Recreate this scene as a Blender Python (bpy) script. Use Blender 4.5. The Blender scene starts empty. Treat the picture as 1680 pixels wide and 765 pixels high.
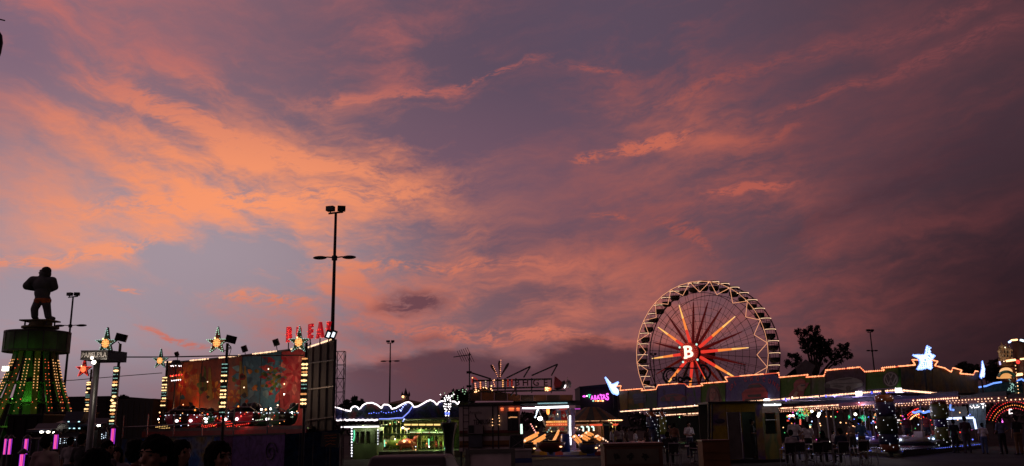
import bpy, bmesh, math, random
import numpy as np
from mathutils import Matrix, Vector, noise as mnoise
random.seed(11)
R = math.radians
scene = bpy.context.scene
col = scene.collection

# ------------------------------------------------------------------ camera
FPX = 1400.0
PITCH, ROLL = R(12.7), R(-1.0)
CAMZ = 1.7
CM = Matrix.Rotation(R(90) + PITCH, 3, 'X') @ Matrix.Rotation(ROLL, 3, 'Z')
cd = bpy.data.cameras.new('camera')
cd.sensor_width = 36.0
cd.lens = 36.0 * FPX / 1680.0
cd.clip_start = 0.1
cd.clip_end = 6000
cam = bpy.data.objects.new('camera', cd)
cam.matrix_world = Matrix.Translation((0, 0, CAMZ)) @ CM.to_4x4()
col.objects.link(cam)
scene.camera = cam

scene.view_settings.view_transform = 'Standard'
scene.view_settings.look = 'None'
scene.view_settings.exposure = 0.0
scene.view_settings.gamma = 1.0
scene.render.engine = 'CYCLES'
scene.cycles.use_denoising = True
scene.cycles.use_adaptive_sampling = True
scene.cycles.adaptive_threshold = 0.01
scene.cycles.max_bounces = 5
scene.cycles.diffuse_bounces = 2
scene.cycles.glossy_bounces = 3
scene.cycles.transmission_bounces = 4
scene.cycles.sample_clamp_indirect = 2.0
scene.cycles.use_light_tree = True

def ray(px, py):
    v = CM @ Vector(((px - 840) / FPX, (382.5 - py) / FPX, -1.0))
    return v
def P(px, py, d):
    v = ray(px, py)
    return Vector((0, 0, CAMZ)) + v * (d / v.y)
def lin(c):
    return tuple((x / 255 / 12.92 if x / 255 <= 0.04045 else ((x / 255 + 0.055) / 1.055) ** 2.4) for x in c)

# ------------------------------------------------------------------ world: dusk sky with lit cirrus
def make_world():
    w = bpy.data.worlds.new('World'); scene.world = w; w.use_nodes = True
    nt = w.node_tree; N = nt.nodes; L = nt.links
    for n in list(N): N.remove(n)
    def nd(t, **k):
        n = N.new(t)
        for a, b in k.items(): setattr(n, a, b)
        return n
    def put(sock, v):
        if hasattr(v, 'is_output') or isinstance(v, bpy.types.NodeSocket): L.new(v, sock)
        else: sock.default_value = v
    def M(op, a, b=None, c=None, clamp=False):
        n = nd('ShaderNodeMath', operation=op); n.use_clamp = clamp
        put(n.inputs[0], a)
        if b is not None: put(n.inputs[1], b)
        if c is not None: put(n.inputs[2], c)
        return n.outputs[0]
    def mix(f, a, b, mode='MIX'):
        n = nd('ShaderNodeMix', data_type='RGBA', blend_type=mode)
        put(n.inputs[0], f)
        put(n.inputs[6], a if not isinstance(a, tuple) else (*lin(a), 1))
        put(n.inputs[7], b if not isinstance(b, tuple) else (*lin(b), 1))
        return n.outputs[2]
    def mr(v, a, b, c=0.0, d=1.0, smooth=True):
        n = nd('ShaderNodeMapRange', interpolation_type='SMOOTHSTEP' if smooth else 'LINEAR')
        put(n.inputs[0], v); put(n.inputs[1], a); put(n.inputs[2], b); put(n.inputs[3], c); put(n.inputs[4], d)
        return n.outputs[0]
    tc = nd('ShaderNodeTexCoord')
    sep = nd('ShaderNodeSeparateXYZ'); L.new(tc.outputs['Generated'], sep.inputs[0])
    x, y, z = sep.outputs
    az = M('MULTIPLY', M('ARCTAN2', x, y), 180 / math.pi)
    el = M('MULTIPLY', M('ARCSINE', z), 180 / math.pi)
    comb = nd('ShaderNodeCombineXYZ'); put(comb.inputs[0], az); put(comb.inputs[1], el)
    AE = comb.outputs[0]
    def ae(px, py):
        v = ray(px, py).normalized()
        return math.degrees(math.atan2(v.x, v.y)), math.degrees(math.asin(v.z))
    def noise(vec, scale, detail=6, rough=0.55, dist=0.0, off=(0, 0, 0), rot=0.0, stretch=(1, 1)):
        m = nd('ShaderNodeMapping', vector_type='TEXTURE'); L.new(vec, m.inputs[0])
        m.inputs[1].default_value = off; m.inputs[2].default_value = (0, 0, R(rot))
        m.inputs[3].default_value = (stretch[0], stretch[1], 1)
        n = nd('ShaderNodeTexNoise', noise_dimensions='2D'); L.new(m.outputs[0], n.inputs['Vector'])
        n.inputs['Scale'].default_value = scale; n.inputs['Detail'].default_value = detail
        n.inputs['Roughness'].default_value = rough; n.inputs['Distortion'].default_value = dist
        return n
    # drifting air: warp the coordinates so that streaks curl
    wn = noise(AE, 0.09, 3, 0.5)
    sub = nd('ShaderNodeVectorMath', operation='SUBTRACT'); L.new(wn.outputs['Color'], sub.inputs[0]); sub.inputs[1].default_value = (0.5, 0.5, 0.5)
    scl = nd('ShaderNodeVectorMath', operation='MULTIPLY'); L.new(sub.outputs[0], scl.inputs[0]); scl.inputs[1].default_value = (4.5, 2.4, 0)
    add = nd('ShaderNodeVectorMath', operation='ADD'); L.new(AE, add.inputs[0]); L.new(scl.outputs[0], add.inputs[1])
    W = add.outputs[0]
    wn2 = noise(AE, 0.35, 3, 0.55, off=(7, 3, 0))
    sub2 = nd('ShaderNodeVectorMath', operation='SUBTRACT'); L.new(wn2.outputs['Color'], sub2.inputs[0]); sub2.inputs[1].default_value = (0.5, 0.5, 0.5)
    scl2 = nd('ShaderNodeVectorMath', operation='MULTIPLY'); L.new(sub2.outputs[0], scl2.inputs[0]); scl2.inputs[1].default_value = (1.5, 0.8, 0)
    add2 = nd('ShaderNodeVectorMath', operation='ADD'); L.new(W, add2.inputs[0]); L.new(scl2.outputs[0], add2.inputs[1])
    W2 = add2.outputs[0]

    def blob(px, py, rx, ry, rot=0.0, amp=1.0, vec=None, inner=0.0):
        a, e = ae(px, py)
        m = nd('ShaderNodeMapping', vector_type='TEXTURE'); L.new(vec or W2, m.inputs[0])
        m.inputs[1].default_value = (a, e, 0); m.inputs[2].default_value = (0, 0, R(rot))
        k = 1400 * math.pi / 180
        m.inputs[3].default_value = (rx / k, ry / k, 1)
        ln = nd('ShaderNodeVectorMath', operation='LENGTH'); L.new(m.outputs[0], ln.inputs[0])
        return mr(ln.outputs['Value'], 1.0, inner, 0.0, amp)
    def total(lst):
        s = lst[0]
        for t in lst[1:]: s = M('ADD', s, t)
        return s

    # ---- clear dusk air between the clouds
    up = mr(el, 1, 26)
    low = mix(mr(az, -30, 6), (164, 150, 160), (120, 82, 88))
    low = mix(mr(az, 6, 32), low, (58, 38, 46))
    high = mix(mr(az, -34, 2), (142, 106, 118), (92, 76, 94))
    high = mix(mr(az, 4, 36), high, (84, 60, 70))
    gap = mix(up, low, high)
    gap = mix(blob(760, 300, 420, 200, 0, 0.5, AE), gap, (122, 88, 106))
    gap = mix(blob(300, 400, 520, 190, 0, 0.8, AE), gap, (166, 150, 160))
    gap = mix(blob(20, 70, 140, 140, 0, 0.6, AE), gap, (118, 98, 120))
    # ---- colour of lit cloud: hottest above the place where the sun went down
    cl = mix(mr(az, -34, 22), (204, 120, 108), (146, 78, 76))
    cl = mix(mr(az, 16, 36), cl, (104, 58, 64))
    cl = mix(mr(el, 14, 28, 0, 0.7), cl, mix(mr(az, -30, 30), (172, 102, 106), (132, 74, 80)))
    cl = mix(blob(400, 330, 640, 230, 0, 1.0, AE), cl, (248, 152, 108))
    cl = mix(blob(180, 420, 460, 130, 0, 0.6, AE), cl, (246, 160, 122))
    cl = mix(blob(860, 500, 420, 170, 0, 0.75, AE), cl, (214, 122, 98))
    cl = mix(blob(1080, 240, 260, 130, 0, 0.75, AE), cl, (206, 110, 88))
    cl = mix(blob(1240, 320, 200, 60, 0, 0.6, AE), cl, (196, 100, 84))
    cl = mix(blob(1560, 70, 300, 110, 0, 0.5, AE), cl, (146, 80, 84))

    # ---- where the banks of cloud hang
    big = total([
        blob(420, 320, 620, 160, -4, 0.24, AE),
        blob(160, 330, 420, 200, -6, 0.20, AE),
        blob(430, 260, 420, 80, -14, 0.17, AE),
        blob(620, 340, 280, 80, 6, 0.22, AE),
        blob(220, 100, 480, 220, -20, 0.27, AE),
        blob(120, 400, 330, 70, 8, 0.22, AE),
        blob(820, 500, 460, 120, -6, 0.22, AE),
        blob(540, 500, 280, 70, 4, 0.27, AE),
        blob(1060, 330, 420, 240, 20, 0.12, AE),
        blob(1300, 150, 480, 150, 12, 0.14, AE),
        blob(1560, 70, 280, 70, 10, 0.14, AE),
        blob(1180, 470, 520, 170, -4, 0.24, AE), blob(1360, 300, 420, 220, 10, 0.12, AE),
        blob(340, 425, 240, 62, -4, -0.48, AE), blob(200, 520, 380, 80, 0, -0.20, AE),
        blob(200, 500, 380, 70, 0, -0.12, AE),
        blob(760, 215, 300, 70, 8, -0.22, AE),
        blob(1040, 30, 420, 90, 0, -0.2, AE),
        blob(1640, 230, 240, 90, 6, -0.16, AE),
        blob(60, 90, 130, 90, 0, -0.25, AE),
        blob(190, 190, 200, 50, -6, -0.10, AE),
    ])
    streaks = total([
        blob(650, 154, 190, 12, 5, 0.34), blob(800, 122, 170, 10, 13, 0.34), blob(950, 112, 130, 9, -4, 0.22),
        blob(1060, 232, 120, 20, 6, 0.6), blob(945, 258, 50, 16, 12, 0.46),
        blob(1230, 318, 100, 11, 3, 0.52), blob(1120, 390, 80, 16, -36, 0.42), blob(990, 352, 60, 9, -8, 0.36),
        blob(1240, 112, 330, 20, 10, 0.13), blob(1540, 84, 300, 22, 12, 0.17), blob(1560, 20, 240, 18, 8, 0.14),
        blob(1350, 160, 120, 9, 14, 0.18), blob(330, 205, 230, 26, -22, 0.24), blob(500, 262, 200, 26, -12, 0.3),
        blob(420, 335, 430, 26, 6, 0.26), blob(110, 418, 230, 16, 10, 0.3), blob(275, 552, 110, 9, -12, 0.55),
        blob(182, 474, 34, 7, -5, 0.5), blob(700, 440, 330, 16, 2, 0.22), blob(440, 494, 120, 16, -4, 0.28),
        blob(840, 552, 360, 18, -3, 0.35), blob(1300, 215, 80, 12, 18, 0.18),
    ])
    n1 = noise(W2, 0.46, 9, 0.56, 0.0, off=(3, 1, 0), rot=-19, stretch=(3.4, 1.0)).outputs['Fac']
    n2 = noise(W2, 0.46, 9, 0.56, 0.0, off=(13, 5, 0), rot=11, stretch=(3.4, 1.0)).outputs['Fac']
    turn = mr(M('ADD', az, M('MULTIPLY', el, 0.5)), -10, 6)
    nm = nd('ShaderNodeMix', data_type='FLOAT'); put(nm.inputs[0], turn); put(nm.inputs[2], n1); put(nm.inputs[3], n2)
    streak_n = nm.outputs[0]
    n3 = noise(W, 0.20, 8, 0.58, 0.0, off=(40, 9, 0), rot=4, stretch=(2.2, 1.0)).outputs['Fac']
    n4 = noise(W2, 2.2, 8, 0.65, 0.0, off=(5, 8, 0), rot=4, stretch=(3.2, 1.0)).outputs['Fac']
    n5 = noise(W2, 6.0, 5, 0.65, 0.0, off=(1, 2, 0), rot=6, stretch=(3.0, 1.0)).outputs['Fac']
    nn = M('ADD', M('ADD', M('ADD', M('MULTIPLY', streak_n, 0.52), M('MULTIPLY', n3, 0.28)), M('MULTIPLY', n4, 0.15)), M('MULTIPLY', n5, 0.05))
    n6 = noise(AE, 0.085, 2, 0.5, 0.0, off=(21, 4, 0), rot=10, stretch=(1.6, 1.0)).outputs['Fac']
    amp = M('MULTIPLY', mr(az, -14, 8, 2.35, 1.6), mr(n6, 0.36, 0.62, 0.5, 1.2))
    nn = M('ADD', M('MULTIPLY', M('SUBTRACT', nn, 0.5), amp), 0.43)
    cover = M('ADD', M('ADD', nn, M('MULTIPLY', big, 0.66)), M('MULTIPLY', streaks, mr(M('ADD', M('MULTIPLY', n4, 0.6), M('MULTIPLY', n5, 0.4)), 0.36, 0.66, 0.08, 1.7)))
    far = mr(az, 40, 100, 0.0, -0.05)
    dens = mr(M('ADD', cover, far), 0.30, 1.02, 0.0, 1.0, smooth=False)
    sky = mix(mr(dens, 0.0, 0.92), gap, cl)

    # ---- dark banks close to the horizon
    edge = M('ADD', el, M('MULTIPLY', M('SUBTRACT', noise(AE, 0.30, 6, 0.55, 0.0, off=(2, 0, 0), stretch=(2.6, 1)).outputs['Fac'], 0.5), 5.0))
    bank = M('MULTIPLY', mr(edge, 5.1, 3.7), M('MULTIPLY', mr(az, -19, -9, 0.0, 0.9), mr(az, 10, 30, 1.0, 0.45)))
    sky = mix(bank, sky, mix(mr(az, -20, 30), (92, 60, 70), (60, 38, 46)))
    sky = mix(M('MULTIPLY', mr(el, 6.0, 1.5), mr(az, -4, -16, 0.0, 0.6)), sky, (116, 88, 100))
    small = total([blob(690, 498, 80, 28, 2, 1.3), blob(650, 512, 70, 16, 0, 0.4), blob(725, 556, 60, 13, 0, 0.5),
                   blob(640, 560, 120, 20, 0, 0.25), blob(1460, 330, 300, 34, 16, 0.4), blob(1560, 250, 260, 40, 14, 0.25)])
    small = M('MULTIPLY', small, mr(n4, 0.3, 0.6, 0.35, 1.0), clamp=True)
    sky = mix(small, sky, mix(mr(az, -10, 20), (112, 72, 80), (70, 46, 58)))
    # the far side of the sky is darker the further it lies from the sunset
    dim = M('MULTIPLY', mr(az, 12, 60, 1.0, 0.5), M('SUBTRACT', 1.0, blob(1720, 560, 420, 330, 0, 0.42, AE)))
    back = mr(y, -0.35, 0.65, 0.40, 1.0)
    over = mr(el, 25, 75, 1.0, 0.45)
    f = M('MULTIPLY', M('MULTIPLY', dim, back), over)
    f = M('MULTIPLY', f, mr(el, -2.5, 0.0, 0.25, 1.0))
    em = nd('ShaderNodeVectorMath', operation='SCALE'); L.new(sky, em.inputs[0]); L.new(f, em.inputs['Scale'])
    bg = nd('ShaderNodeBackground'); L.new(em.outputs[0], bg.inputs[0]); bg.inputs[1].default_value = 1.0
    out = nd('ShaderNodeOutputWorld'); L.new(bg.outputs[0], out.inputs[0])
    w.cycles.sampling_method = 'MANUAL'; w.cycles.sample_map_resolution = 512
make_world()

# ------------------------------------------------------------------ helpers
def PL(px, py, A, B, off=0.0):
    """where the line of sight through a pixel meets the upright plane over ground line A-B (pushed off towards the viewer)"""
    A = Vector((A[0], A[1])); B = Vector((B[0], B[1]))
    u = (B - A).normalized(); n = Vector((u.y, -u.x))
    if n.y > 0: n = -n
    A = A + n * off
    v = ray(px, py); t = (A.x * n.x + A.y * n.y) / (v.x * n.x + v.y * n.y)
    return Vector((0, 0, CAMZ)) + v * t
def G(px, d):
    p = P(px, 700, d); return Vector((p.x, p.y, 0))
ORG = {}
UNIT8 = [(1, 0, 0), (0, 1, 0), (-1, 0, 0), (0, -1, 0), (0, 0, 1), (0, 0, -1)]
UF8 = [(0, 1, 4), (1, 2, 4), (2, 3, 4), (3, 0, 4), (1, 0, 5), (2, 1, 5), (3, 2, 5), (0, 3, 5)]
class MB:
    def __init__(s): s.v = []; s.f = []
    def add(s, vs, fs):
        k = len(s.v); s.v += [tuple(q) for q in vs]; s.f += [tuple(i + k for i in q) for q in fs]; return s
    def box(s, c, size, rz=0.0, M=None):
        c = Vector(c); hx, hy, hz = [q / 2 for q in size]
        vs = [Vector((x, y, z)) for z in (-hz, hz) for x, y in ((-hx, -hy), (hx, -hy), (hx, hy), (-hx, hy))]
        m = M if M is not None else Matrix.Rotation(rz, 3, 'Z')
        return s.add([c + m @ q for q in vs], [(3, 2, 1, 0), (4, 5, 6, 7), (0, 1, 5, 4), (1, 2, 6, 5), (2, 3, 7, 6), (3, 0, 4, 7)])
    def bar(s, p, q, w, h):
        """straight bar of rectangular section from p to q"""
        p, q = Vector(p), Vector(q); d = q - p
        x = d.normalized(); up = Vector((0, 0, 1)) if abs(x.z) < 0.95 else Vector((0, 1, 0))
        y = up.cross(x).normalized(); z = x.cross(y)
        return s.box((p + q) / 2, (d.length, w, h), M=Matrix((x, y, z)).transposed())
    def tube(s, p, q, r, r2=None, n=6):
        p, q = Vector(p), Vector(q); r2 = r if r2 is None else r2
        d = (q - p).normalized(); a = d.orthogonal().normalized(); b = d.cross(a)
        vs = [p + (a * math.cos(t) + b * math.sin(t)) * r for t in [2 * math.pi * i / n for i in range(n)]]
        vs += [q + (a * math.cos(t) + b * math.sin(t)) * r2 for t in [2 * math.pi * i / n for i in range(n)]]
        return s.add(vs, [(i, (i + 1) % n, n + (i + 1) % n, n + i) for i in range(n)] + [tuple(range(n - 1, -1, -1)), tuple(range(n, 2 * n))])
    def path(s, pts, r, n=6, closed=False):
        pts = [Vector(p) for p in pts]
        for p, q in zip(pts, pts[1:] + (pts[:1] if closed else [])):
            if (q - p).length > 1e-5: s.tube(p, q, r, n=n)
        return s
    def octa(s, c, r):
        c = Vector(c); return s.add([c + Vector(u) * r for u in UNIT8], UF8)
    def prism(s, pts, off):
        """polygon pts swept by vector off"""
        n = len(pts); pts = [Vector(p) for p in pts]; off = Vector(off)
        return s.add(pts + [p + off for p in pts], [tuple(range(n)), tuple(range(2 * n - 1, n - 1, -1))] + [(i, n + i, n + (i + 1) % n, (i + 1) % n) for i in range(n)])
    def lathe(s, prof, base, n=20, sx=1.0, sy=1.0, a0=0.0, a1=2 * math.pi):
        base = Vector(base); full = abs(a1 - a0 - 2 * math.pi) < 1e-4; m = n if full else n + 1
        vs = []
        for r, z in prof:
            for i in range(m):
                t = a0 + (a1 - a0) * i / n
                vs.append(base + Vector((math.cos(t) * r * sx, math.sin(t) * r * sy, z)))
        fs = []
        for j in range(len(prof) - 1):
            for i in range(n):
                a, b = j * m + i, j * m + (i + 1) % m
                fs.append((a, b, b + m, a + m))
        if full:
            if prof[0][0] > 1e-4: fs.append(tuple(range(m - 1, -1, -1)))
            if prof[-1][0] > 1e-4: fs.append(tuple(range((len(prof) - 1) * m, len(prof) * m)))
        return s.add(vs, fs)
    def ball(s, c, rad, n=12, m=8, M=None):
        c = Vector(c); rad = (rad,) * 3 if not isinstance(rad, (tuple, list)) else rad
        vs = [Vector((0, 0, -rad[2]))]
        for j in range(1, m):
            t = math.pi * j / m
            for i in range(n):
                a = 2 * math.pi * i / n
                vs.append(Vector((math.sin(t) * math.cos(a) * rad[0], math.sin(t) * math.sin(a) * rad[1], -math.cos(t) * rad[2])))
        vs.append(Vector((0, 0, rad[2])))
        fs = [(0, 1 + (i + 1) % n, 1 + i) for i in range(n)]
        for j in range(m - 2):
            for i in range(n):
                a, b = 1 + j * n + i, 1 + j * n + (i + 1) % n
                fs.append((a, b, b + n, a + n))
        k = len(vs) - 1
        fs += [(k, 1 + (m - 2) * n + i, 1 + (m - 2) * n + (i + 1) % n) for i in range(n)]
        if M is not None: vs = [M @ q for q in vs]
        return s.add([c + q for q in vs], fs)
    def capsule(s, p, q, r, r2=None, n=10):
        p, q = Vector(p), Vector(q); r2 = r if r2 is None else r2
        s.tube(p, q, r, r2, n); s.ball(p, r, n, 6); s.ball(q, r2, n, 6); return s
    def build(s, name, mat, parent=None, org=None, smooth=False, kind=None, label=None):
        o = Vector(ORG[parent.name]) if parent is not None else Vector(org if org is not None else (0, 0, 0))
        me = bpy.data.meshes.new(name)
        me.from_pydata([tuple(Vector(q) - o) for q in s.v], [], s.f)
        me.update()
        if smooth:
            me.polygons.foreach_set('use_smooth', [True] * len(me.polygons))
        return obj(name, me, mat, parent, o, kind, label)
def obj(name, me, mat, parent=None, org=(0, 0, 0), kind=None, label=None):
    ob = bpy.data.objects.new(name, me); col.objects.link(ob)
    if mat is not None and len(me.materials) == 0: me.materials.append(mat)
    if parent is not None: ob.parent = parent
    else: ob.location = org
    ORG[ob.name] = tuple(org)
    if kind: ob['kind'] = kind
    if label: ob['label'] = label
    return ob
def tag(o, label, cat, group=None):
    o['label'] = label; o['category'] = cat
    if group: o['group'] = group
    return o
def thing(name, label, cat, loc, group=None):
    o = bpy.data.objects.new(name, None); col.objects.link(o); o.empty_display_size = 0.3
    o.location = loc; ORG[o.name] = tuple(loc)
    return tag(o, label, cat, group)
def struct(name, mb, mat, smooth=False):
    o = mb.build(name, mat, smooth=smooth); o['kind'] = 'structure'; return o
def dup(root, loc, label=None, group=None, rz=None, scale=None, mats=None):
    r = root.copy(); col.objects.link(r); r.location = loc
    if rz is not None: r.rotation_euler = (0, 0, rz)
    if scale is not None: r.scale = (scale,) * 3 if not isinstance(scale, tuple) else scale
    if label: r['label'] = label
    if group: r['group'] = group
    def rec(src, dst):
        for ch in list(src.children):
            c = ch.copy(); col.objects.link(c); c.parent = dst
            if mats and ch.name.split('.')[0] in mats:
                c.material_slots[0].link = 'OBJECT'; c.material_slots[0].material = mats[ch.name.split('.')[0]]
            rec(ch, c)
    rec(root, r)
    return r
def along(pts, step, start=0.0):
    """points every step metres along a polyline"""
    out = []; carry = start
    for p, q in zip(pts, pts[1:]):
        p, q = Vector(p), Vector(q); L_ = (q - p).length; t = carry
        while t < L_:
            out.append(p.lerp(q, t / L_)); t += step
        carry = t - L_
    return out
def bulbs(name, pts, r, mat, parent):
    m = MB(); rb_ = random.Random(len(pts)); big_ = len(pts) > 24
    for p in pts:
        if big_ and rb_.random() < .05: continue          # a dead bulb here and there
        m.octa(p, r * rb_.uniform(.72, 1.18))
    return m.build(name, mat, parent, kind='stuff')
def lamp(name, loc, power, color, parent, radius=0.08, kind='POINT', target=None, spot=70):
    ld = bpy.data.lights.new(name, kind); ld.energy = power; ld.color = color
    if kind in ('POINT', 'SPOT'): ld.shadow_soft_size = radius
    if kind == 'SPOT': ld.spot_size = R(spot); ld.spot_blend = 0.6
    o = bpy.data.objects.new(name, ld); col.objects.link(o); o.parent = parent
    o.location = Vector(loc) - Vector(ORG[parent.name])
    bm_ = emit('added_bulb_%d_%d_%d' % tuple(int(q * 100) for q in color), tuple(color), 3.0)
    MB().ball(Vector(loc) + Vector((0, 0, radius + .04)), .028, 8, 6).build('added_bulb', bm_, parent)  # glowing ball added above each light as its made-up bulb
    if target is not None:
        o.rotation_euler = (Vector(target) - Vector(loc)).to_track_quat('-Z', 'Y').to_euler()
    return o
def text_mesh(txt, size, depth, bold=0.0, shear=0.0):
    cu = bpy.data.curves.new('t', 'FONT'); cu.body = txt; cu.size = size; cu.extrude = depth / 2; cu.offset = bold
    cu.align_x = 'CENTER'; cu.align_y = 'CENTER'; cu.resolution_u = 3; cu.shear = shear
    o = bpy.data.objects.new('t', cu); col.objects.link(o)
    bpy.context.view_layer.update()
    me = bpy.data.meshes.new_from_object(o.evaluated_get(bpy.context.evaluated_depsgraph_get()))
    bpy.data.objects.remove(o); bpy.data.curves.remove(cu)
    return me
def text_part(name, txt, size, depth, mat, parent, c, u, v, bold=0.0, kind=None, label=None, sx=1.0):
    """raised lettering centred at c on the plane spanned by u, v"""
    me = text_mesh(txt, size, depth, bold); u = Vector(u).normalized(); v = Vector(v).normalized(); n = u.cross(v)
    o = Vector(ORG[parent.name]); c = Vector(c)
    for q in me.vertices: q.co = c + u * q.co.x * sx + v * q.co.y + n * q.co.z - o
    me.materials.clear()
    return obj(name, me, mat, parent, o, kind, label)

# ------------------------------------------------------------------ materials
MATS = {}
def mat(name, c, rough=0.6, metal=0.0, var=0.25, scale=3.0, bump=0.0, c2=None, bscale=None):
    if name in MATS: return MATS[name]
    m = bpy.data.materials.new(name); m.use_nodes = True; nt = m.node_tree; b = nt.nodes['Principled BSDF']
    b.inputs['Roughness'].default_value = rough; b.inputs['Metallic'].default_value = metal
    tc = nt.nodes.new('ShaderNodeTexCoord'); n = nt.nodes.new('ShaderNodeTexNoise')
    n.inputs['Scale'].default_value = scale; n.inputs['Detail'].default_value = 5
    nt.links.new(tc.outputs['Object'], n.inputs['Vector'])
    r = nt.nodes.new('ShaderNodeValToRGB'); nt.links.new(n.outputs['Fac'], r.inputs[0])
    d = c2 if c2 else tuple(x * (1 - var) for x in c)
    r.color_ramp.elements[0].position = 0.35; r.color_ramp.elements[1].position = 0.68
    r.color_ramp.elements[0].color = (*d, 1)
    r.color_ramp.elements[1].color = (*(c if c2 else tuple(min(1, x * (1 + var * 0.5)) for x in c)), 1)
    nt.links.new(r.outputs[0], b.inputs['Base Color'])
    if bump:
        bm = nt.nodes.new('ShaderNodeBump'); bm.inputs['Strength'].default_value = bump; bm.inputs['Distance'].default_value = 0.02
        n2 = nt.nodes.new('ShaderNodeTexNoise'); n2.inputs['Scale'].default_value = bscale or scale * 9; n2.inputs['Detail'].default_value = 4
        nt.links.new(tc.outputs['Object'], n2.inputs['Vector']); nt.links.new(n2.outputs['Fac'], bm.inputs['Height']); nt.links.new(bm.outputs[0], b.inputs['Normal'])
    MATS[name] = m; return m
def emit(name, c, s, body=None):
    if name in MATS: return MATS[name]
    m = bpy.data.materials.new(name); m.use_nodes = True; b = m.node_tree.nodes['Principled BSDF']
    b.inputs['Base Color'].default_value = (*(body or tuple(0.4 * x for x in c)), 1)
    b.inputs['Roughness'].default_value = 0.4
    b.inputs['Emission Color'].default_value = (*c, 1); b.inputs['Emission Strength'].default_value = s
    MATS[name] = m; return m
def mural(name, cols, scale=0.5, warp=1.2, seed=0.0, rough=0.55, swirl=0.6):
    """airbrushed panel art: soft colour fields with darker swirls"""
    if name in MATS: return MATS[name]
    m = bpy.data.materials.new(name); m.use_nodes = True; nt = m.node_tree; b = nt.nodes['Principled BSDF']; L = nt.links
    b.inputs['Roughness'].default_value = rough; b.inputs['Specular IOR Level'].default_value = 0.12
    tc = nt.nodes.new('ShaderNodeTexCoord'); mp = nt.nodes.new('ShaderNodeMapping'); L.new(tc.outputs['Object'], mp.inputs[0])
    mp.inputs[1].default_value = (seed, seed * 0.7, seed * 1.3)
    n = nt.nodes.new('ShaderNodeTexNoise'); n.inputs['Scale'].default_value = scale; n.inputs['Detail'].default_value = 2; n.inputs['Distortion'].default_value = warp
    L.new(mp.outputs[0], n.inputs['Vector'])
    r = nt.nodes.new('ShaderNodeValToRGB'); L.new(n.outputs['Fac'], r.inputs[0])
    k = len(cols)
    el = r.color_ramp.elements
    el[0].position = 0.30; el[0].color = (*cols[0], 1); el[1].position = 0.72; el[1].color = (*cols[-1], 1)
    for i in range(1, k - 1):
        e = el.new(0.30 + 0.42 * i / (k - 1)); e.color = (*cols[i], 1)
    w = nt.nodes.new('ShaderNodeTexNoise'); w.inputs['Scale'].default_value = scale * 5; w.inputs['Detail'].default_value = 6; w.inputs['Distortion'].default_value = 2.5
    L.new(mp.outputs[0], w.inputs['Vector'])
    mx = nt.nodes.new('ShaderNodeMix'); mx.data_type = 'RGBA'; mx.blend_type = 'MULTIPLY'; mx.inputs[0].default_value = swirl
    r2 = nt.nodes.new('ShaderNodeValToRGB'); L.new(w.outputs['Fac'], r2.inputs[0])
    r2.color_ramp.elements[0].position = 0.36; r2.color_ramp.elements[0].color = (0.22, 0.2, 0.2, 1); r2.color_ramp.elements[1].position = 0.6
    L.new(r.outputs[0], mx.inputs[6]); L.new(r2.outputs[0], mx.inputs[7]); L.new(mx.outputs[2], b.inputs['Base Color'])
    MATS[name] = m; return m

BLACK = mat('black_steel', (0.012, 0.012, 0.014), 0.5)
STEEL = mat('galvanised_steel', (0.22, 0.22, 0.23), 0.42, 0.8, 0.3, 6)
DARKST = mat('painted_dark_steel', (0.03, 0.03, 0.035), 0.5, 0.2)
GREYP = mat('grey_panel', (0.03, 0.029, 0.031), 0.8, 0, 0.35, 1.5, 0.2)
WHITEP = mat('white_paint', (0.42, 0.40, 0.39), 0.5, 0, 0.2, 2.0)
RUBBER = mat('black_rubber', (0.01, 0.01, 0.01), 0.8)
GLASSD = mat('dark_glass', (0.01, 0.012, 0.015), 0.12)
WOOD = mat('brown_wood', (0.10, 0.05, 0.025), 0.6, 0, 0.4, 5, 0.2)
E_WARM = emit('bulb_warm_white', (1.0, 0.50, 0.22), 3.2)
E_GOLD = emit('bulb_gold', (1.0, 0.46, 0.17), 1.5)
E_AMBER = emit('bulb_amber', (1.0, 0.30, 0.06), 2.0)
E_RED = emit('bulb_red', (1.0, 0.04, 0.03), 1.7)
E_DIMRED = emit('bulb_dim_red', (0.8, 0.05, 0.03), 0.35)
E_GREEN = emit('bulb_green', (0.12, 0.9, 0.25), 0.9)
E_TEAL = emit('bulb_teal', (0.55, 1.0, 0.88), 0.55)
E_WHITE = emit('bulb_white', (1.0, 0.90, 0.92), 3.0)
E_COOL = emit('bulb_cool', (0.70, 0.85, 1.0), 2.2)
E_BLUE = emit('bulb_blue', (0.12, 0.18, 1.0), 2.2)
E_BWHITE = emit('bulb_blue_white', (0.45, 0.58, 1.0), 2.6)
E_PINK = emit('neon_pink', (1.0, 0.10, 0.42), 1.05)
E_MAG = emit('neon_magenta', (1.0, 0.16, 0.9), 2.2)
E_TUBE = emit('fluorescent_tube', (0.92, 0.95, 1.0), 5.0)
E_FLOOD = emit('floodlight_lens', (1.0, 0.9, 0.75), 12.0)

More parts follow.
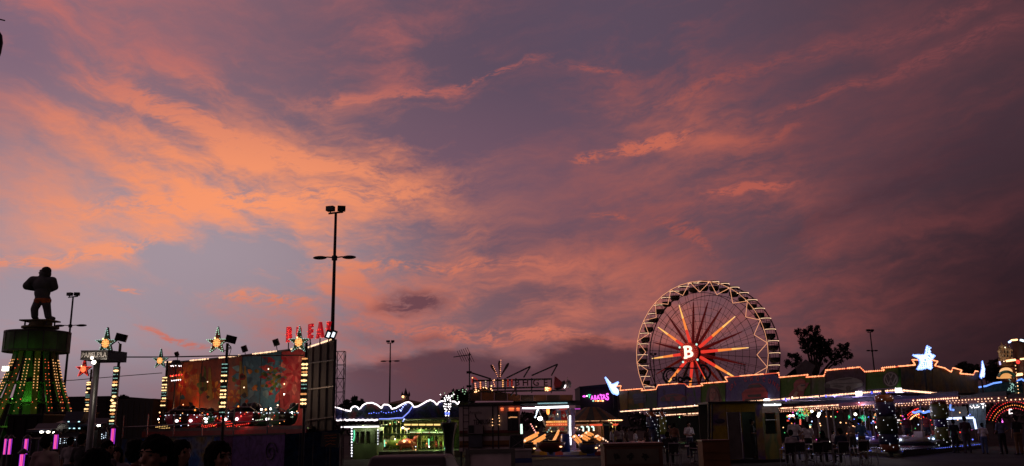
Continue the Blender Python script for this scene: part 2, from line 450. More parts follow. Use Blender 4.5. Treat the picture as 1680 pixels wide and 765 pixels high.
# ------------------------------------------------------------------ people
def remesh(mb, voxel, smooth=4):
    me = bpy.data.meshes.new('tmp'); me.from_pydata(mb.v, [], mb.f)
    o = bpy.data.objects.new('tmp', me); col.objects.link(o)
    a = o.modifiers.new('r', 'REMESH'); a.mode = 'VOXEL'; a.voxel_size = voxel
    b = o.modifiers.new('s', 'SMOOTH'); b.iterations = smooth; b.factor = 0.5
    bpy.context.view_layer.update()
    out = bpy.data.meshes.new_from_object(o.evaluated_get(bpy.context.evaluated_depsgraph_get()))
    out.polygons.foreach_set('use_smooth', [True] * len(out.polygons))
    bpy.data.objects.remove(o); bpy.data.meshes.remove(me)
    return out
def hand(mb, w, fwd, side, r=1.0):
    """palm with four unequal curled fingers and a thumb; w wrist, fwd along the hand, side towards the thumb"""
    w = Vector(w); f = Vector(fwd).normalized(); s = Vector(side); s = (s - f * s.dot(f)).normalized(); nrm = f.cross(s)
    palm = w + f * 0.05
    mb.ball(palm, (0.03, 0.03, 0.03), 8, 6); mb.capsule(w, w + f * 0.07, 0.024, 0.026, 8)
    for k, (o, ln) in enumerate(((0.027, 0.066), (0.009, 0.075), (-0.009, 0.07), (-0.027, 0.055))):
        a = w + f * 0.085 + s * o; b = a + f * ln * 0.55 + nrm * 0.008; c = b + f * ln * 0.35 + nrm * 0.03
        mb.capsule(a, b, 0.0095, 0.009, 6); mb.capsule(b, c, 0.009, 0.008, 6)
    a = w + f * 0.03 + s * 0.028; b = a + f * 0.03 + s * 0.028; c = b + f * 0.03 + s * 0.006
    mb.capsule(a, b, 0.012, 0.011, 6); mb.capsule(b, c, 0.011, 0.009, 6)
POSES = {
    # shoulder, elbow, wrist, hip, knee, ankle for left (-x) and right (+x); the figure faces -y
    'stand': dict(E=((-.245, .03, 1.14), (.245, .03, 1.14)), W=((-.255, -.05, .89), (.255, -.05, .89)), K=((-.10, -.01, .5), (.10, -.01, .5)), A=((-.10, .02, .09), (.11, .02, .09))),
    'bent': dict(E=((-.25, .02, 1.15), (.25, .04, 1.14)), W=((-.12, -.25, 1.10), (.14, -.23, 1.16)), K=((-.11, -.03, .5), (.09, .0, .5)), A=((-.13, .02, .09), (.10, .05, .09))),
    'walk': dict(E=((-.25, .12, 1.15), (.25, -.06, 1.15)), W=((-.25, .06, .90), (.24, -.22, .96)), K=((-.09, -.16, .52), (.09, .04, .5)), A=((-.09, -.16, .09), (.09, .30, .14))),
    'hip': dict(E=((-.36, .06, 1.18), (.25, .03, 1.14)), W=((-.19, -.04, 1.02), (.20, -.2, 1.02)), K=((-.12, -.02, .5), (.10, .0, .5)), A=((-.15, .02, .09), (.10, .04, .09))),
    'sit': dict(E=((-.24, -.02, 1.14), (.24, -.02, 1.14)), W=((-.14, -.26, 1.04), (.14, -.26, 1.04)), K=((-.12, -.42, .93), (.12, -.42, .93)), A=((-.12, -.40, .50), (.12, -.40, .50))),
}
PROTO = {}
def person_meshes(pose, voxel, hairstyle, child=False):
    key = (pose, voxel)
    if key not in PROTO:
        q = POSES[pose]; b = MB(); sh = MB(); tr = MB(); fo = MB()
        S = ((-.175, .015, 1.415), (.175, .015, 1.415)); H = ((-.09, .01, .93), (.09, .01, .93))
        def torso(m, g):
            if g == 0: m.ball((0, .01, .96), (.165, .115, .12), 14, 10)
            else: m.ball((0, .008, 1.02), (.168, .122, .07), 14, 10)
            m.ball((0, .005, 1.10), (.14 + g, .10 + g, .14 + g), 14, 10)
            m.ball((0, .005, 1.28), (.165 + g, .112 + g, .17 + g), 14, 10); m.capsule(S[0], S[1], .062 + g, None, 10)
            m.capsule((0, .01, 1.38), (0, .012, 1.47), .075 + g, .055 + g, 10)
        torso(b, 0)
        b.capsule((0, .015, 1.42), (0, .0, 1.56), .055, .05)
        b.ball((0, 0, 1.665), (.074, .092, .092), 16, 12); b.ball((0, -.022, 1.61), (.058, .068, .075), 14, 10)          # skull, jaw
        b.ball((0, -.055, 1.557), (.026, .022, .020), 10, 8)                                                        # chin
        b.capsule((0, -.086, 1.665), (0, -.108, 1.622), .011, .016, 8); b.ball((0, -.088, 1.586), (.026, .012, .011), 8, 6)  # nose, lips
        b.capsule((-.034, -.082, 1.683), (.034, -.082, 1.683), .012, None, 8)                                        # brow
        for s_ in (-1, 1):
            b.ball((s_ * .076, .008, 1.635), (.012, .022, .032), 8, 6); b.ball((s_ * .042, -.066, 1.625), (.022, .02, .022), 8, 6)
        for i in (0, 1):
            s_ = -1 if i == 0 else 1
            b.capsule(S[i], q['E'][i], .052, .041); b.capsule(q['E'][i], q['W'][i], .041, .028)
            hand(b, q['W'][i], Vector(q['W'][i]) - Vector(q['E'][i]), (-s_ * .3, -1, 0) if pose in ('stand', 'walk') else (-s_ * 0.3, 0, 1))
            b.capsule(H[i], q['K'][i], .085, .058); b.capsule(q['K'][i], q['A'][i], .058, .04)
            a = Vector(q['A'][i])
            b.capsule(a, a + Vector((s_ * .02, -.13, -.045)), .042, .032)
            e = Vector(S[i]).lerp(Vector(q['E'][i]), 0.82)
            sh.capsule(S[i], e, .068, .062)
            tr.capsule(H[i], q['K'][i], .102, .074); tr.capsule(q['K'][i], Vector(q['A'][i]) + Vector((0, 0, .03)), .074, .062)
            fo.capsule(a + Vector((0, .02, -.03)), a + Vector((s_ * .02, -.14, -.045)), .048, .042)
        torso(sh, .014); tr.ball((0, .01, .96), (.186, .136, .115), 14, 10)
        PROTO[key] = [remesh(b, voxel), remesh(sh, voxel * 1.3), remesh(tr, voxel * 1.4), remesh(fo, voxel * 1.5)]
    hk = ('hair', hairstyle, voxel)
    if hk not in PROTO:
        h = MB(); h.ball((0, .014, 1.695), (.094, .104, .096), 16, 12); h.ball((0, .05, 1.64), (.09, .078, .105), 14, 10)
        if hairstyle == 'long':
            h.ball((0, .06, 1.56), (.085, .05, .17), 14, 10); h.capsule((-.075, .0, 1.66), (-.085, .01, 1.45), .03, .025); h.capsule((.075, .0, 1.66), (.085, .01, 1.45), .03, .025)
        if hairstyle == 'bun': h.ball((0, .125, 1.71), (.045, .045, .045), 12, 8)
        if hairstyle == 'tail': h.capsule((0, .12, 1.70), (0, .15, 1.48), .035, .018)
        hm = remesh(h, voxel)
        nv = [Vector(v_.normal) for v_ in hm.vertices]
        for v_, n_ in zip(hm.vertices, nv):
            c_ = v_.co; v_.co = c_ + n_ * (0.016 * mnoise.noise(Vector((c_.x * 60, c_.y * 60, c_.z * 14))) + 0.012 * mnoise.noise(c_ * 22))
        PROTO[hk] = hm
    return PROTO[key] + [PROTO[hk]]
SKINS = [mat('skin_tan', (0.34, 0.19, 0.12), 0.55, 0, 0.12, 8), mat('skin_brown', (0.22, 0.12, 0.075), 0.55, 0, 0.12, 8)]
HAIRS = {'dark': mat('hair_dark', (0.007, 0.005, 0.005), 0.9), 'brown': mat('hair_brown', (0.05, 0.028, 0.016), 0.5), 'grey': mat('hair_grey', (0.18, 0.17, 0.16), 0.6)}
for m_ in HAIRS.values(): m_.node_tree.nodes['Principled BSDF'].inputs['Specular IOR Level'].default_value = 0.1
def cloth(c): return mat('cloth_%d_%d_%d' % tuple(int(x * 255) for x in c), c, 0.85, 0, 0.25, 7, 0.3)
def person(label, px, d, face, shirt, trousers, pose='stand', height=1.72, hair='short', hairc='dark', z=0.0, skin=0, voxel=0.014, group=None, top=None):
    """face: degrees, 0 looks at the camera, 90 looks to the right of the picture, 180 away"""
    g = G(px, d); k = height / 1.76
    seat = 0.0
    if pose == 'sit': seat = 0.47 * k - 0.86 * k + 0.0
    base = Vector((g.x, g.y, z))
    t = thing('person', label, 'person', base, group)
    t.rotation_euler = (0, 0, R(face)); t.scale = (k, k, k)
    ms = person_meshes(pose, voxel, hair)
    dz = seat / k
    for nm, me, mt in (('body', ms[0], SKINS[skin]), ('shirt', ms[1], cloth(shirt)), ('trousers', ms[2], cloth(trousers)), ('shoes', ms[3], RUBBER), ('hair', ms[4], HAIRS[hairc])):
        o = bpy.data.objects.new(nm, me); col.objects.link(o); o.parent = t; o.location = (0, 0, dz)
        if len(me.materials) == 0: me.materials.append(mt)
        o.material_slots[0].link = 'OBJECT'; o.material_slots[0].material = mt
    if voxel < 0.011:
        body = [c for c in t.children if c.name.startswith('body')][0]; ORG[body.name] = (0, 0, 0)
        for s_ in (-1, 1):
            e = MB().ball((s_ * .031, -.078, 1.660), (.014, .008, .008), 10, 8).build('eye', mat('eye_dark', (0.02, 0.015, 0.012), 0.2), body, smooth=True)
            e = MB().capsule((s_ * .014, -.097, 1.684), (s_ * .05, -.086, 1.684), .0045).build('eyebrow', HAIRS['dark'], body, smooth=True)
        MB().ball((0, -.094, 1.586), (.024, .009, .008), 10, 6).build('lips', mat('lips', (0.28, 0.07, 0.06), 0.4), body, smooth=True)
    return t

# ------------------------------------------------------------------ the ground
def make_ground():
    m = MB(); m.add([(-2500, -300, 0), (2500, -300, 0), (2500, 4000, 0), (-2500, 4000, 0)], [(0, 1, 2, 3)])
    ma = mat('asphalt', (0.034, 0.032, 0.031), 0.95, 0, 0.5, 0.35, 0.6, bscale=25)
    ma.node_tree.nodes['Principled BSDF'].inputs['Specular IOR Level'].default_value = 0.15
    struct('ground', m, ma)
make_ground()

def lamp_post(label, px, py, d, reach=1.03, twin=True, group='tall lamp masts around the fairground', heads=0.78, turn=0.0):
    top = P(px, py, d); x, y, H = top.x, top.y, top.z
    t = thing('lamp_post', label, 'lamp post', (x, y, 0), group)
    MB().tube((x, y, 0), (x, y, H), 0.13, 0.07, 10).build('pole', BLACK, t, smooth=True)
    zb = CAMZ + (H - CAMZ) * heads
    c, s = math.cos(turn), math.sin(turn)
    MB().tube((x - .4 * c, y - .4 * s, H - .05), (x + .4 * c, y + .4 * s, H + .03), 0.05).build('crossbar', BLACK, t)
    for sg in (-1, 1):
        o = Vector((x + sg * .3 * c, y + sg * .3 * s, H + .22))
        f = MB().box(o, (.42, .3, .26), turn + .25 * sg).box(o + Vector((0, 0, -.17)), (.06, .06, .16)).build('floodlight', BLACK, t)
        MB().box(o + Vector((.0, -.16, -.02)), (.34, .02, .2), turn + .25 * sg).build('lens', GLASSD, f)
        MB().path([(x, y, zb + .02), (x + sg * reach * .35 * c, y + sg * reach * .35 * s, zb + .06), (x + sg * reach * .55 * c, y + sg * reach * .55 * s, zb + .06)], .035).build('arm', BLACK, t)
        e = Vector((x + sg * reach * .75 * c, y + sg * reach * .75 * s, zb + .03))
        lu = MB().ball(e, (reach * .36, .17, .10), 14, 8).build('luminaire', BLACK, t, smooth=True)
        MB().ball(e + Vector((0, 0, -.05)), (reach * .24, .12, .045), 12, 6).build('lens', GLASSD, lu, smooth=True)
    MB().lathe([(.15, -.12), (.15, .12)], (x, y, zb), 10).build('collar', BLACK, t)
    return t

# ================================================================== LEFT: tower ride, star poles, whirling car ride
def tower_ride():
    D = 50.0; ax = P(57, 600, D); x, y = ax.x, ax.y
    zz = lambda py: P(57, py, D).z
    t = thing('tower_ride', 'green flared tower ride strung with red and gold bulbs under the statue', 'tower ride', (x, y, 0))
    GR = mat('tower_green', (0.035, 0.10, 0.025), 0.55, 0, 0.5, 1.4)
    OL = mat('tower_olive', (0.13, 0.12, 0.03), 0.55, 0, 0.5, 1.4)
    z0, z1 = zz(578), zz(546)
    MB().lathe([(1.05, z1 + .02), (1.66, z1), (1.72, z1 - .04), (1.72, z0 + .04), (1.66, z0), (.9, z0 - .02)], (x, y, 0), 28).build('drum', GR, t)
    for zq in (z1 - .02, z0 + .02):
        MB().lathe([(1.72, -.05), (1.76, -.05), (1.76, .05), (1.72, .05)], (x, y, zq), 28).build('drum_rim', DARKST, t)
    for i in range(14):
        a = 2 * math.pi * i / 14
        MB().bar((x + 1.725 * math.cos(a), y + 1.725 * math.sin(a), z0 + .06), (x + 1.725 * math.cos(a), y + 1.725 * math.sin(a), z1 - .07), .05, .03).build('drum_seam', DARKST, t)
    MB().lathe([(.75, 0.0), (.75, .22), (1.0, .24), (1.0, .34), (.62, .36), (.62, .62), (.72, .64), (.72, .72)], (x + .1, y, z1), 20).build('crown_stack', OL, t)
    MB().lathe([(.62, 0.3), (.62, z0)], (x, y, 0), 18).build('central_column', GR, t)
    prof = [(1.16, z0 + .05), (1.22, zz(592)), (1.5, zz(622)), (1.85, zz(650)), (2.25, zz(680)), (2.9, zz(725)), (3.15, .25)]
    NR = 16
    top_b, mid_b, low_b, grn_b = [], [], [], []
    for i in range(NR):
        a = 2 * math.pi * (i + .5) / NR; ca, sa = math.cos(a), math.sin(a)
        m = MB()
        tv = Vector((-sa, ca, 0)); hw = .15
        for (r0, h0), (r1, h1) in zip(prof, prof[1:]):
            o0, o1 = Vector((x + r0 * ca, y + r0 * sa, h0)), Vector((x + r1 * ca, y + r1 * sa, h1)); inn = Vector((-ca, -sa, 0)) * .1
            m.add([o0 - tv * hw, o0 + tv * hw, o1 + tv * hw, o1 - tv * hw, o0 - tv * hw + inn, o0 + tv * hw + inn, o1 + tv * hw + inn, o1 - tv * hw + inn],
                  [(0, 1, 2, 3), (7, 6, 5, 4), (0, 3, 7, 4), (1, 5, 6, 2), (0, 4, 5, 1), (3, 2, 6, 7)])
        m.build('rib', OL if i % 2 else GR, t)
        if sa > 0.5: continue
        pts = along([Vector((x + (r + .03) * ca, y + (r + .03) * sa, h)) for r, h in prof[1:]], .17)
        for k, q in enumerate(pts):
            f = (prof[1][1] - q.z) / (prof[1][1] - prof[-1][1])
            for sg in (-1, 1):
                w = q + tv * hw * .62 * sg
                if f < .30 and i % 3 != 2: top_b.append(w)
                elif f < .72:
                    if (k + (sg > 0)) % 3 == 0: (mid_b if (i + k) % 3 else low_b).append(w)
                    elif ca > .6: mid_b.append(w) if k % 2 else None
                else:
                    if k % 2 == 0: (grn_b if i % 2 else low_b).append(w)
        if abs(ca) < .98:
            MB().tube((x + 1.1 * ca, y + 1.1 * sa, z0), (x + 1.6 * ca, y + 1.6 * sa, z0 + .02), .03).build('drum_bracket', DARKST, t)
    bulbs('gold_bulb_rows', top_b, .033, E_GOLD, t); bulbs('red_bulb_rows', mid_b, .028, emit('bulb_orange_red', (1, .14, .05), 1.5), t)
    bulbs('amber_bulb_rows', low_b, .027, E_GOLD, t); bulbs('green_bulb_rows', grn_b, .03, E_GREEN, t)
    for zq in (zz(628), zz(662), zz(700)):
        r = 1.55 + (zz(628) - zq) * .45
        MB().lathe([(r - .16, -.04), (r - .1, -.04), (r - .1, .04), (r - .16, .04)], (x, y, zq), 24).build('hoop', GR, t)
    fl = P(9, 605, D - 2)
    MB().box(fl + Vector((0, .12, 0)), (.4, .2, .3)).build('floodlight', BLACK, t)
    MB().box(fl, (.34, .03, .24)).build('lens', E_FLOOD, t)
    MB().bar(fl + Vector((0, .2, 0)), (x - .9, y, fl.z - .1), .06, .06).build('floodlight_bracket', BLACK, t)
    for a in (-2.3, -.9, -1.57):
        lamp('green_light', (x + 1.0 * math.cos(a), y + 1.0 * math.sin(a), zz(660)), 14, (.25, 1, .12), t, .15)
    lamp('green_light', (x - 1.0, y - 9, zz(690)), 480, (.42, 1, .12), t, .2, 'SPOT', (x, y, zz(640)), 46)  # added spot that brightens the ribs and drum in green
    gp = Vector((x - 1.0, y - 9, zz(690)))
    fh = MB().box(gp + Vector((0, -.22, -.02)), (.34, .2, .3), M=Matrix.Rotation(.2, 3, 'X')).build('added_floodlight', BLACK, t)  # made-up housing, lens and stand for the added green spot
    MB().box(gp + Vector((0, -.10, .0)), (.28, .03, .24), M=Matrix.Rotation(.2, 3, 'X')).build('lens', emit('added_green_lens', (.4, 1, .12), 3.0), fh)
    MB().tube((gp.x, gp.y - .22, 0), gp + Vector((0, -.22, -.15)), .04).build('added_floodlight_stand', BLACK, t)
    # pedestal table under the statue
    ped = P(66, 527, D)
    MB().box((ped.x, y, ped.z), (1.75, 1.3, .08)).build('pedestal_top', OL, t)
    for sx in (-.62, .62):
        for sy in (-.45, .45):
            MB().bar((ped.x + sx, y + sy, ped.z), (ped.x + sx * 1.02, y + sy, z1), .07, .07).build('pedestal_leg', DARKST, t)
            MB().bar((ped.x + sx, y + sy, ped.z - .55), (ped.x + sx * .35, y + sy, ped.z - .04), .05, .05).build('brace', DARKST, t)
    return (ped.x, y, ped.z + .04)
PEDESTAL = tower_ride()

def statue():
    D = 50.0; k = D / FPX; bx, by, bz = PEDESTAL
    def q(px, py, dy=0.0): return P(px, py + 1.0, D) - Vector((bx, D, bz)) + Vector((0, dy, 0))
    m = MB()
    for f, kn, h in (((57, 521), (56.5, 506), (64, 492)), ((79, 521), (77.5, 507), (75, 492))):
        m.capsule(q(*h), q(*kn), .27, .22); m.capsule(q(*kn), q(f[0], f[1] - 3), .22, .2)
        m.capsule(q(f[0], f[1] - 1, -.05), q(f[0] + (-3 if f[0] < 68 else 3), f[1] - .5, .42), .14, .12)
    m.ball(q(70, 490), (.47, .33, .32), 16, 12); m.ball(q(69.5, 479), (.47, .33, .5), 16, 12); m.ball(q(69.5, 466), (.56, .4, .46), 16, 12)
    m.capsule(q(54, 459), q(86, 460), .26)
    m.capsule(q(54, 459.5), q(43.5, 468, .05), .28, .25); m.capsule(q(43.5, 468, .05), q(60, 472, .6), .25, .17)
    m.capsule(q(86, 460), q(89, 470, .08), .25, .2); m.capsule(q(89, 470, .08), q(74, 472, .62), .2, .16)
    for w, dx in ((q(60, 473, .62), 1), (q(74, 472, .62), -1)):
        for j in range(4): m.capsule(w + Vector((0, 0, .09 - .06 * j)), w + Vector((dx * .24, .08, .1 - .06 * j)), .045, .035, 6)
        m.capsule(w + Vector((0, 0, .1)), w + Vector((dx * .12, .05, .24)), .05, .04, 6)
    m.capsule(q(73, 457), q(74, 451), .2, .19)
    m.ball(q(74.5, 446.5), (.28, .27, .33), 16, 12); m.ball(q(70, 449), (.2, .2, .2), 12, 8)
    m.capsule(q(67, 445.5), q(64.2, 447), .045, .06, 8); m.ball(q(66.5, 451), (.07, .1, .04), 8, 6); m.capsule(q(67, 443.2, -.1), q(67, 443.2, .1), .05)
    me = remesh(m, .045, 5)
    t = thing('strongman_statue', 'large grey muscular figure with folded arms standing on top of the tower ride', 'statue', (bx, by, bz))
    obj('body', me, mat('statue_grey', (0.075, 0.095, 0.10), 0.65, 0, 0.45, 2.2), t)
    tm = MB(); tm.ball(q(70, 491.5), (.515, .375, .17), 16, 10); tm.ball(q(64, 494.5), (.29, .3, .18), 12, 8); tm.ball(q(75.5, 494.5), (.29, .3, .18), 12, 8)
    obj('trunks', remesh(tm, .045, 4), mat('statue_orange', (0.5, 0.14, 0.03), 0.6, 0, 0.4, 3), t)
    hm = MB(); hm.ball(q(76, 443.5), (.285, .3, .26), 14, 10); hm.ball(q(78, 449), (.2, .27, .26), 12, 8)
    obj('hair', remesh(hm, .045, 4), mat('statue_hair', (0.05, 0.045, 0.045), 0.7), t)
statue()

# lamp masts
lamp_post('tall twin-arm lamp mast standing behind the red letters', 551, 349, 45, 1.05)
lamp_post('twin-arm lamp mast between the green tower and the star poles', 120, 487, 71, 1.25)
lamp_post('lone twin-arm lamp mast above the white wavy lights', 640.5, 563, 112, 1.15)
lamp_post('faint far lamp mast seen through the big wheel', 1072, 583, 142, 1.0)
lamp_post('slim lamp mast between the dark tree and the bright star', 1427.5, 545, 111, .75, turn=.25)
def edge_lamp():
    top = P(-16, 36, 14)
    t = thing('hanging_lantern_post', 'dark lantern post barely showing at the left edge of the sky', 'lamp post', (top.x, top.y, 0))
    MB().tube((top.x, top.y, 0), top, .07, .05, 8).build('pole', BLACK, t)
    a, b = P(-14, 30, 14), P(8, 34, 14)
    MB().path([a, P(-4, 31, 14), b], .012).build('arm', BLACK, t)
    c = P(-5, 78, 14)
    MB().lathe([(.02, .30), (.06, .24), (.085, .1), (.075, -.1), (.04, -.28), (.015, -.3)], c, 12).build('lantern', BLACK, t, smooth=True)
    MB().tube(c + Vector((0, 0, .28)), P(-5, 31, 14), .012).build('hanger', BLACK, t)
edge_lamp()

def star_outline(c, u, v, R_, stretch=1.0, inner=.42, rot=0.0, scales=(1, 1, 1, 1, 1)):
    pts = []
    for i in range(10):
        a = math.pi / 2 + rot + i * math.pi / 5; r = R_ * (scales[i // 2] if i % 2 == 0 else inner)
        pts.append(Vector(c) + Vector(u) * math.cos(a) * r + Vector(v) * math.sin(a) * r * stretch)
    return pts
U0, V0 = Vector((1, 0, 0)), Vector((0, 0, 1))
def star_pole(label, sx, sy, d, rpx, px, col_top, col_bot, w_px, body, edge_mat, core, flood=None, long_top=1.5, lean=0.0, foot=None):
    """px: the pole; (sx, sy) star centre; a column of bulb rows runs from col_top to col_bot"""
    k = d / FPX; base = P(px, col_bot, d)
    t = thing('star_pole', label, 'star pole', (base.x, base.y, 0), 'star poles round the whirling car ride')
    c = P(sx, sy, d); r = rpx * k
    MB().tube((base.x, base.y + .1, 0), (base.x, base.y + .1, P(px, sy, d).z), .055, .05, 8).build('pole', BLACK, t)
    out = star_outline(c, U0, V0, r, 1.0, .40, lean, (long_top, 1, 1.05, 1.05, 1))
    st = MB().prism([p + Vector((0, -.06, 0)) for p in out], (0, .14, 0)).build('star', body, t)
    eb = along(out + out[:1], .075)
    bulbs('edge_bulbs', [p + Vector((0, -.09, 0)) for p in eb], .021, edge_mat, st)
    for i in range(5):
        mid = [out[(2 * i + 9) % 10].lerp(c, .1), out[2 * i].lerp(c, .12), out[(2 * i + 1) % 10].lerp(c, .1)]
    MB().lathe([(0.0, 0), (r * .2, .0), (r * .26, .04), (r * .2, .07), (0.0, .07)], (0, 0, 0), 14)
    cm = MB()
    for rr, n in ((.0, 1), (.13, 6), (.25, 10)):
        for i in range(n):
            a = 2 * math.pi * i / n; cm.octa(c + Vector((math.cos(a) * rr * r * 1.1, -.1, math.sin(a) * rr * r * 1.3)), .038)
    cm.build('centre_bulbs', core, st, kind='stuff')
    # lit column
    z0, z1 = P(px, col_top, d).z, P(px, col_bot, d).z; hw = w_px * k / 2
    MB().box((base.x, base.y, (z0 + z1) / 2), (2 * hw + .02, .1, z0 - z1 + .1)).build('bulb_column', BLACK, t)
    rows = {0: [], 1: [], 2: []}; z = z0; i = 0
    rnd = random.Random(int(px))
    while z > z1:
        kind = rnd.choice((0, 0, 1, 2, 0, 1))
        for s_ in (-1, -.33, .33, 1): rows[kind].append((base.x + s_ * (hw - .03), base.y - .07, z))
        z -= rnd.choice((.10, .13, .13, .19)); i += 1
    for kk, mt, rr in ((0, emit('column_gold', (1, .62, .28), 2.0), .042), (1, E_TEAL, .022), (2, emit('column_amber', (1, .42, .14), .8), .04)):
        if rows[kk]: bulbs('bulb_rows', rows[kk], rr, mt, t)
    MB().path([c + Vector((.12, .06, -.3)), (base.x + .18, base.y, z0 + .55), (base.x + .1, base.y, z0 + .2), (base.x, base.y + .1, z0)], .012).build('cable', BLACK, t)
    if flood:
        o = P(flood[0], flood[1], d)
        f = MB().box(o, (.36, .26, .26), .3, M=Matrix.Rotation(.25, 3, 'Y') @ Matrix.Rotation(.3, 3, 'Z')).build('floodlight', BLACK, t)
        MB().box(o + Vector((.16, -.1, -.03)), (.03, .2, .2), .3).build('lens', GLASSD, f)
        MB().path([o + Vector((-.1, 0, -.15)), o + Vector((.02, 0, -.28)), (base.x, base.y + .1, o.z - .3)], .018).build('floodlight_bracket', BLACK, t)
    lamp('star_lamp', c + Vector((0, -.3, 0)), 2.0, (1, .6, .25), t, .1)
    return t
SG = mat('star_green', (0.015, 0.06, 0.045), 0.5); SR = mat('star_red', (0.2, 0.01, 0.008), 0.5); SRG = mat('star_rust', (0.10, 0.02, 0.012), 0.5)
E_CORE = emit('star_core', (1, .42, .13), 1.25); E_CORER = emit('star_core_red', (1, .16, .06), 2.2)
star_pole('small red lit star on a pole left of the litter bin sign', 138, 606, 43, 13, 141, 628, 690, 7, SR, E_RED, E_CORER)
star_pole('star pole with a floodlight rising behind the litter bin sign', 175, 564, 30, 18, 184, 604, 699, 8.5, SG, E_TEAL, E_CORE, (199, 554))
star_pole('star pole at the left end of the painted mural wall', 263.5, 592, 40, 13, 268, 620, 668, 8, SG, E_TEAL, E_CORE)
star_pole('star pole with rust red star in front of the middle of the mural', 357, 563, 30, 18, 365, 598, 680, 10, SRG, emit('edge_mint', (.55, 1, .7), .9), E_CORE, (379, 557))
star_pole('star pole at the right end of the mural below the red letters', 491, 562, 29.5, 18, 498, 589, 668, 10, SG, E_TEAL, E_CORE)

def cable(label, pts, r):
    m = MB().path(pts, r); o = m.build('overhead_cable', BLACK, None, pts[0]); tag(o, label, 'cable')
cable('thick straight overhead bar cable between the star poles', [P(186, 586, 30), P(270, 586, 30), P(365, 584, 30), P(430, 583.5, 29.8), P(498, 583, 29.5)], .022)
cable('thin sagging cable crossing in front of the green tower', [P(-5, 622, 36), P(60, 626, 37), P(120, 624, 38), P(190, 618, 39), P(266, 612, 40)], .016)

def bin_sign():
    D = 15.0; b = P(157, 660, D)
    t = thing('litter_bin_sign', 'steel post with a PAPELERA box sign and a glowing lamp under it', 'sign', (b.x, b.y, 0))
    c = P(159.5, 590, D); k = D / FPX
    MB().tube((c.x, c.y, 0), c, 5.2 * k, 5.0 * k, 16).build('post', STEEL, t, smooth=True)
    fm = P(154.5, 582.5, D - .25); w, h = 43 * k, 15 * k
    x0, x1 = fm.x - w / 2, fm.x + w / 2
    MB().add([(x0, fm.y, fm.z - h / 2), (x1, fm.y, fm.z - h / 2), (x1 + .11, fm.y + .5, fm.z - h / 2 - .02), (x0 + .11, fm.y + .5, fm.z - h / 2 - .02),
              (x0, fm.y, fm.z + h / 2), (x1, fm.y, fm.z + h / 2), (x1 + .11, fm.y + .5, fm.z + h / 2), (x0 + .11, fm.y + .5, fm.z + h / 2)],
             [(3, 2, 1, 0), (4, 5, 6, 7), (0, 1, 5, 4), (1, 2, 6, 5), (2, 3, 7, 6), (3, 0, 4, 7)]).build('sign_box', mat('sign_dark', (0.04, 0.038, 0.04), 0.5), t)
    text_part('lettering', 'PAPELERA', .118, .006, mat('sign_letters', (0.55, 0.52, 0.52), 0.5), t, (fm.x, fm.y - .005, fm.z - .005), U0, V0, 0.003, sx=.83)
    for zq in (-h / 2 + .008, h / 2 - .008):
        MB().box((fm.x, fm.y - .006, fm.z + zq), (w, .012, .016)).build('sign_trim', STEEL, t)
    lp = P(154, 594.5, D - .42)
    MB().ball(lp, .032, 12, 8).build('lamp', E_FLOOD, t, smooth=True)
    MB().tube(lp + Vector((0, 0, .02)), lp + Vector((.0, .04, .07)), .012).build('lamp_holder', BLACK, t)
    lamp('lamp_light', lp + Vector((0, -.08, -.02)), 5, (1, .85, .65), t, .05)
bin_sign()

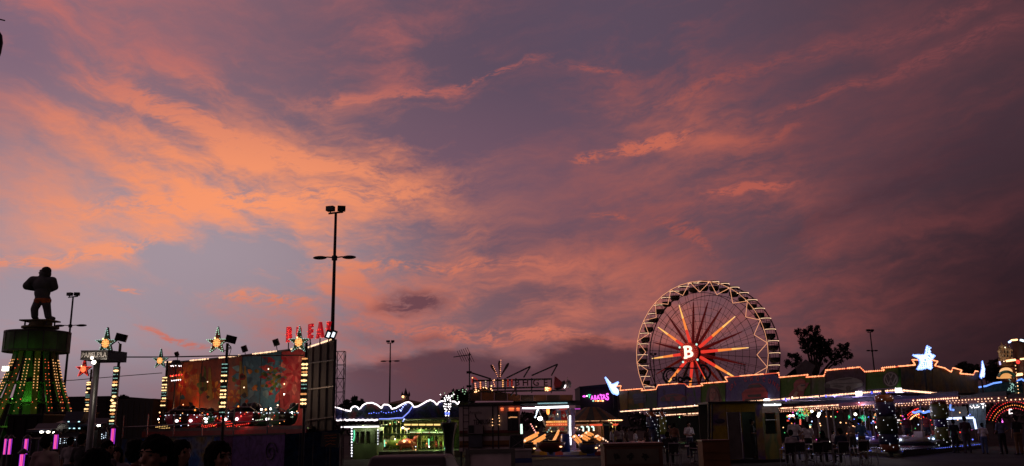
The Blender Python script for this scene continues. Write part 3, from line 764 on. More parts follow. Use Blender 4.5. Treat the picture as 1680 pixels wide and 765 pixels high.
# ------------------------------------------------------------------ whirling car ride with mural wall
A_, B_, C_ = G(270, 48), G(503, 36), G(551, 33.5)
MURAL = mural('carnival_mural', [(0.45, 0.05, 0.03), (0.06, 0.24, 0.30), (0.5, 0.16, 0.03), (0.06, 0.2, 0.05), (0.6, 0.25, 0.04), (0.45, 0.03, 0.05)], .75, 1.6, 4.2)
MURALR = mural('red_burst_mural', [(0.28, 0.02, 0.02), (0.4, 0.05, 0.05), (0.3, 0.02, 0.03)], .9, 1.0, 1.0, swirl=.3)
MURALB = mural('blue_burst_mural', [(0.03, 0.12, 0.18), (0.05, 0.18, 0.24), (0.03, 0.10, 0.15)], .8, 1.0, 7.0, swirl=.3)
def car_ride():
    org = G(400, 38)
    t = thing('whirling_car_ride', 'raised car ride platform with a curved painted mural wall and bulb edging', 'fairground ride', (org.x, org.y, 0))
    u = (B_ - A_).normalized(); n = Vector((u.y, -u.x, 0)); n = -n if n.y > 0 else n
    xs = [272, 300, 332, 366, 398, 430, 462, 503]
    topy = lambda px: 596 + (572 - 596) * ((px - 272) / 231.0) ** 1.25
    mo = mural('orange_mural', [(0.34, 0.05, 0.02), (0.42, 0.12, 0.02), (0.22, 0.02, 0.02)], .6, 1.0, 2.0, swirl=.3); md = mural('dark_mural', [(0.10, 0.03, 0.02), (0.26, 0.05, 0.02), (0.05, 0.06, 0.05)], .5, 1.0, 9.0, swirl=.3)
    mats_ = [mo, mo, md, md, MURALB, MURALB, MURALR]
    top_line = []
    for i, (a, b) in enumerate(zip(xs, xs[1:])):
        p0, p1 = PL(a + .4, topy(a), A_, B_), PL(b - .4, topy(b), A_, B_)
        q0, q1 = Vector((p0.x, p0.y, 1.85)), Vector((p1.x, p1.y, 1.85))
        MB().prism([q0, q1, p1, p0], -n * .08).build('mural_panel', mats_[i], t)
        MB().bar(p1 - n * .05, q1 - n * .05, .1, .1).build('wall_post', DARKST, t)
        top_line += [p0 + n * .06, p1 + n * .06]
    PC = {}
    def paint(c):
        m_ = mat('paint_%d_%d_%d' % tuple(int(v * 255) for v in c), c, .7, 0, .45, 2.5); m_.node_tree.nodes['Principled BSDF'].inputs['Specular IOR Level'].default_value = .1; return m_
    MP = lambda x, y, o=.0: PL(x, y, A_, B_, .004 + o * .3)
    def art(pts, c, o=0.0): MB().prism([MP(x, y, o) for x, y in pts], n * .0015).build('painted_shape', paint(c), t)
    def burst(cx, cy, r0, r1, np_, c1, c2, a0=0.0, a1=2 * math.pi, o=0.0):
        for i in range(np_):
            a = a0 + (a1 - a0) * i / np_; b = a + (a1 - a0) / np_ * .82; m_ = (a + b) / 2; q = lambda r, g: (cx + r * math.cos(g), cy - r * math.sin(g))
            pts = [q(r0, a + .02), q(r1 * .8, a), q(r1, m_), q(r1 * .8, b), q(r0, b - .02)]
            if any(not (274 < p[0] < 501 and topy(p[0]) + 2 < p[1] < 690) for p in pts): continue
            art(pts, c1 if i % 2 else c2, o)
    rnd = random.Random(21)
    burst(484, 612, 5, 17, 12, (.55, .10, .08), (.40, .02, .03)); burst(484, 612, 19, 36, 18, (.62, .17, .12), (.36, .02, .03), o=.008); burst(484, 612, 37, 60, 22, (.30, .02, .03), (.5, .07, .06))
    burst(425, 612, 14, 30, 14, (.10, .26, .32), (.03, .12, .18)); burst(425, 612, 31, 46, 18, (.05, .18, .25), (.16, .3, .32), o=.008)
    burst(300, 622, 3, 14, 11, (.7, .36, .08), (.5, .14, .03)); burst(300, 622, 15, 30, 15, (.42, .05, .02), (.55, .2, .04), o=.008)
    burst(385, 650, 3, 12, 10, (.6, .22, .03), (.4, .06, .02)); burst(352, 640, 4, 16, 12, (.45, .08, .02), (.6, .25, .04))
    for x, y0, y1, w in ((344, 602, 655, 5), (336, 600, 640, 4), (395, 592, 645, 6), (402, 600, 650, 5), (329, 612, 645, 4)):
        art([(x - w * .3, y0), (x + w * .3, y0 + 2), (x + w, y1), (x - w * .2, y1 + 3), (x - w * .8, y1)], (.34, .24, .05) if w > 4 else (.10, .14, .04), .016)
    for i in range(34):
        cx, cy = rnd.gauss(444, 8), rnd.gauss(622, 9); r = rnd.uniform(2, 4.2)
        art([(cx + r * math.cos(a) * rnd.uniform(.6, 1.1), cy + r * math.sin(a) * rnd.uniform(.6, 1.1)) for a in np.linspace(0, 2 * math.pi, 7, endpoint=False)], rnd.choice(((.06, .12, .02), (.12, .16, .03), (.04, .07, .02), (.22, .16, .03))), .016 + .002 * (i % 8))
    for i in range(46):
        cx = rnd.uniform(280, 420); cy = rnd.uniform(topy(cx) + 8, 680); r = rnd.uniform(2.5, 6)
        art([(cx + r * math.cos(a) * rnd.uniform(.5, 1.2), cy + r * math.sin(a) * rnd.uniform(.5, 1.3)) for a in np.linspace(0, 2 * math.pi, 8, endpoint=False)], rnd.choice(((.5, .08, .03), (.6, .22, .04), (.32, .02, .02), (.05, .16, .2), (.08, .14, .04), (.03, .03, .03))), .02 + .002 * (i % 9))
    MB().path([p + Vector((0, 0, .03)) for p in top_line], .04).build('top_rail', DARKST, t)
    bl = along([p + n * .04 + Vector((0, 0, .04)) for p in top_line], .14)
    bulbs('top_bulbs', [p for i, p in enumerate(bl) if (i // 9) % 3 != 2], .045, emit('rail_bulb', (1, .62, .36), 1.8), t)
    # side wing seen from outside, ribbed metal
    un = (C_ - B_).normalized(); m2 = Vector((un.y, -un.x, 0)); m2 = -m2 if m2.y > 0 else m2
    for i, (a, b) in enumerate(((503, 515), (515, 527), (527, 539), (539, 550.5))):
        ta, tb = 573 - (a - 503) * .34, 573 - (b - 503) * .34
        p0, p1 = PL(a + .2, ta, B_, C_), PL(b - .2, tb, B_, C_)
        MB().prism([(p0.x, p0.y, 1.2), (p1.x, p1.y, 1.2), p1, p0], -m2 * .06).build('wing_panel', GREYP, t)
        MB().bar(Vector((p1.x, p1.y, 1.2)) + m2 * .03, p1 + m2 * .03, .05, .05).build('wing_rib', DARKST, t)
    for py in (597, 640, 690):
        MB().bar(PL(503, py, B_, C_) + m2 * .06, PL(550, py - 6, B_, C_) + m2 * .06, .04, .05).build('wing_rail', DARKST, t)
    tl = [PL(503, 571.5, B_, C_) + m2 * .05, PL(546, 557, B_, C_) + m2 * .05]
    bulbs('wing_bulbs', along(tl, .16), .045, emit('rail_bulb', (1, .6, .35), 3.0), t)
    # floodlights along the top
    for px, py, s_ in ((290, 581, .8), (401, 572.5, 1.0), (453, 562, 1.0)):
        o = PL(px, py, A_, B_); M_ = Matrix.Rotation(-.3, 3, 'Y') @ Matrix.Rotation(.3, 3, 'X')
        f = MB().box(o, (.24 * s_, .16, .30 * s_), M=M_).build('floodlight', BLACK, t)
        MB().box(o + Vector((0, -.09, 0)), (.2 * s_, .02, .25 * s_), M=M_).build('lens', GLASSD, f)
        MB().tube(o, PL(px + 2, topy(px), A_, B_), .02).build('floodlight_bracket', BLACK, t)
    for px in (539, 547):
        o = PL(px, 549, B_, C_, .2); M_ = Matrix.Rotation(.35, 3, 'Y')
        f = MB().box(o, (.2, .2, .34), M=M_).build('floodlight', BLACK, t)
        MB().box(o + Vector((.02, -.11, -.02)), (.1, .02, .2), M=M_).build('lens', emit('cool_lens', (.8, .9, 1), 1.6), f)
    # red letters on the top edge
    L0, L1 = G(466, 37.3), G(547, 33.4); lu = (L1 - L0).normalized()
    RED = emit('red_letter_face', (1, .015, .03), .28, (0.3, .01, .01))
    for ch, px, py, h in (('B', 474, 550, 24), ('R', 490.5, 549, 22), ('E', 509.5, 545, 23), ('A', 525.5, 543, 25), ('K', 539.5, 540, 20)):
        c = PL(px, py, L0, L1); k = c.y / FPX
        ob = text_part('letter', ch, h * k / .74, .1, RED, t, c, lu, V0, .035, sx=.98 if ch != 'K' else .6)
        mb = MB()
        me = ob.data; vs = [Vector(q.co) + Vector(ORG[t.name]) for q in me.vertices if True]
        for j, e in enumerate(me.edges):
            if j % 3 == 0:
                p = Vector(me.vertices[e.vertices[0]].co).lerp(Vector(me.vertices[e.vertices[1]].co), .5) + Vector(ORG[t.name])
                mb.octa(p - lu.cross(V0) * -.02, .018)
        mb.build('letter_bulbs', E_RED, ob, kind='stuff')
        MB().bar(c - Vector((0, 0, h * k * .5)), c - Vector((0, 0, h * k * .5 + .35)), .04, .04).build('letter_strut', DARKST, t)
    # platform
    F1, F2 = G(505, 30), G(236, 37.5); ZD = 1.82
    deck = [F2, F1, B_ + Vector((.3, 0, 0)), A_ - Vector((.6, 0, 0))]
    MB().prism([(p.x, p.y, ZD - .12) for p in deck], (0, 0, .12)).build('deck', mat('deck_steel', (0.14, 0.12, 0.11), 0.35, 0.5, 0.4, 2.0, .3), t)
    fu = (F1 - F2).normalized(); fn = Vector((fu.y, -fu.x, 0)); fn = -fn if fn.y > 0 else fn
    MB().prism([(F2.x, F2.y, ZD - .36), (F1.x, F1.y, ZD - .36), (F1.x, F1.y, ZD - .12), (F2.x, F2.y, ZD - .12)], fn * .06).build('deck_edge', mat('edge_red', (0.24, 0.03, 0.02), 0.45), t)
    # painted skirt boards below, reaching to the ground
    SK = [mural('skirt_blue', [(0.02, 0.06, 0.25), (0.03, 0.12, 0.35), (0.3, 0.24, 0.05), (0.03, 0.05, 0.28)], .5, 1.0, 3.0), mural('skirt_purple', [(0.08, 0.05, 0.20), (0.14, 0.08, 0.26), (0.10, 0.06, 0.22)], .4, 1.0, 5.0), mural('skirt_maroon', [(0.02, 0.06, 0.25), (0.14, 0.02, 0.04), (0.05, 0.03, 0.2)], .4, 1.0, 8.0)]
    S0, S1 = F2 + fn * .9, F1 + fn * .9
    NB = 11
    for i in range(NB):
        a, b = S0.lerp(S1, i / NB), S0.lerp(S1, (i + .985) / NB)
        zt = 1.42 + .12 * i / NB
        MB().prism([(a.x, a.y, .02), (b.x, b.y, .02), (b.x, b.y, zt), (a.x, a.y, zt)], -fn * .04).build('skirt_board', SK[(0, 0, 2, 0, 0, 0, 0, 2, 1, 1, 1)[i]], t)
        if i % 2 == 0:
            MB().tube((a.x, a.y, zt), (a.x, a.y, zt + .95), .028).build('rail_post', STEEL, t)
    E1 = G(558, 31.0)
    for i in range(4):
        a, b = S1.lerp(E1, i / 4 + .004), S1.lerp(E1, (i + .985) / 4)
        MB().prism([(a.x, a.y, .02), (b.x, b.y, .02), (b.x, b.y, 1.56 + .03 * i), (a.x, a.y, 1.54 + .03 * i)], (0, .04, 0)).build('skirt_board', mural('skirt_tarp', [(.01, .03, .08), (.015, .05, .12), (.01, .02, .05)], .6, 1.0, 3.0), t)
    for mt_, nn_ in ((E_RED, 26), (E_AMBER, 16), (E_WARM, 14), (E_COOL, 8)):
        bulbs('deck_bulbs', [P(rnd.uniform(258, 492), rnd.uniform(676, 702), rnd.uniform(31.5, 39)) for _ in range(nn_)], .024, mt_, t)
    MB().bar((S0.x, S0.y, 1.44), (S1.x, S1.y, 1.56), .07, .05).build('skirt_cap', DARKST, t)
    MB().tube((S0.x, S0.y, 1.9), (S1.x, S1.y, 2.0), .022).build('hand_rail', STEEL, t)
    sw = []
    for i in range(40):
        a = i * .28; r = .36 - .0075 * i
        c = S0.lerp(S1, .935) + Vector((0, 0, .95)); sw.append(c + fu * (math.cos(a) * r) + Vector((0, 0, math.sin(a) * r)) + fn * .03)
    MB().path(sw, .022, 5).build('painted_swirl', mat('swirl_dark', (0.04, 0.02, 0.07), 0.5), t)
    # strips of small lights along the deck
    LED = lambda p0, p1, d, mt, r=.022, st=.075: bulbs('led_strip', along([P(*p0, d), P(*p1, d)], st), r, mt, t)
    ER = emit('led_red', (1, .05, .03), 2.2)
    for p0, p1, d in (((331, 700), (351, 695.5), 36), ((329, 703), (350, 698.5), 36), ((371, 692), (409, 688), 34), ((371, 696), (409, 691.5), 34), ((373, 700), (408, 695), 34), ((303, 704), (313, 703), 37), ((303, 706), (312, 705.3), 37)):
        LED(p0, p1, d, ER)
    LED((256, 701), (287, 697.5), 40, emit('led_yellow', (1, .6, .2), 2.0)); LED((262, 703.5), (280, 702), 40, emit('led_yellow', (1, .6, .2), 2.0))
    EG = emit('led_pale_green', (.8, 1, .7), 1.6)
    LED((449, 684), (481, 680), 33, EG, .018, .06); LED((449, 688.5), (482, 684), 33, EG, .018, .06); LED((420, 690), (432, 688), 33, EG, .016, .06)
    LED((371, 688.5), (392, 686), 34.5, emit('led_white', (1, .85, .7), 1.6), .016, .07)
    # single ride lamps
    for px, py, d, mt, r in ((260, 688, 39, E_FLOOD, .05), (262, 677, 40, E_WARM, .05), (265, 668, 40, E_WARM, .04), (336, 687, 35, E_FLOOD, .06), (339.5, 687.5, 35, E_FLOOD, .05), (297, 698, 36, E_BWHITE, .04), (309, 698, 36, E_WHITE, .03), (320, 673, 35, E_AMBER, .06),
                             (466, 647, 35, E_FLOOD, .045), (429, 672, 33, E_FLOOD, .055), (436, 672, 33, E_WARM, .055), (444, 671, 33, E_FLOOD, .055), (391, 667, 33.5, E_AMBER, .05), (479, 677, 32, E_FLOOD, .045), (487, 675, 32, E_WARM, .03), (403, 690, 34, E_WARM, .04), (415, 688, 33, E_WHITE, .03)):
        MB().ball(P(px, py, d), r * .62, 8, 6).build('ride_lamp', mt, t)
    for px, py, d, w, c in ((300, 672, 44, 120, (1, .4, .18)), (400, 645, 37.5, 110, (1, .62, .4)), (466, 640, 35.2, 60, (1, .6, .35)), (340, 690, 34.5, 45, (1, .06, .04)), (395, 694, 32.5, 40, (1, .06, .04)), (455, 676, 31.5, 25, (1, .7, .45)), (282, 625, 46, 40, (1, .35, .12)), (440, 615, 36.2, 60, (1, .7, .5)), (340, 635, 41.5, 70, (1, .6, .4))):
        lamp('ride_fill_light', P(px, py, d), w * .27, c, t, .2)  # added fill for the mural and deck, tied to no fitting
    # round canopy lamp on the left
    o = P(289, 599, 44)
    f = MB().lathe([(.0, .26), (.18, .24), (.26, .1), (.27, .0), (.2, -.04)], o, 16).build('canopy_dome', DARKST, t, smooth=True)
    bulbs('dome_bulbs', [o + Vector((.25 * math.cos(a), .25 * math.sin(a), -.05)) for a in [2 * math.pi * i / 10 for i in range(10)]], .03, E_WHITE, f)
    MB().tube(o + Vector((0, 0, -.04)), (o.x, o.y, ZD), .04).build('canopy_stem', DARKST, t)
    for py, w, mt, r in ((616, 18, E_RED, .05), (624, 14, E_WHITE, .035)):
        bulbs('dome_row', [P(289 + dx, py - dx * .12, 43.7) for dx in np.linspace(-w / 2, w / 2, 5)], r, mt, t)
car_ride()

def scaffold():
    D = 35.5; t0 = G(556, D)
    t = thing('scaffold_mast', 'slim lattice scaffold mast at the right end of the mural wall', 'mast', (t0.x, t0.y, 0))
    w = .17; top = P(556, 577, D).z
    cs = [(t0.x + sx * w, t0.y + sy * w) for sx, sy in ((-1, -1), (1, -1), (1, 1), (-1, 1))]
    for cx, cy in cs: MB().tube((cx, cy, 0), (cx, cy, top), .018).build('upright', DARKST, t)
    z = .4; m = 0
    while z < top:
        zz = min(z + .55, top)
        for i in range(4):
            a, b = cs[i], cs[(i + 1) % 4]
            MB().tube((*a, zz), (*b, zz), .012, n=4).build('rung', DARKST, t)
            MB().tube((*(a if m % 2 else b), z), (*(b if m % 2 else a), zz), .010, n=4).build('diagonal', DARKST, t)
        z += .55; m += 1
scaffold()

def make_ride_car(label, px, py, d, rz, c1, c2, s=1.0):
    o = P(px, py, d); z0 = 1.82
    t = thing('ride_car', label, 'ride car', (0, 0, 0), 'cars of the whirling ride')
    def shell(a0, a1, mt, nm):
        m = MB(); prof = [(.34, .02), (.52, .10), (.60, .28), (.62, .46), (.57, .50), (.54, .44), (.50, .26), (.40, .12)]
        m.lathe(prof, (0, 0, 0), max(3, int((a1 - a0) * 5)), 1.12, .9, a0, a1); return m.build(nm, mt, t, smooth=True)
    p = math.pi
    for i, (a0, a1) in enumerate(((-p * .95, -p * .70), (-p * .70, -p * .42), (-p * .42, -p * .12), (-p * .12, p * .2), (p * .2, p * .5), (p * .5, p * .8), (p * .8, p * 1.05))):
        shell(a0, a1, c1 if i % 2 == 0 else c2, 'shell_panel')
    MB().lathe([(.0, .02), (.36, .02), (.36, .10), (.0, .12)], (0, 0, 0), 14, 1.1, .9).build('floor_pan', BLACK, t)
    MB().box((0, .12, .30), (.92, .42, .12)).build('seat', c2, t)
    bk = MB()
    for i in range(9):
        a = p * (.12 + .76 * i / 8); b = p * (.12 + .76 * (i + 1) / 8)
    pts = [(math.cos(p * (.1 + .8 * i / 10)) * .66, math.sin(p * (.1 + .8 * i / 10)) * .52) for i in range(11)]
    vs = []; fs = []
    for i, (xx, yy) in enumerate(pts):
        h = .56 + .26 * math.sin(p * i / 10)
        for sc in (1.0, .88): vs += [(xx * sc, yy * sc, .42), (xx * sc * 1.06, yy * sc * 1.1, h)]
    for i in range(10):
        k = i * 4; fs += [(k, k + 4, k + 5, k + 1), (k + 2, k + 3, k + 7, k + 6), (k + 1, k + 5, k + 7, k + 3)]
    MB().add(vs, fs).build('backrest', c2 if c1 is PK else c1, t, smooth=True)
    for sx in (-.22, .22): MB().ball((sx, .36, .68), (.14, .1, .16), 10, 8).build('head_cushion', BLACK, t, smooth=True)
    MB().path([(-.55, .1, .5), (-.5, -.22, .66), (.5, -.22, .66), (.55, .1, .5)], .025).build('lap_bar', STEEL, t)
    for sx in (-.24, .24): MB().ball((sx, -.53, .26), (.06, .04, .05), 10, 6).build('headlight', E_WHITE, t)
    bulbs('hull_bulbs', [(math.cos(a) * .70, math.sin(a) * .56, .47) for a in [2 * p * i / 18 for i in range(18)]], .016, E_COOL, t)
    t.location = (o.x, o.y, z0); t.rotation_euler = (0, 0, rz); t.scale = (s, s, s)
    return t
PK = mat('car_pink', (0.42, 0.05, 0.09), 0.3); DK = mat('car_black', (0.015, 0.012, 0.014), 0.3); GN = mat('car_green', (0.03, 0.16, 0.09), 0.35); RD = mat('car_red', (0.38, 0.02, 0.03), 0.3)
ZC = 'ride car'
c0 = make_ride_car('pink and black ride car nearest the left end of the mural', 303, 690, 36.5, .3, PK, DK, 1.12)
c1 = make_ride_car('green shelled ride car turned sideways under the red mural', 463, 690, 33.5, -1.2, GN, DK, 1.05)
def car_at(src, label, px, d, rz, s, mats=None):
    g = G(px, d); return dup(src, (g.x, g.y, 1.82), label, None, rz, s, mats)
car_at(c0, 'pink and black ride car right of the middle star pole', 396, 34.5, -.4, 1.15)
car_at(c0, 'dark red ride car behind the middle star pole', 345, 40, .9, 1.1, {'backrest': RD, 'shell_panel': RD})
car_at(c1, 'green ride car half hidden left of the middle star pole', 325, 38.5, .5, 1.0)
car_at(c1, 'dark teal ride car behind the second pink car', 422, 37, 2.2, 1.05, {'backrest': mat('car_teal', (.03, .12, .14), .4)})
car_at(c0, 'small dark ride car at the far left under the round canopy lamp', 287, 42, 1.4, .95, {'shell_panel': DK, 'backrest': mat('car_olive', (.1, .09, .02), .4)})

# ------------------------------------------------------------------ children's ride with pink light columns
def light_column(label, px, py, d, h_px, w_px):
    o = P(px, py, d); k = d / FPX; h = h_px * k; r = w_px * k / 2
    t = thing('light_column', label, 'light column', (o.x, o.y, 0), 'pink lit columns of the children\'s ride')
    MB().lathe([(r * 1.1, 0), (r * 1.1, o.z - h / 2)], (o.x, o.y, 0), 10).build('post', BLACK, t)
    for a in (-2.5, -1.9, -1.25, -.6):
        q = Vector((o.x + math.cos(a) * r * .75, o.y + math.sin(a) * r * .75, 0))
        MB().tube((q.x, q.y, o.z - h / 2 + .02), (q.x, q.y, o.z + h / 2 - .02), r * .17, n=8).build('neon_tube', E_PINK if a in (-1.9, -1.25) else emit('neon_violet', (.45, .05, .9), .6), t)
    MB().tube((o.x, o.y, o.z - h / 2), (o.x, o.y, o.z + h / 2), r * .55, n=8).build('core', mat('column_core', (.2, .02, .1), .4), t)
    MB().lathe([(r * 1.5, 0), (r * 1.5, .02), (r * .6, .09), (r * .15, .11)], (o.x, o.y, o.z + h / 2), 12).build('cap', DARKST, t)
    MB().lathe([(r * 1.25, -.03), (r * 1.25, .02)], (o.x, o.y, o.z - h / 2), 12).build('collar', DARKST, t)
for lb, px, py, d, h, w in (('pink lit column at the far left edge', 9, 733, 28, 26, 5.5), ('pink lit column second from the left edge', 17, 733, 27, 26, 7), ('pink lit column left of the railing', 43.5, 733, 27, 26, 8),
                            ('large pink lit column lowest in the picture corner', 37, 758, 20, 26, 11), ('pink lit column behind the man in the pale red shirt', 92.5, 725, 27, 24, 9), ('narrow pink lit column left of the steel sign post', 148, 717, 31, 15, 5), ('pink lit column right of the steel sign post', 186, 716, 27, 26, 9)):
    light_column(lb, px, py, d, h, w)
def railing():
    a, b = G(40, 27), G(140, 29); t = thing('railing', 'thin steel railing between the pink columns', 'railing', tuple(a))
    for z in (1.55, 1.0): MB().tube((a.x, a.y, z), (b.x, b.y, z), .02).build('rail', STEEL, t)
    for i in range(9):
        p = a.lerp(b, i / 8); MB().tube((p.x, p.y, 0), (p.x, p.y, 1.55), .016).build('baluster', STEEL, t)
railing()
def kiddie(label, px, py, d, w_px, h_px, c, lights, lm):
    k = d / FPX; o = P(px, py, d); w, h = w_px * k, h_px * k
    t = thing('kiddie_car', label, 'ride car', (o.x, o.y, 0), 'dark cars of the children\'s ride')
    l = 1.4
    prof = [(-l / 2, .1), (l / 2, .1), (l / 2, .45 * h), (.2, .55 * h), (-.05, h), (-l / 2 + .1, h), (-l / 2, .5 * h)]
    # side profile swept across the car width; the nose points towards the camera
    pts = [(o.x - w / 2, o.y - q[0], o.z - h / 2 + q[1]) for q in prof]
    MB().prism(pts, (w, 0, 0)).build('body', c, t)
    MB().add([(o.x - w * .42, o.y - .19, o.z - h / 2 + .56 * h), (o.x + w * .42, o.y - .19, o.z - h / 2 + .56 * h), (o.x + w * .38, o.y + .03, o.z - h / 2 + .95 * h), (o.x - w * .38, o.y + .03, o.z - h / 2 + .95 * h)], [(0, 1, 2, 3)]).build('windscreen', GLASSD, t)
    for sx in (-.5, .5):
        for sy in (-.4, .4): MB().tube((o.x + sx * w - .04, o.y + sy, o.z - h / 2 + .08), (o.x + sx * w + .04, o.y + sy, o.z - h / 2 + .08), .14, n=12).build('wheel', RUBBER, t)
    for (lx, ly, r) in lights:
        MB().ball(P(lx, ly, d - .75), (r * 1.2, .03, r * .6), 10, 6).build('headlight', lm, t)
    zb = o.z - h / 2 - .06
    MB().box((o.x, o.y, zb / 2), (w * .5, .8, zb)).build('stand', BLACK, t)
NV = mat('car_navy', (0.02, 0.028, 0.05), 0.3)
kiddie('dark children\'s ride car with three white headlights', 79, 704, 33, 36, 18, NV, ((68, 709, .06), (79, 709, .06), (89, 710, .055)), E_FLOOD)
kiddie('dark children\'s ride car beside the steel sign post', 161, 695, 35, 34, 17, NV, ((149.5, 700, .05), (162, 698.5, .06)), E_FLOOD)
kiddie('dark blue children\'s ride truck with cyan lights', 122, 692, 35, 30, 32, mat('truck_blue', (.012, .035, .06), .35), ((112.5, 692, .03), (129.5, 692, .035), (110, 703, .028), (114, 703, .028), (121.5, 703, .035), (130, 703, .035)), emit('cyan_lamp', (.5, .9, 1), 2.0))
def led_board(label, px0, px1, py, d, rows):
    a, b = P(px0, py, d), P(px1, py - 3, d)
    t = thing('led_board', label, 'light board', (a.x, a.y, 0))
    MB().bar(a + Vector((0, .06, 0)), b + Vector((0, .06, 0)), .06, rows * .1 + .12).build('panel', BLACK, t)
    pts = []; rnd = random.Random(3)
    for r in range(rows):
        for q in along([a + Vector((0, 0, .07 * (r - rows / 2))), b + Vector((0, 0, .07 * (r - rows / 2)))], .07):
            if rnd.random() < .7: pts.append(q)
    bulbs('led_dots', pts, .016, E_COOL, t)
    for q in (a, b): MB().tube((q.x, q.y + .08, 0), (q.x, q.y + .08, q.z), .02).build('leg', BLACK, t)
led_board('low strip board of white light dots above the crowd', 99, 130, 722, 29, 3); led_board('small board of white light dots right of the sign post', 167, 176, 714.5, 29, 3)

def big_box(name, label, cat, px0, px1, py_t, d, depth, m, ribs=0, py_b=None, lid=True):
    a, b = P(px0, py_t, d), P(px1, py_t, d); zt = (a.z + b.z) / 2
    t = thing(name, label, cat, ((a.x + b.x) / 2, d + depth / 2, 0))
    MB().box(((a.x + b.x) / 2, d + depth / 2, zt / 2 + .05), (b.x - a.x, depth, zt - .1)).build('body', m, t)
    if lid: MB().box(((a.x + b.x) / 2, d + depth / 2, zt - .02), (b.x - a.x + .1, depth + .1, .06)).build('roof', DARKST, t)
    for i in range(ribs):
        x = a.x + (b.x - a.x) * (i + .5) / ribs
        MB().box((x, d - .02, zt / 2), (.06, .05, zt - .3)).build('rib', m, t)
    return t, a, b, zt
big_box('container', 'dark navy box container behind the star pole', 'container', 188, 252, 655, 46, 5, mat('navy_panel', (0.018, 0.022, 0.032), 0.6), 7)
big_box('shed', 'long low dark shed on the horizon behind the green tower', 'shed', -60, 186, 652, 92, 12, mat('shed_dark', (0.03, 0.026, 0.028), 0.8), 12)
big_box('kiosk', 'black shuttered kiosk in front of the green tower', 'kiosk', 14, 71, 680, 36, 3, mat('kiosk_black', (0.006, 0.006, 0.007), 0.8), 3)
big_box('kiosk', 'black covered stall right of the green tower foot', 'kiosk', 74, 108, 676, 39, 3, mat('kiosk_black', (0.006, 0.006, 0.007), 0.8), 2)

# crowd in the left foreground
person('man in a pale red shirt seen from behind, left foreground', 80, 15, 175, (.26, .17, .18), (.03, .03, .04), 'stand', 1.66)
person('boy in a light grey shirt seen from behind', 119, 23, 170, (.30, .29, .30), (.03, .03, .05), 'stand', 1.58)
person('person in dark clothes just left of the steel sign post', 138, 19, 160, (.02, .02, .024), (.02, .02, .02), 'bent', 1.66)
person('dark haired person close to the camera seen from behind, bottom left', 163, 5.3, 185, (.03, .03, .03), (.03, .03, .03), 'stand', 1.585, 'long', 'dark', voxel=.010)
person('person in profile with a pink lit face by the right pink column', 180, 13, 80, (.04, .015, .03), (.02, .02, .03), 'bent', 1.56)
person('small girl in a whitish top behind the profile person', 196, 14, 20, (.32, .30, .34), (.05, .05, .08), 'stand', 1.45, 'long')
person('person in a dark red shirt half behind the young woman', 228, 9, 150, (.16, .015, .02), (.03, .03, .03), 'stand', 1.60)
person('young woman with hair tied back looking down, nearest face on the left', 257, 5.4, -18, (.05, .04, .045), (.03, .03, .04), 'stand', 1.655, 'bun', 'dark', voxel=.008)
person('dark haired girl in profile behind the young woman', 300, 8, 70, (.05, .02, .03), (.03, .03, .04), 'stand', 1.60, 'long')
person('girl with long dark hair at the right end of the foreground group', 362, 6.5, 60, (.04, .03, .05), (.03, .03, .04), 'stand', 1.60, 'long', voxel=.010)

# ================================================================== TREES
def leaf_mat(name, c): return mat(name, c, 0.7, 0, 0.5, 1.5)
def tree(label, px, d, clumps, trunk_r=.18, n=1400, leaf=.16, c=(0.02, 0.026, 0.014), group='trees around the fairground', name='tree', seed=1):
    """clumps: (px, py, radius px) of leaf masses; limbs run from the trunk to each"""
    rnd = random.Random(seed); k = d / FPX; g = G(px, d)
    t = thing(name, label, 'tree', tuple(g), group)
    cs = [(P(a, b, d) + Vector((0, rnd.uniform(-1, 1) * r * k * .8, 0)), r * k) for a, b, r in clumps]
    mid = sum((q for q, _ in cs), Vector()) / len(cs)
    low = min(q.z - r for q, r in cs); fork = Vector((g.x, g.y, max(.8, low * .8)))
    tm = MB(); tm.tube(g, g + Vector((0, 0, .5)), trunk_r * 1.5, trunk_r, 8); tm.tube(g + Vector((0, 0, .45)), fork, trunk_r, trunk_r * .7, 8)
    for q, r in cs:
        m1 = fork.lerp(q, .5) + Vector((rnd.uniform(-.2, .2), rnd.uniform(-.2, .2), .2)); tm.tube(fork, m1, trunk_r * .5, trunk_r * .3, 6); tm.tube(m1, q, trunk_r * .3, trunk_r * .1, 5)
        for _ in range(5):
            v = Vector((rnd.gauss(0, 1), rnd.gauss(0, 1), rnd.gauss(0, 1))).normalized(); tm.tube(q, q + v * r * .9, trunk_r * .1, .01, 4)
    tm.build('trunk', mat('bark', (0.035, 0.025, 0.018), 0.9, 0, .4, 4, .5), t)
    tot = sum(r ** 2 for _, r in cs); lm = MB()
    for q, r in cs:
        sub = [(q + Vector((rnd.gauss(0, 1), rnd.gauss(0, 1), rnd.gauss(0, 1))).normalized() * r * rnd.uniform(.45, .95), r * rnd.uniform(.22, .42)) for _ in range(16)]
        for i in range(int(n * r ** 2 / tot)):
            sc, sr = rnd.choice(sub)
            v = Vector((rnd.gauss(0, 1), rnd.gauss(0, 1), rnd.gauss(0, 1))).normalized()
            p = sc + v * sr * rnd.random() ** .4
            a = Vector((rnd.gauss(0, 1), rnd.gauss(0, 1), rnd.gauss(0, 1))).normalized(); b = a.orthogonal().normalized(); s_ = leaf * rnd.uniform(.6, 1.3)
            lm.add([p - a * s_, p + b * s_ * .5, p + a * s_, p - b * s_ * .5], [(0, 1, 2, 3)])
    lm.build('crown', leaf_mat('leaf_%d' % int(c[1] * 1000), c), t, kind='stuff')
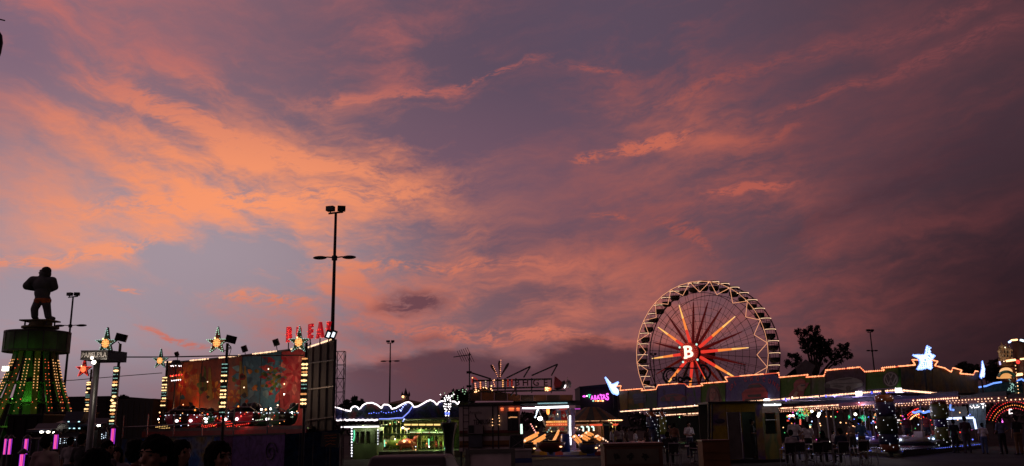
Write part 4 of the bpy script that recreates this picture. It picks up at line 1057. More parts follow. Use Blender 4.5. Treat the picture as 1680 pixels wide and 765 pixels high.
tree('dark leafy tree with lobed crown right of the big wheel', 1345, 88, [(1325, 551, 18), (1311, 545, 7), (1340, 563, 20), (1362, 567, 16), (1383, 573, 13), (1393, 582, 8), (1302, 590, 13), (1291, 596, 8), (1350, 583, 16), (1372, 588, 12), (1338, 539, 9), (1322, 572, 9)], .3, 4600, .17, seed=5)
tree('dark bush crown behind the left end of the white wavy lights', 577, 90, [(577, 662, 12), (565, 668, 10), (590, 667, 10), (572, 676, 14), (586, 680, 12)], .2, 2400, .2, seed=6)
tree('dark trees behind the right end of the bumper car roof', 1585, 85, [(1580, 606, 13), (1570, 612, 10), (1592, 604, 11), (1600, 612, 12), (1583, 618, 14)], .2, 3000, .2, seed=7)
tree('dark tree between the blue spike and the lit castle figure', 1632, 88, [(1632, 602, 14), (1622, 608, 10), (1644, 606, 13), (1630, 616, 14), (1652, 612, 12), (1648, 620, 12)], .2, 3000, .2, seed=8)
tree('small bush top above the navy container', 205, 80, [(203, 653, 5), (210, 656, 5), (198, 657, 5)], .12, 500, .14, seed=9)
tree('dark tree crown behind the winged bulb emblem', 755, 95, [(742, 652, 12), (756, 648, 12), (768, 650, 11), (750, 660, 14), (768, 662, 12), (730, 660, 9)], .2, 2400, .2, seed=10)
def tree_belt():
    rnd = random.Random(4); m = MB()
    for i in range(16000):
        px = rnd.uniform(-150, 1850); d = rnd.uniform(190, 260)
        h = 4.2 + 1.6 * mnoise.noise(Vector((px * .013, 0, 0))) + 1.0 * mnoise.noise(Vector((px * .06, 3, 0)))
        if px < 560: h *= .8
        p = G(px, d); p.z = rnd.random() ** .6 * h
        a = Vector((rnd.gauss(0, 1), rnd.gauss(0, 1), rnd.gauss(0, 1))).normalized(); b = a.orthogonal().normalized(); s_ = rnd.uniform(.4, .9)
        m.add([p - a * s_, p + b * s_ * .6, p + a * s_, p - b * s_ * .6], [(0, 1, 2, 3)])
    o = m.build('tree_belt', leaf_mat('leaf_far', (0.018, 0.02, 0.014)), None, G(840, 225), kind='stuff'); o['label'] = 'far dark belt of trees along the horizon'; o['category'] = 'trees'
tree_belt()

# ================================================================== CENTRE: ride with wavy white lights
def wave_ride():
    D = 50.0; Q = lambda x, y, dd=0.0: P(x, y, D + dd)
    org = G(650, D)
    t = thing('wavy_light_ride', 'low ride pavilion outlined with wavy white rope lights and a green lit inside', 'fairground ride', (org.x, org.y, 0))
    f = lambda lst: [(545 + a / 6.12, 640 + b / 6.12) for a, b in lst]
    arcs = [f([(30, 172), (80, 187), (130, 203), (188, 213)]), f([(186, 208), (190, 186), (205, 170), (230, 163), (255, 173), (270, 197)]), f([(280, 190), (295, 168), (315, 148), (350, 132), (400, 128), (450, 148), (498, 185)]),
            f([(498, 182), (505, 160), (520, 146), (560, 148), (585, 165), (598, 190)]), f([(598, 190), (640, 180), (700, 145), (740, 126), (770, 122), (795, 135), (822, 172)]), f([(822, 172), (860, 165), (900, 143), (949, 115)])]
    arcs += [[(699, 659), (706, 656.5), (712, 659), (717, 664.5)], [(717, 664.5), (720, 660), (725, 658), (730, 659)], [(738.5, 659), (746, 658.8), (751, 663.5), (753.5, 658.8)]]
    ROPE = emit('rope_white', (1, .86, .9), 2.6); ROPEB = emit('rope_blue', (.25, .32, 1), 1.1)
    for a in arcs: MB().path([Q(*p) for p in a], .038, 6).build('rope_light', ROPE, t)
    outline = [p for a in arcs for p in a]
    xs = sorted(set(int(p[0]) for p in outline)); segs = [550, 576, 600, 626, 652, 680, 706, 735, 754]
    def topy(px):
        best = None
        for a in arcs:
            for p, q in zip(a, a[1:]):
                if min(p[0], q[0]) <= px <= max(p[0], q[0]) and p[0] != q[0]:
                    y = p[1] + (q[1] - p[1]) * (px - p[0]) / (q[0] - p[0]); best = y if best is None else min(best, y)
        return best if best is not None else 664
    fm = mural('night_blue_mural', [(0.02, 0.03, 0.12), (0.05, 0.05, 0.16), (0.03, 0.05, 0.05), (0.12, 0.03, 0.04)], .8, 1.2, 6.0)
    for a, b in zip(segs, segs[1:]):
        top = [(x, topy(x) + .8) for x in np.linspace(a + .2, b - .2, 9)]
        pts = [Q(a + .2, 688.5, .1), Q(b - .2, 688.5, .1)] + [Q(x, y, .1) for x, y in reversed(top)]
        MB().prism(pts, (0, .12, 0)).build('fascia_panel', fm, t)
    sc = []
    for i in range(70):
        x = 551 + i * 1.0; sc.append((x, 688.3 + 1.6 * abs(math.sin(i * .42)) * (1 if i % 15 < 11 else .6)))
    MB().path([Q(*p) for p in sc if not 575 < p[0] < 578], .05, 5).build('scalloped_rope_light', emit('rope_white_dim', (1, .86, .9), 1.8), t)
    bl = f([(370, 235), (385, 243), (400, 228), (430, 226), (455, 240), (480, 226), (500, 214), (530, 236), (560, 224), (600, 228), (640, 210), (665, 215)])
    bulbs('blue_wave_bulbs', along([Q(*p, -.06) for p in bl], .16), .035, E_BLUE, t)
    MB().path([Q(*p, -.04) for p in f([(470, 290), (560, 290), (640, 282), (705, 280), (770, 220), (806, 165)])], .035, 5).build('blue_rope_light', ROPEB, t)
    bulbs('blue_dots', [Q(*p, -.06) for p in f([(680, 200), (690, 208), (700, 190), (710, 170), (725, 152), (740, 145), (722, 295), (712, 312)])], .05, emit('dot_blue', (.4, .5, 1), 2), t)
    # cash booth at the left with a light bar and a dotted light column
    GB = mat('booth_green', (0.10, 0.13, 0.05), 0.5, 0, .3, 2)
    a, b = Q(560, 701, -1), Q(622, 701, -1); zt = a.z
    MB().box(((a.x + b.x) / 2, D + .4, zt + .07), (b.x - a.x + .1, 2.9, .1)).build('booth_roof', DARKST, t)
    MB().box(((a.x + b.x) / 2, D - 1.07, zt), (b.x - a.x, .08, .07)).build('light_bar', emit('bar_white', (1, .9, .92), 2.4), t)
    w0, w1 = Q(579.5, 704, -.9), Q(618.5, 704, -.9)
    bx = MB(); bx.box(((w0.x + w1.x) / 2, D + .3, .425), (w1.x - w0.x, 2.3, .85)); bx.box(((w0.x + w1.x) / 2, D + .3, zt - .13), (w1.x - w0.x, 2.3, .26))
    bx.build('booth_wall', GB, t)
    zw0, zw1 = .85, zt - .26
    MB().box(((w0.x + w1.x) / 2, D + 1.4, (zw0 + zw1) / 2), (w1.x - w0.x, .06, zw1 - zw0)).build('booth_back', mat('booth_inner', (.12, .14, .06), .6), t)
    for px in (580.5, 590, 599.5, 611, 617.8):
        q = Q(px, 715, -.85); MB().box((q.x, q.y, (zw0 + zw1) / 2), (.09 if px not in (611, 580.5) else .25, .08, zw1 - zw0)).build('window_post', GB, t)
    MB().box(((w0.x + w1.x) / 2, D - .82, (zw0 + zw1) / 2), (w1.x - w0.x - .1, .01, zw1 - zw0)).build('window_pane', glass_mat(), t)
    lamp('booth_light', ((w0.x + w1.x) / 2 + .3, D + .6, zt - .22), 14, (1, .8, .45), t, .02)
    lamp('booth_eave_light', ((w0.x + w1.x) / 2, D - 1.6, zt - .1), 18, (.85, 1, .6), t, .1)
    for px, y0, y1, r in ((577, 703, 753, .05), (620, 706, 731, .035)):
        p0, p1 = Q(px, y0, -1.1), Q(px, y1, -1.1)
        MB().box(((p0 + p1) / 2) + Vector((0, .08, 0)), (.14, .1, (p0 - p1).length)).build('light_post', DARKST, t)
        bulbs('post_bulbs', along([p0, p1], .15), r, emit('post_bulb', (.92, .93, 1), 2.6), t)
    MB().path([Q(581, 706, -1.05), Q(581.5, 716, -1.05), Q(579.5, 724, -1.05)], .04).build('green_neon', emit('neon_green', (.15, .9, .5), .8), t)
    # the lit inside
    ins = Q(684, 720)
    MB().box((ins.x, D + 6, 1.6), (5.4, .1, 3.2)).build('back_wall', mural('stall_wall', [(.05, .10, .03), (.12, .16, .05), (.05, .08, .05), (.2, .16, .06)], 1.4, 1.0, 2.0), t)
    MB().box((ins.x, D + 3, .18), (5.2, 6, .36)).build('stage_floor', mat('stage', (.10, .12, .08), .4), t)
    MB().box((ins.x, D + 3, P(684, 689, D).z + .06), (5.2, 6, .08)).build('ceiling', mat('ceiling_pale', (.22, .24, .16), .6), t)
    for (y, mt, x0, x1, dd) in ((697, 'strip_yellow', 663, 724, .2), (702, None, 620, 728, 1.0), (709.5, 'strip_pale', 672, 728, 2.2), (716, None, 620, 728, 1.6)):
        p0, p1 = Q(x0, y, dd), Q(x1, y, dd)
        if mt:
            n = 5
            for i in range(n):
                c0, c1 = p0.lerp(p1, i / n), p0.lerp(p1, (i + .86) / n)
                MB().bar(c0, c1, .06, .09 if mt == 'strip_yellow' else .05).build('light_strip', emit(mt, (1, .66, .22) if mt == 'strip_yellow' else (.8, 1, .6), 1.3 if mt == 'strip_yellow' else .7), t)
        MB().bar(p0 + Vector((0, .05, .1)), p1 + Vector((0, .05, .1)), .06, .12).build('valance', mat('valance_green', (.08, .14, .05), .5), t)
    scl = MB(); scl.path([Q(664 + i, 699.5 + 2.6 * abs(math.sin(i * .33)), .1) for i in range(62)], .04, 5); scl.build('scalloped_trim', mat('trim_olive', (.22, .22, .08), .5), t)
    scl = MB(); scl.path([Q(664 + i, 690.5 + 2.4 * abs(math.sin(i * .33 + 1)), .1) for i in range(62)], .035, 5); scl.build('scalloped_trim', mat('trim_olive', (.22, .22, .08), .5), t)
    rnd = random.Random(2)
    for i in range(16):
        px = 622 + i * 7 + rnd.uniform(-1, 1); dd = rnd.uniform(2, 4.6); p = Q(px, 720, dd)
        MB().tube((p.x, p.y, .36), (p.x, p.y, P(684, 690, D).z), .03).build('pole', mat('pole_brass', (.3, .28, .1), .3, .6), t)
    for lx, ly, mt, r in ((648, 693, E_GREEN, .05), (654, 692.5, E_WARM, .05), (629, 697, E_WARM, .05), (640, 697, E_AMBER, .05), (661, 702, E_FLOOD, .1), (666, 704, E_WARM, .12), (670, 703, E_WARM, .1), (624, 713, E_WARM, .04), (648, 721, E_FLOOD, .05), (663, 724, E_WARM, .14), (672, 725, E_AMBER, .1), (633, 727, E_AMBER, .06), (651, 729, E_AMBER, .06), (704, 733, E_FLOOD, .05), (704, 722, E_GREEN, .07), (731, 716, E_WARM, .05), (744, 733, E_FLOOD, .06), (700, 728, E_AMBER, .06), (682, 733, E_COOL, .05), (682, 738, E_WARM, .05), (697, 752, E_WARM, .05), (707, 751.5, emit('pale_green_lamp', (.6, 1, .5), 1.2), .08), (712, 751.5, emit('pale_green_lamp', (.6, 1, .5), 1.2), .06)):
        MB().ball(Q(lx, ly, 1.4), r * .6, 8, 6).build('lamp', mt, t)
    for px, y0, y1 in ((631, 722, 733), (703.5, 720, 731), (730, 722, 737)):
        MB().tube(Q(px, y0, 1.2), Q(px, y1, 1.2), .035).build('neon_tube', emit('neon_mint', (.3, 1, .6), 1.2), t)
    for i in range(26):
        px = rnd.uniform(676, 742); z = rnd.choice((.6, .95, 1.3)); p = Q(px, 720, 3.4 + rnd.random())
        c = rnd.choice(((.4, .05, .04), (.35, .3, .08), (.08, .3, .08), (.35, .3, .3), (.3, .12, .04)))
        MB().ball((p.x, p.y, z), (.12, .12, .15), 8, 6).ball((p.x, p.y, z + .19), (.08, .08, .08), 8, 6).build('prize_toy', mat('toy_%d' % int(c[0] * 100 + c[1] * 10), c, .8), t)
    for z in (.48, .82, 1.16): 
        p0, p1 = Q(674, 720, 3.9), Q(744, 720, 3.9); MB().bar((p0.x, p0.y, z), (p1.x, p1.y, z), .5, .04).build('shelf', WOOD, t)
    for px, py, w, c in ((640, 700, 26, (.75, 1, .4)), (664, 705, 34, (1, .9, .6)), (690, 705, 30, (.8, 1, .35)), (715, 712, 34, (.65, 1, .3)), (735, 728, 16, (.5, 1, .3))):
        lamp('stall_light', Q(px, py, 2.2), w, c, t, .15)
    # dark flared pillar in front

def glass_mat():
    if 'window_glass' in MATS: return MATS['window_glass']
    m = bpy.data.materials.new('window_glass'); m.use_nodes = True; nt = m.node_tree; b = nt.nodes['Principled BSDF']
    b.inputs['Transmission Weight'].default_value = 1.0; b.inputs['Roughness'].default_value = .03; b.inputs['IOR'].default_value = 1.2; b.inputs['Base Color'].default_value = (.9, .95, .95, 1)
    MATS['window_glass'] = m; return m

wave_ride()
def small_ride(label, px, d, c, n):
    g = G(px, d); t = thing('kiddie_horse_car', label, 'ride car', (g.x, g.y, .36))
    MB().ball((g.x, g.y, .75), (.55, .3, .28), 14, 10).build('body', c, t, smooth=True)
    MB().capsule((g.x + .4, g.y, .85), (g.x + .62, g.y, 1.25), .13, .1).ball((g.x + .7, g.y, 1.28), (.17, .09, .1), 10, 8).build('head', c, t, smooth=True)
    for sx in (-.3, .3):
        for sy in (-.15, .15): MB().tube((g.x + sx, g.y + sy, .6), (g.x + sx * 1.3, g.y + sy, .36), .06, .04).build('leg', c, t)
    MB().tube((g.x, g.y, .36), (g.x, g.y, 2.3), .025).build('pole', STEEL, t)
small_ride('yellow green hobby horse inside the green lit ride', 650, 53, mat('horse_lime', (.25, .3, .06), .4), 1)
small_ride('cream hobby horse inside the green lit ride', 630, 53.5, mat('horse_cream', (.4, .36, .22), .4), 1)
small_ride('red hobby horse inside the green lit ride', 668, 52.5, mat('horse_red', (.4, .06, .04), .4), 1)

def emblem():
    D = 49.0; f = lambda lst: [P(640 + a / 5.667, 630 + b / 5.667, D) for a, b in lst]
    b0 = P(734, 690, D); t = thing('winged_emblem', 'white bulb figure with feelers and wings above the wavy rope lights', 'light figure', (b0.x, b0.y, 0))
    out = f([(500, 150), (480, 110), (500, 105), (520, 125), (545, 105), (585, 95), (570, 130), (572, 165), (572, 205), (562, 245), (552, 300), (512, 300), (505, 245), (492, 205), (495, 165)])
    MB().prism([p + Vector((0, .05, 0)) for p in out], (0, .08, 0)).build('backing_plate', DARKST, t)
    MB().tube((b0.x, b0.y + .1, 0), (b0.x, b0.y + .1, P(734, 660, D).z), .05).build('post', DARKST, t)
    pts = []
    for l in ([(468, 100), (480, 106), (495, 122), (508, 132)], [(592, 97), (580, 105), (566, 118), (552, 132)], [(520, 112), (545, 112), (535, 128), (525, 128), (548, 128)], [(512, 160), (506, 185), (500, 205), (508, 228), (515, 248), (517, 265)], [(560, 160), (562, 185), (561, 205), (555, 228), (548, 248), (546, 265)],
              [(512, 145), (530, 150), (548, 145), (560, 150)], [(520, 190), (545, 190)], [(518, 212), (548, 212)], [(518, 295), (545, 295)], [(525, 240), (540, 240)]):
        pts += along(f(l), .15)
    bulbs('white_bulbs', pts, .046, E_WHITE, t)
    bulbs('blue_bulbs', f([(515, 270), (518, 282), (546, 270), (546, 282), (530, 272)]), .05, E_BLUE, t)
    for a, b, y0 in ((640, 60, 75), (675, 55, 75), (628, 110, 145), (585, 80, 140), (507, 85, 95)): bulbs('green_bulbs', along(f([(a, b), (a, y0)]), .1), .028, emit('bulb_pale_green', (.6, 1, .6), 1.0), t)
    bulbs('green_bulbs', along(f([(708, 50), (690, 100)]), .14), .03, emit('bulb_pale_green', (.6, 1, .6), 1.0), t)
emblem()
def pillar():
    D = 44.0; g = G(737, D); z = lambda py: P(737, py, D).z; k = D / FPX
    t = thing('flared_pillar', 'dark flared pillar like a closed canopy in front of the green lit ride', 'pillar', (g.x, g.y, 0))
    MB().lathe([(.32, 0), (.36, .1), (.26, .2), (7 * k, z(735)), (7.5 * k, z(722)), (9 * k, z(710)), (12.5 * k, z(697)), (12.8 * k, z(694)), (11 * k, z(693))], (g.x, g.y, 0), 18).build('canopy', BLACK, t, smooth=True)
    MB().tube((g.x, g.y, z(694)), (g.x, g.y, z(686)), .05).build('stem', STEEL, t)
    for i in range(8):
        a = 2 * math.pi * i / 8
        MB().path([(g.x + r * math.cos(a), g.y + r * math.sin(a), zz) for r, zz in ((7.2 * k, z(735)), (7.7 * k, z(722)), (9.2 * k, z(710)), (12.7 * k, z(697)))], .015, 4).build('seam', RUBBER, t)
pillar()
def far_tent():
    D = 80.0; g = G(665, D); z = lambda py: P(665, py, D).z
    t = thing('round_tent', 'brown round tent roof with a castle finial behind the wavy lights', 'tent', (g.x, g.y, 0))
    n = 16; k = D / FPX; r0 = 62 * k
    for i in range(n):
        a, b = 2 * math.pi * i / n, 2 * math.pi * (i + 1) / n
        MB().add([(g.x + r0 * math.cos(a), g.y + r0 * math.sin(a), z(668)), (g.x + r0 * math.cos(b), g.y + r0 * math.sin(b), z(668)), (g.x + .3 * math.cos(b), g.y + .3 * math.sin(b), z(656)), (g.x + .3 * math.cos(a), g.y + .3 * math.sin(a), z(656))], [(0, 1, 2, 3)]).build('roof_segment', mat('tent_brown', (.16, .08, .045), .8) if i % 2 else mat('tent_rust', (.12, .05, .035), .8), t)
    MB().lathe([(r0, .3), (r0, z(668))], (g.x, g.y, 0), 24).build('wall', mat('tent_dark', (.02, .018, .016), .9), t)
    f = MB().lathe([(.34, 0), (.34, .35), (.2, .36)], (g.x, g.y, z(656)), 10).build('finial_base', mat('finial_white', (.5, .45, .42), .5), t)
    MB().lathe([(.26, 0), (.16, .25), (.05, .6), (.0, .75)], (g.x, g.y, z(656) + .35), 8).build('finial_spire', BLACK, f)
    for sx in (-.32, .32): MB().lathe([(.1, 0), (.1, .2), (.0, .5)], (g.x + sx, g.y, z(656) + .3), 8).build('finial_turret', BLACK, f)
    MB().ball(P(661, 651, D - .4), .11, 8, 6).build('finial_lamp', E_WARM, t)
far_tent()
def scribble_sign():
    D = 24.0; c = P(542, 722, D); k = D / FPX
    t = thing('chalk_sign', 'small dark board with orange hand lettering beside the grey wing wall', 'sign', (c.x, c.y, 0))
    MB().box((c.x, c.y, c.z), (29 * k, .04, 22 * k), M=Matrix.Rotation(.08, 3, 'Y')).build('board', BLACK, t)
    MB().tube((c.x, c.y + .05, 0), (c.x, c.y + .05, c.z), .03).build('leg', BLACK, t)
    rnd = random.Random(8); CH = mat('chalk_orange', (.38, .14, .04), .8)
    for j, (yy, w) in enumerate(((714.5, 20), (719, 20), (723.5, 16), (731, 17))):
        pts = []
        n = 14
        for i in range(n):
            x = 542 - w / 2 + w * i / (n - 1); arch = -3.0 * math.sin(math.pi * i / (n - 1)) if j == 3 else 0
            pts.append(P(x, yy + arch - (x - 542) * .09 + rnd.uniform(-1.0, 1.0), D - .03))
        MB().path(pts, .010, 4).build('lettering', CH, t)
scribble_sign()

def parked_car():
    D = 15.0; k = D / FPX; c = P(664, 745, D); zt = P(664, 749, D).z; w = 1.5
    t = thing('parked_car', 'dark parked car low in front of the green lit ride', 'car', (c.x, D + 1.6, 0))
    sec = [(-.0, .30), (-.02, .75), (.06, .92), (.42, zt - .02), (.7, zt), (2.1, zt - .03), (2.75, .98), (3.7, .86), (3.85, .6), (3.8, .3)]
    m = MB(); n = len(sec); vs = []
    for sx, inset in ((-1, 0), (1, 0)):
        for (yy, zz_) in sec:
            tuck = .13 * max(0, (zz_ - .85) / .5); vs.append((c.x + sx * (w / 2 - tuck), D + yy, zz_))
    m.add(vs, [tuple(range(n)), tuple(range(2 * n - 1, n - 1, -1))] + [(i, n + i, n + (i + 1) % n, (i + 1) % n) for i in range(n)])
    ob = m.build('body', mat('car_dark_paint', (.008, .008, .009), .6), t)
    bv = ob.modifiers.new('bevel', 'BEVEL'); bv.width = .05; bv.segments = 2
    MB().add([(c.x - .6, D + .09, .97), (c.x + .6, D + .09, .97), (c.x + .53, D + .41, zt - .06), (c.x - .53, D + .41, zt - .06)], [(0, 1, 2, 3)]).build('rear_window', GLASSD, t)
    for sx in (-1, 1):
        MB().box((c.x + sx * .66, D - .03, .76), (.22, .06, .2)).build('tail_light', mat('tail_red', (.12, .01, .01), .3), t)
        for yy in (.75, 3.0):
            wv = MB().tube((c.x + sx * .82, D + yy, .3), (c.x + sx * .62, D + yy, .3), .3, n=18).build('wheel', RUBBER, t); MB().tube((c.x + sx * .825, D + yy, .3), (c.x + sx * .8, D + yy, .3), .19, n=12).build('rim', STEEL, wv)
    MB().box((c.x, D - .06, .5), (1.5, .12, .16)).build('bumper', RUBBER, t)
parked_car()

# ------------------------------------------------------------------ trailer, boards, aerial
def trailer():
    D = 36.0; Q = lambda x, y, dd=0: P(x, y, D + dd)
    a, b = Q(753, 667), Q(853, 666); zt = (a.z + b.z) / 2; zb = Q(800, 740).z
    cx, w = (a.x + b.x) / 2, b.x - a.x
    t = thing('service_trailer', 'off-white service trailer with a ladder, dark lettering and coloured stripes', 'trailer', (cx, D + 1.5, 0))
    TW = mat('trailer_white', (.52, .47, .46), .55, 0, .3, 1.2)
    MB().box((cx, D + 1.6, (zt + zb) / 2), (w, 3.2, zt - zb)).build('body', TW, t)
    MB().box((cx, D + 1.6, zt + .04), (w + .08, 3.3, .08)).build('roof_edge', DARKST, t)
    for y0, y1, c in ((707, 710.5, (.16, .03, .02)), (711.5, 715, (.1, .1, .03)), (724, 730.5, (.26, .12, .02)), (731, 733, (.16, .04, .02))):
        p0, p1 = Q(754, y0), Q(852, y1); MB().box((cx, D - .006, (p0.z + p1.z) / 2), (w - .02, .012, abs(p0.z - p1.z))).build('stripe', mat('stripe_%d' % y0, c, .5), t)
    for px in (808.5, 817.5):
        p = Q(px, 700); MB().box((p.x, D - .02, (zt + zb) / 2), (.05, .05, zt - zb - .02)).build('door_joint', DARKST, t)
    bulbs('joint_bulbs', [Q(px, y, -.08) for px, y in ((808, 688), (808, 693), (808, 698), (818.5, 682), (819, 686), (819.5, 691), (819, 697))], .022, E_WARM, t)
    p0, p1 = Q(834, 677), Q(849, 705)
    fr = MB().box(((p0.x + p1.x) / 2, D - .012, (p0.z + p1.z) / 2), (p1.x - p0.x + .08, .03, p0.z - p1.z + .08)).build('window', BLACK, t)
    MB().box(((p0.x + p1.x) / 2, D - .035, (p0.z + p1.z) / 2), (p1.x - p0.x, .012, p0.z - p1.z)).build('pane', GLASSD, fr)
    MB().box(((p0.x + p1.x) / 2, D - .05, (p0.z + p1.z) / 2), (.035, .03, p0.z - p1.z)).build('mullion', BLACK, fr)
    MB().path([Q(834.5, 686, -.07), Q(838, 684.6, -.07), Q(848.5, 684.8, -.07)], .022).build('window_light', emit('window_glow', (1, .45, .18), .7), fr)
    for px0, px1 in ((821.5, 826), (835, 843), (847.5, 852.5)):
        q0, q1 = Q(px0, 671.5, -.06), Q(px1, 671.5, -.06)
        MB().bar(q0, q1, .05, .13).build('marker_lamp', emit('marker_red', (1, .16, .06), .9), t)
        bulbs('marker_bulbs', along([q0 + Vector((0, -.03, .02)), q1 + Vector((0, -.03, .02))], .05), .016, E_AMBER, t)
    la, lb = Q(760, 700, -.1), Q(769, 700, -.1)
    ld = MB()
    for q in (la, lb): MB().tube((q.x, q.y, zb), (q.x, q.y, zt + .25), .018).build('ladder_rail', DARKST, t)
    for i in range(8):
        z = zb + .1 + i * .27; MB().tube((la.x, la.y, z), (lb.x, lb.y, z), .014).build('ladder_rung', DARKST, t)
    MB().box((Q(780, 704.5, -.22)), (24 * D / FPX, .4, 14.5 * D / FPX)).build('air_conditioner', mat('ac_grey', (.26, .24, .24), .6), t)
    MB().box(Q(773, 704.5, -.43), (.22, .03, .30)).build('fan_grille', BLACK, t)
    MB().box((Q(780.5, 724, -.2)), (21 * D / FPX, .36, 18 * D / FPX)).build('equipment_box', mat('box_slate', (.07, .085, .11), .6), t)
    MB().path([Q(779, 679, -.03), Q(781, 686, -.03), Q(787, 691, -.03), Q(793, 700, -.05), Q(793, 710, -.05)], .02).build('power_cable', BLACK, t)
    text_part('lettering', 'TEMBUSA', .27, .01, mat('letter_dark', (.03, .03, .03), .6), t, Q(791, 693, -.012), U0, V0, .006, sx=.62)
    text_part('script_lettering', 'Amelia', .17, .01, mat('letter_faint', (.16, .14, .14), .6), t, Q(780, 677, -.012), U0, V0, 0, sx=1.1)
    for px in (775, 790, 832):
        q = Q(px, 748, .3); MB().tube((q.x - .1, q.y, .32), (q.x + .12, q.y, .32), .32, n=18).build('wheel', RUBBER, t)
    for px in (757, 848):
        q = Q(px, 745, .2); MB().box((q.x, q.y, zb / 2), (.08, .08, zb)).build('leg', DARKST, t)
trailer()
def aerial(label, px, py, d, boom, n, tilt, h_to):
    top = P(px, py, d); t = thing('tv_aerial', label, 'aerial', (top.x, top.y, P(px, h_to, d).z))
    MB().tube((top.x, top.y, P(px, h_to, d).z), top + Vector((0, 0, .1)), .03, .025).build('mast', BLACK, t)
    a, b = P(px + boom[0], py + boom[1], d), P(px + boom[2], py + boom[3], d)
    MB().tube(a, b, .018).build('boom', BLACK, t)
    for i in range(n):
        p = a.lerp(b, .35 + .62 * i / (n - 1)) if n > 1 else b
        v = Vector((math.sin(tilt), .25, math.cos(tilt))) * (.26 + .02 * i)
        MB().tube(p - v, p + v, .011).build('element', BLACK, t)
    return t
ar = aerial('branched television aerial on a mast above the trailer', 770, 583, 37, (-26, 3, 3, -1), 6, -.45, 662)
for px, py in ((770, 611), (770, 634)):
    q = P(px, py, 37); MB().bar(q - Vector((.12, 0, 0)), q + Vector((.1, 0, 0)), .05, .1).build('clamp', BLACK, ar)
aerial('small branched aerial on the pavilion roof before the big wheel', 1221, 600, 60, (-17, -2, 3, 1), 4, .2, 622)

def board(name, label, cat, px0, px1, py, d, m_face, m_frame, rim=.06):
    a, b = P(px0, py, d), P(px1, py, d); zt = a.z; cx = (a.x + b.x) / 2; w = b.x - a.x
    t = thing(name, label, cat, (cx, d, 0))
    MB().box((cx, d + .03, (zt + .15) / 2), (w - .02, .03, zt - .17)).build('panel', m_face, t)
    for z in (zt - rim / 2, .18): MB().box((cx, d, z), (w, .05, rim)).build('frame_rail', m_frame, t)
    for sx in (-1, 1): MB().box((cx + sx * (w / 2 - rim / 2), d, zt / 2), (rim, .047, zt)).build('frame_post', m_frame, t)
    return t, cx, w, zt
board('notice_board', 'blank pale board with a green grey frame in the foreground before the trailer', 'board', 764, 845, 737.5, 15, mat('board_pale', (.62, .55, .53), .6), mat('frame_greygreen', (.11, .12, .10), .5), .07)
def striped_bench():
    D = 34.0; t0 = G(858, D); t = thing('striped_counter', 'low white counter with a blue stripe beside the trailer', 'counter', (t0.x, t0.y, 0))
    a, b = P(843, 740, D), P(872, 740, D); zt = a.z; cx = (a.x + b.x) / 2; w = b.x - a.x
    for z0, z1, c in ((.05, zt * .38, (.3, .28, .28)), (zt * .38 + .005, zt * .62, (.03, .06, .22)), (zt * .62 + .005, zt, (.32, .3, .3))):
        MB().box((cx, D + .3, (z0 + z1) / 2), (w, .6, z1 - z0)).build('band', mat('band_%d' % int(c[2] * 1000), c, .6), t)
    MB().box((cx, D + .3, zt + .03), (w + .06, .7, .05)).build('top', WHITEP, t)
striped_bench()
def tilted_frame():
    D = 35.0; t0 = G(845, D); t = thing('barrier_frame', 'dark X-braced metal barrier leaning by the trailer', 'barrier', (t0.x, t0.y, 0))
    q = lambda x, y: P(x, y, D)
    MB().path([q(836, 735), q(837, 714), q(858, 714), q(859, 735)], .02, closed=True).build('frame', STEEL, t)
    for a, b in (((837, 714), (859, 735)), ((858, 722), (840, 734))): MB().tube(q(*a), q(*b), .014).build('brace', STEEL, t)
    MB().prism([q(837, 715) + Vector((0, .04, 0)), q(858, 715) + Vector((0, .04, 0)), q(858.5, 735) + Vector((0, .04, 0)), q(836.5, 735) + Vector((0, .04, 0))], (0, .02, 0)).build('sheet', BLACK, t)
    for x in (837, 858): MB().tube(q(x, 735), Vector((q(x, 735).x, D, 0)), .02).build('leg', STEEL, t)
tilted_frame()

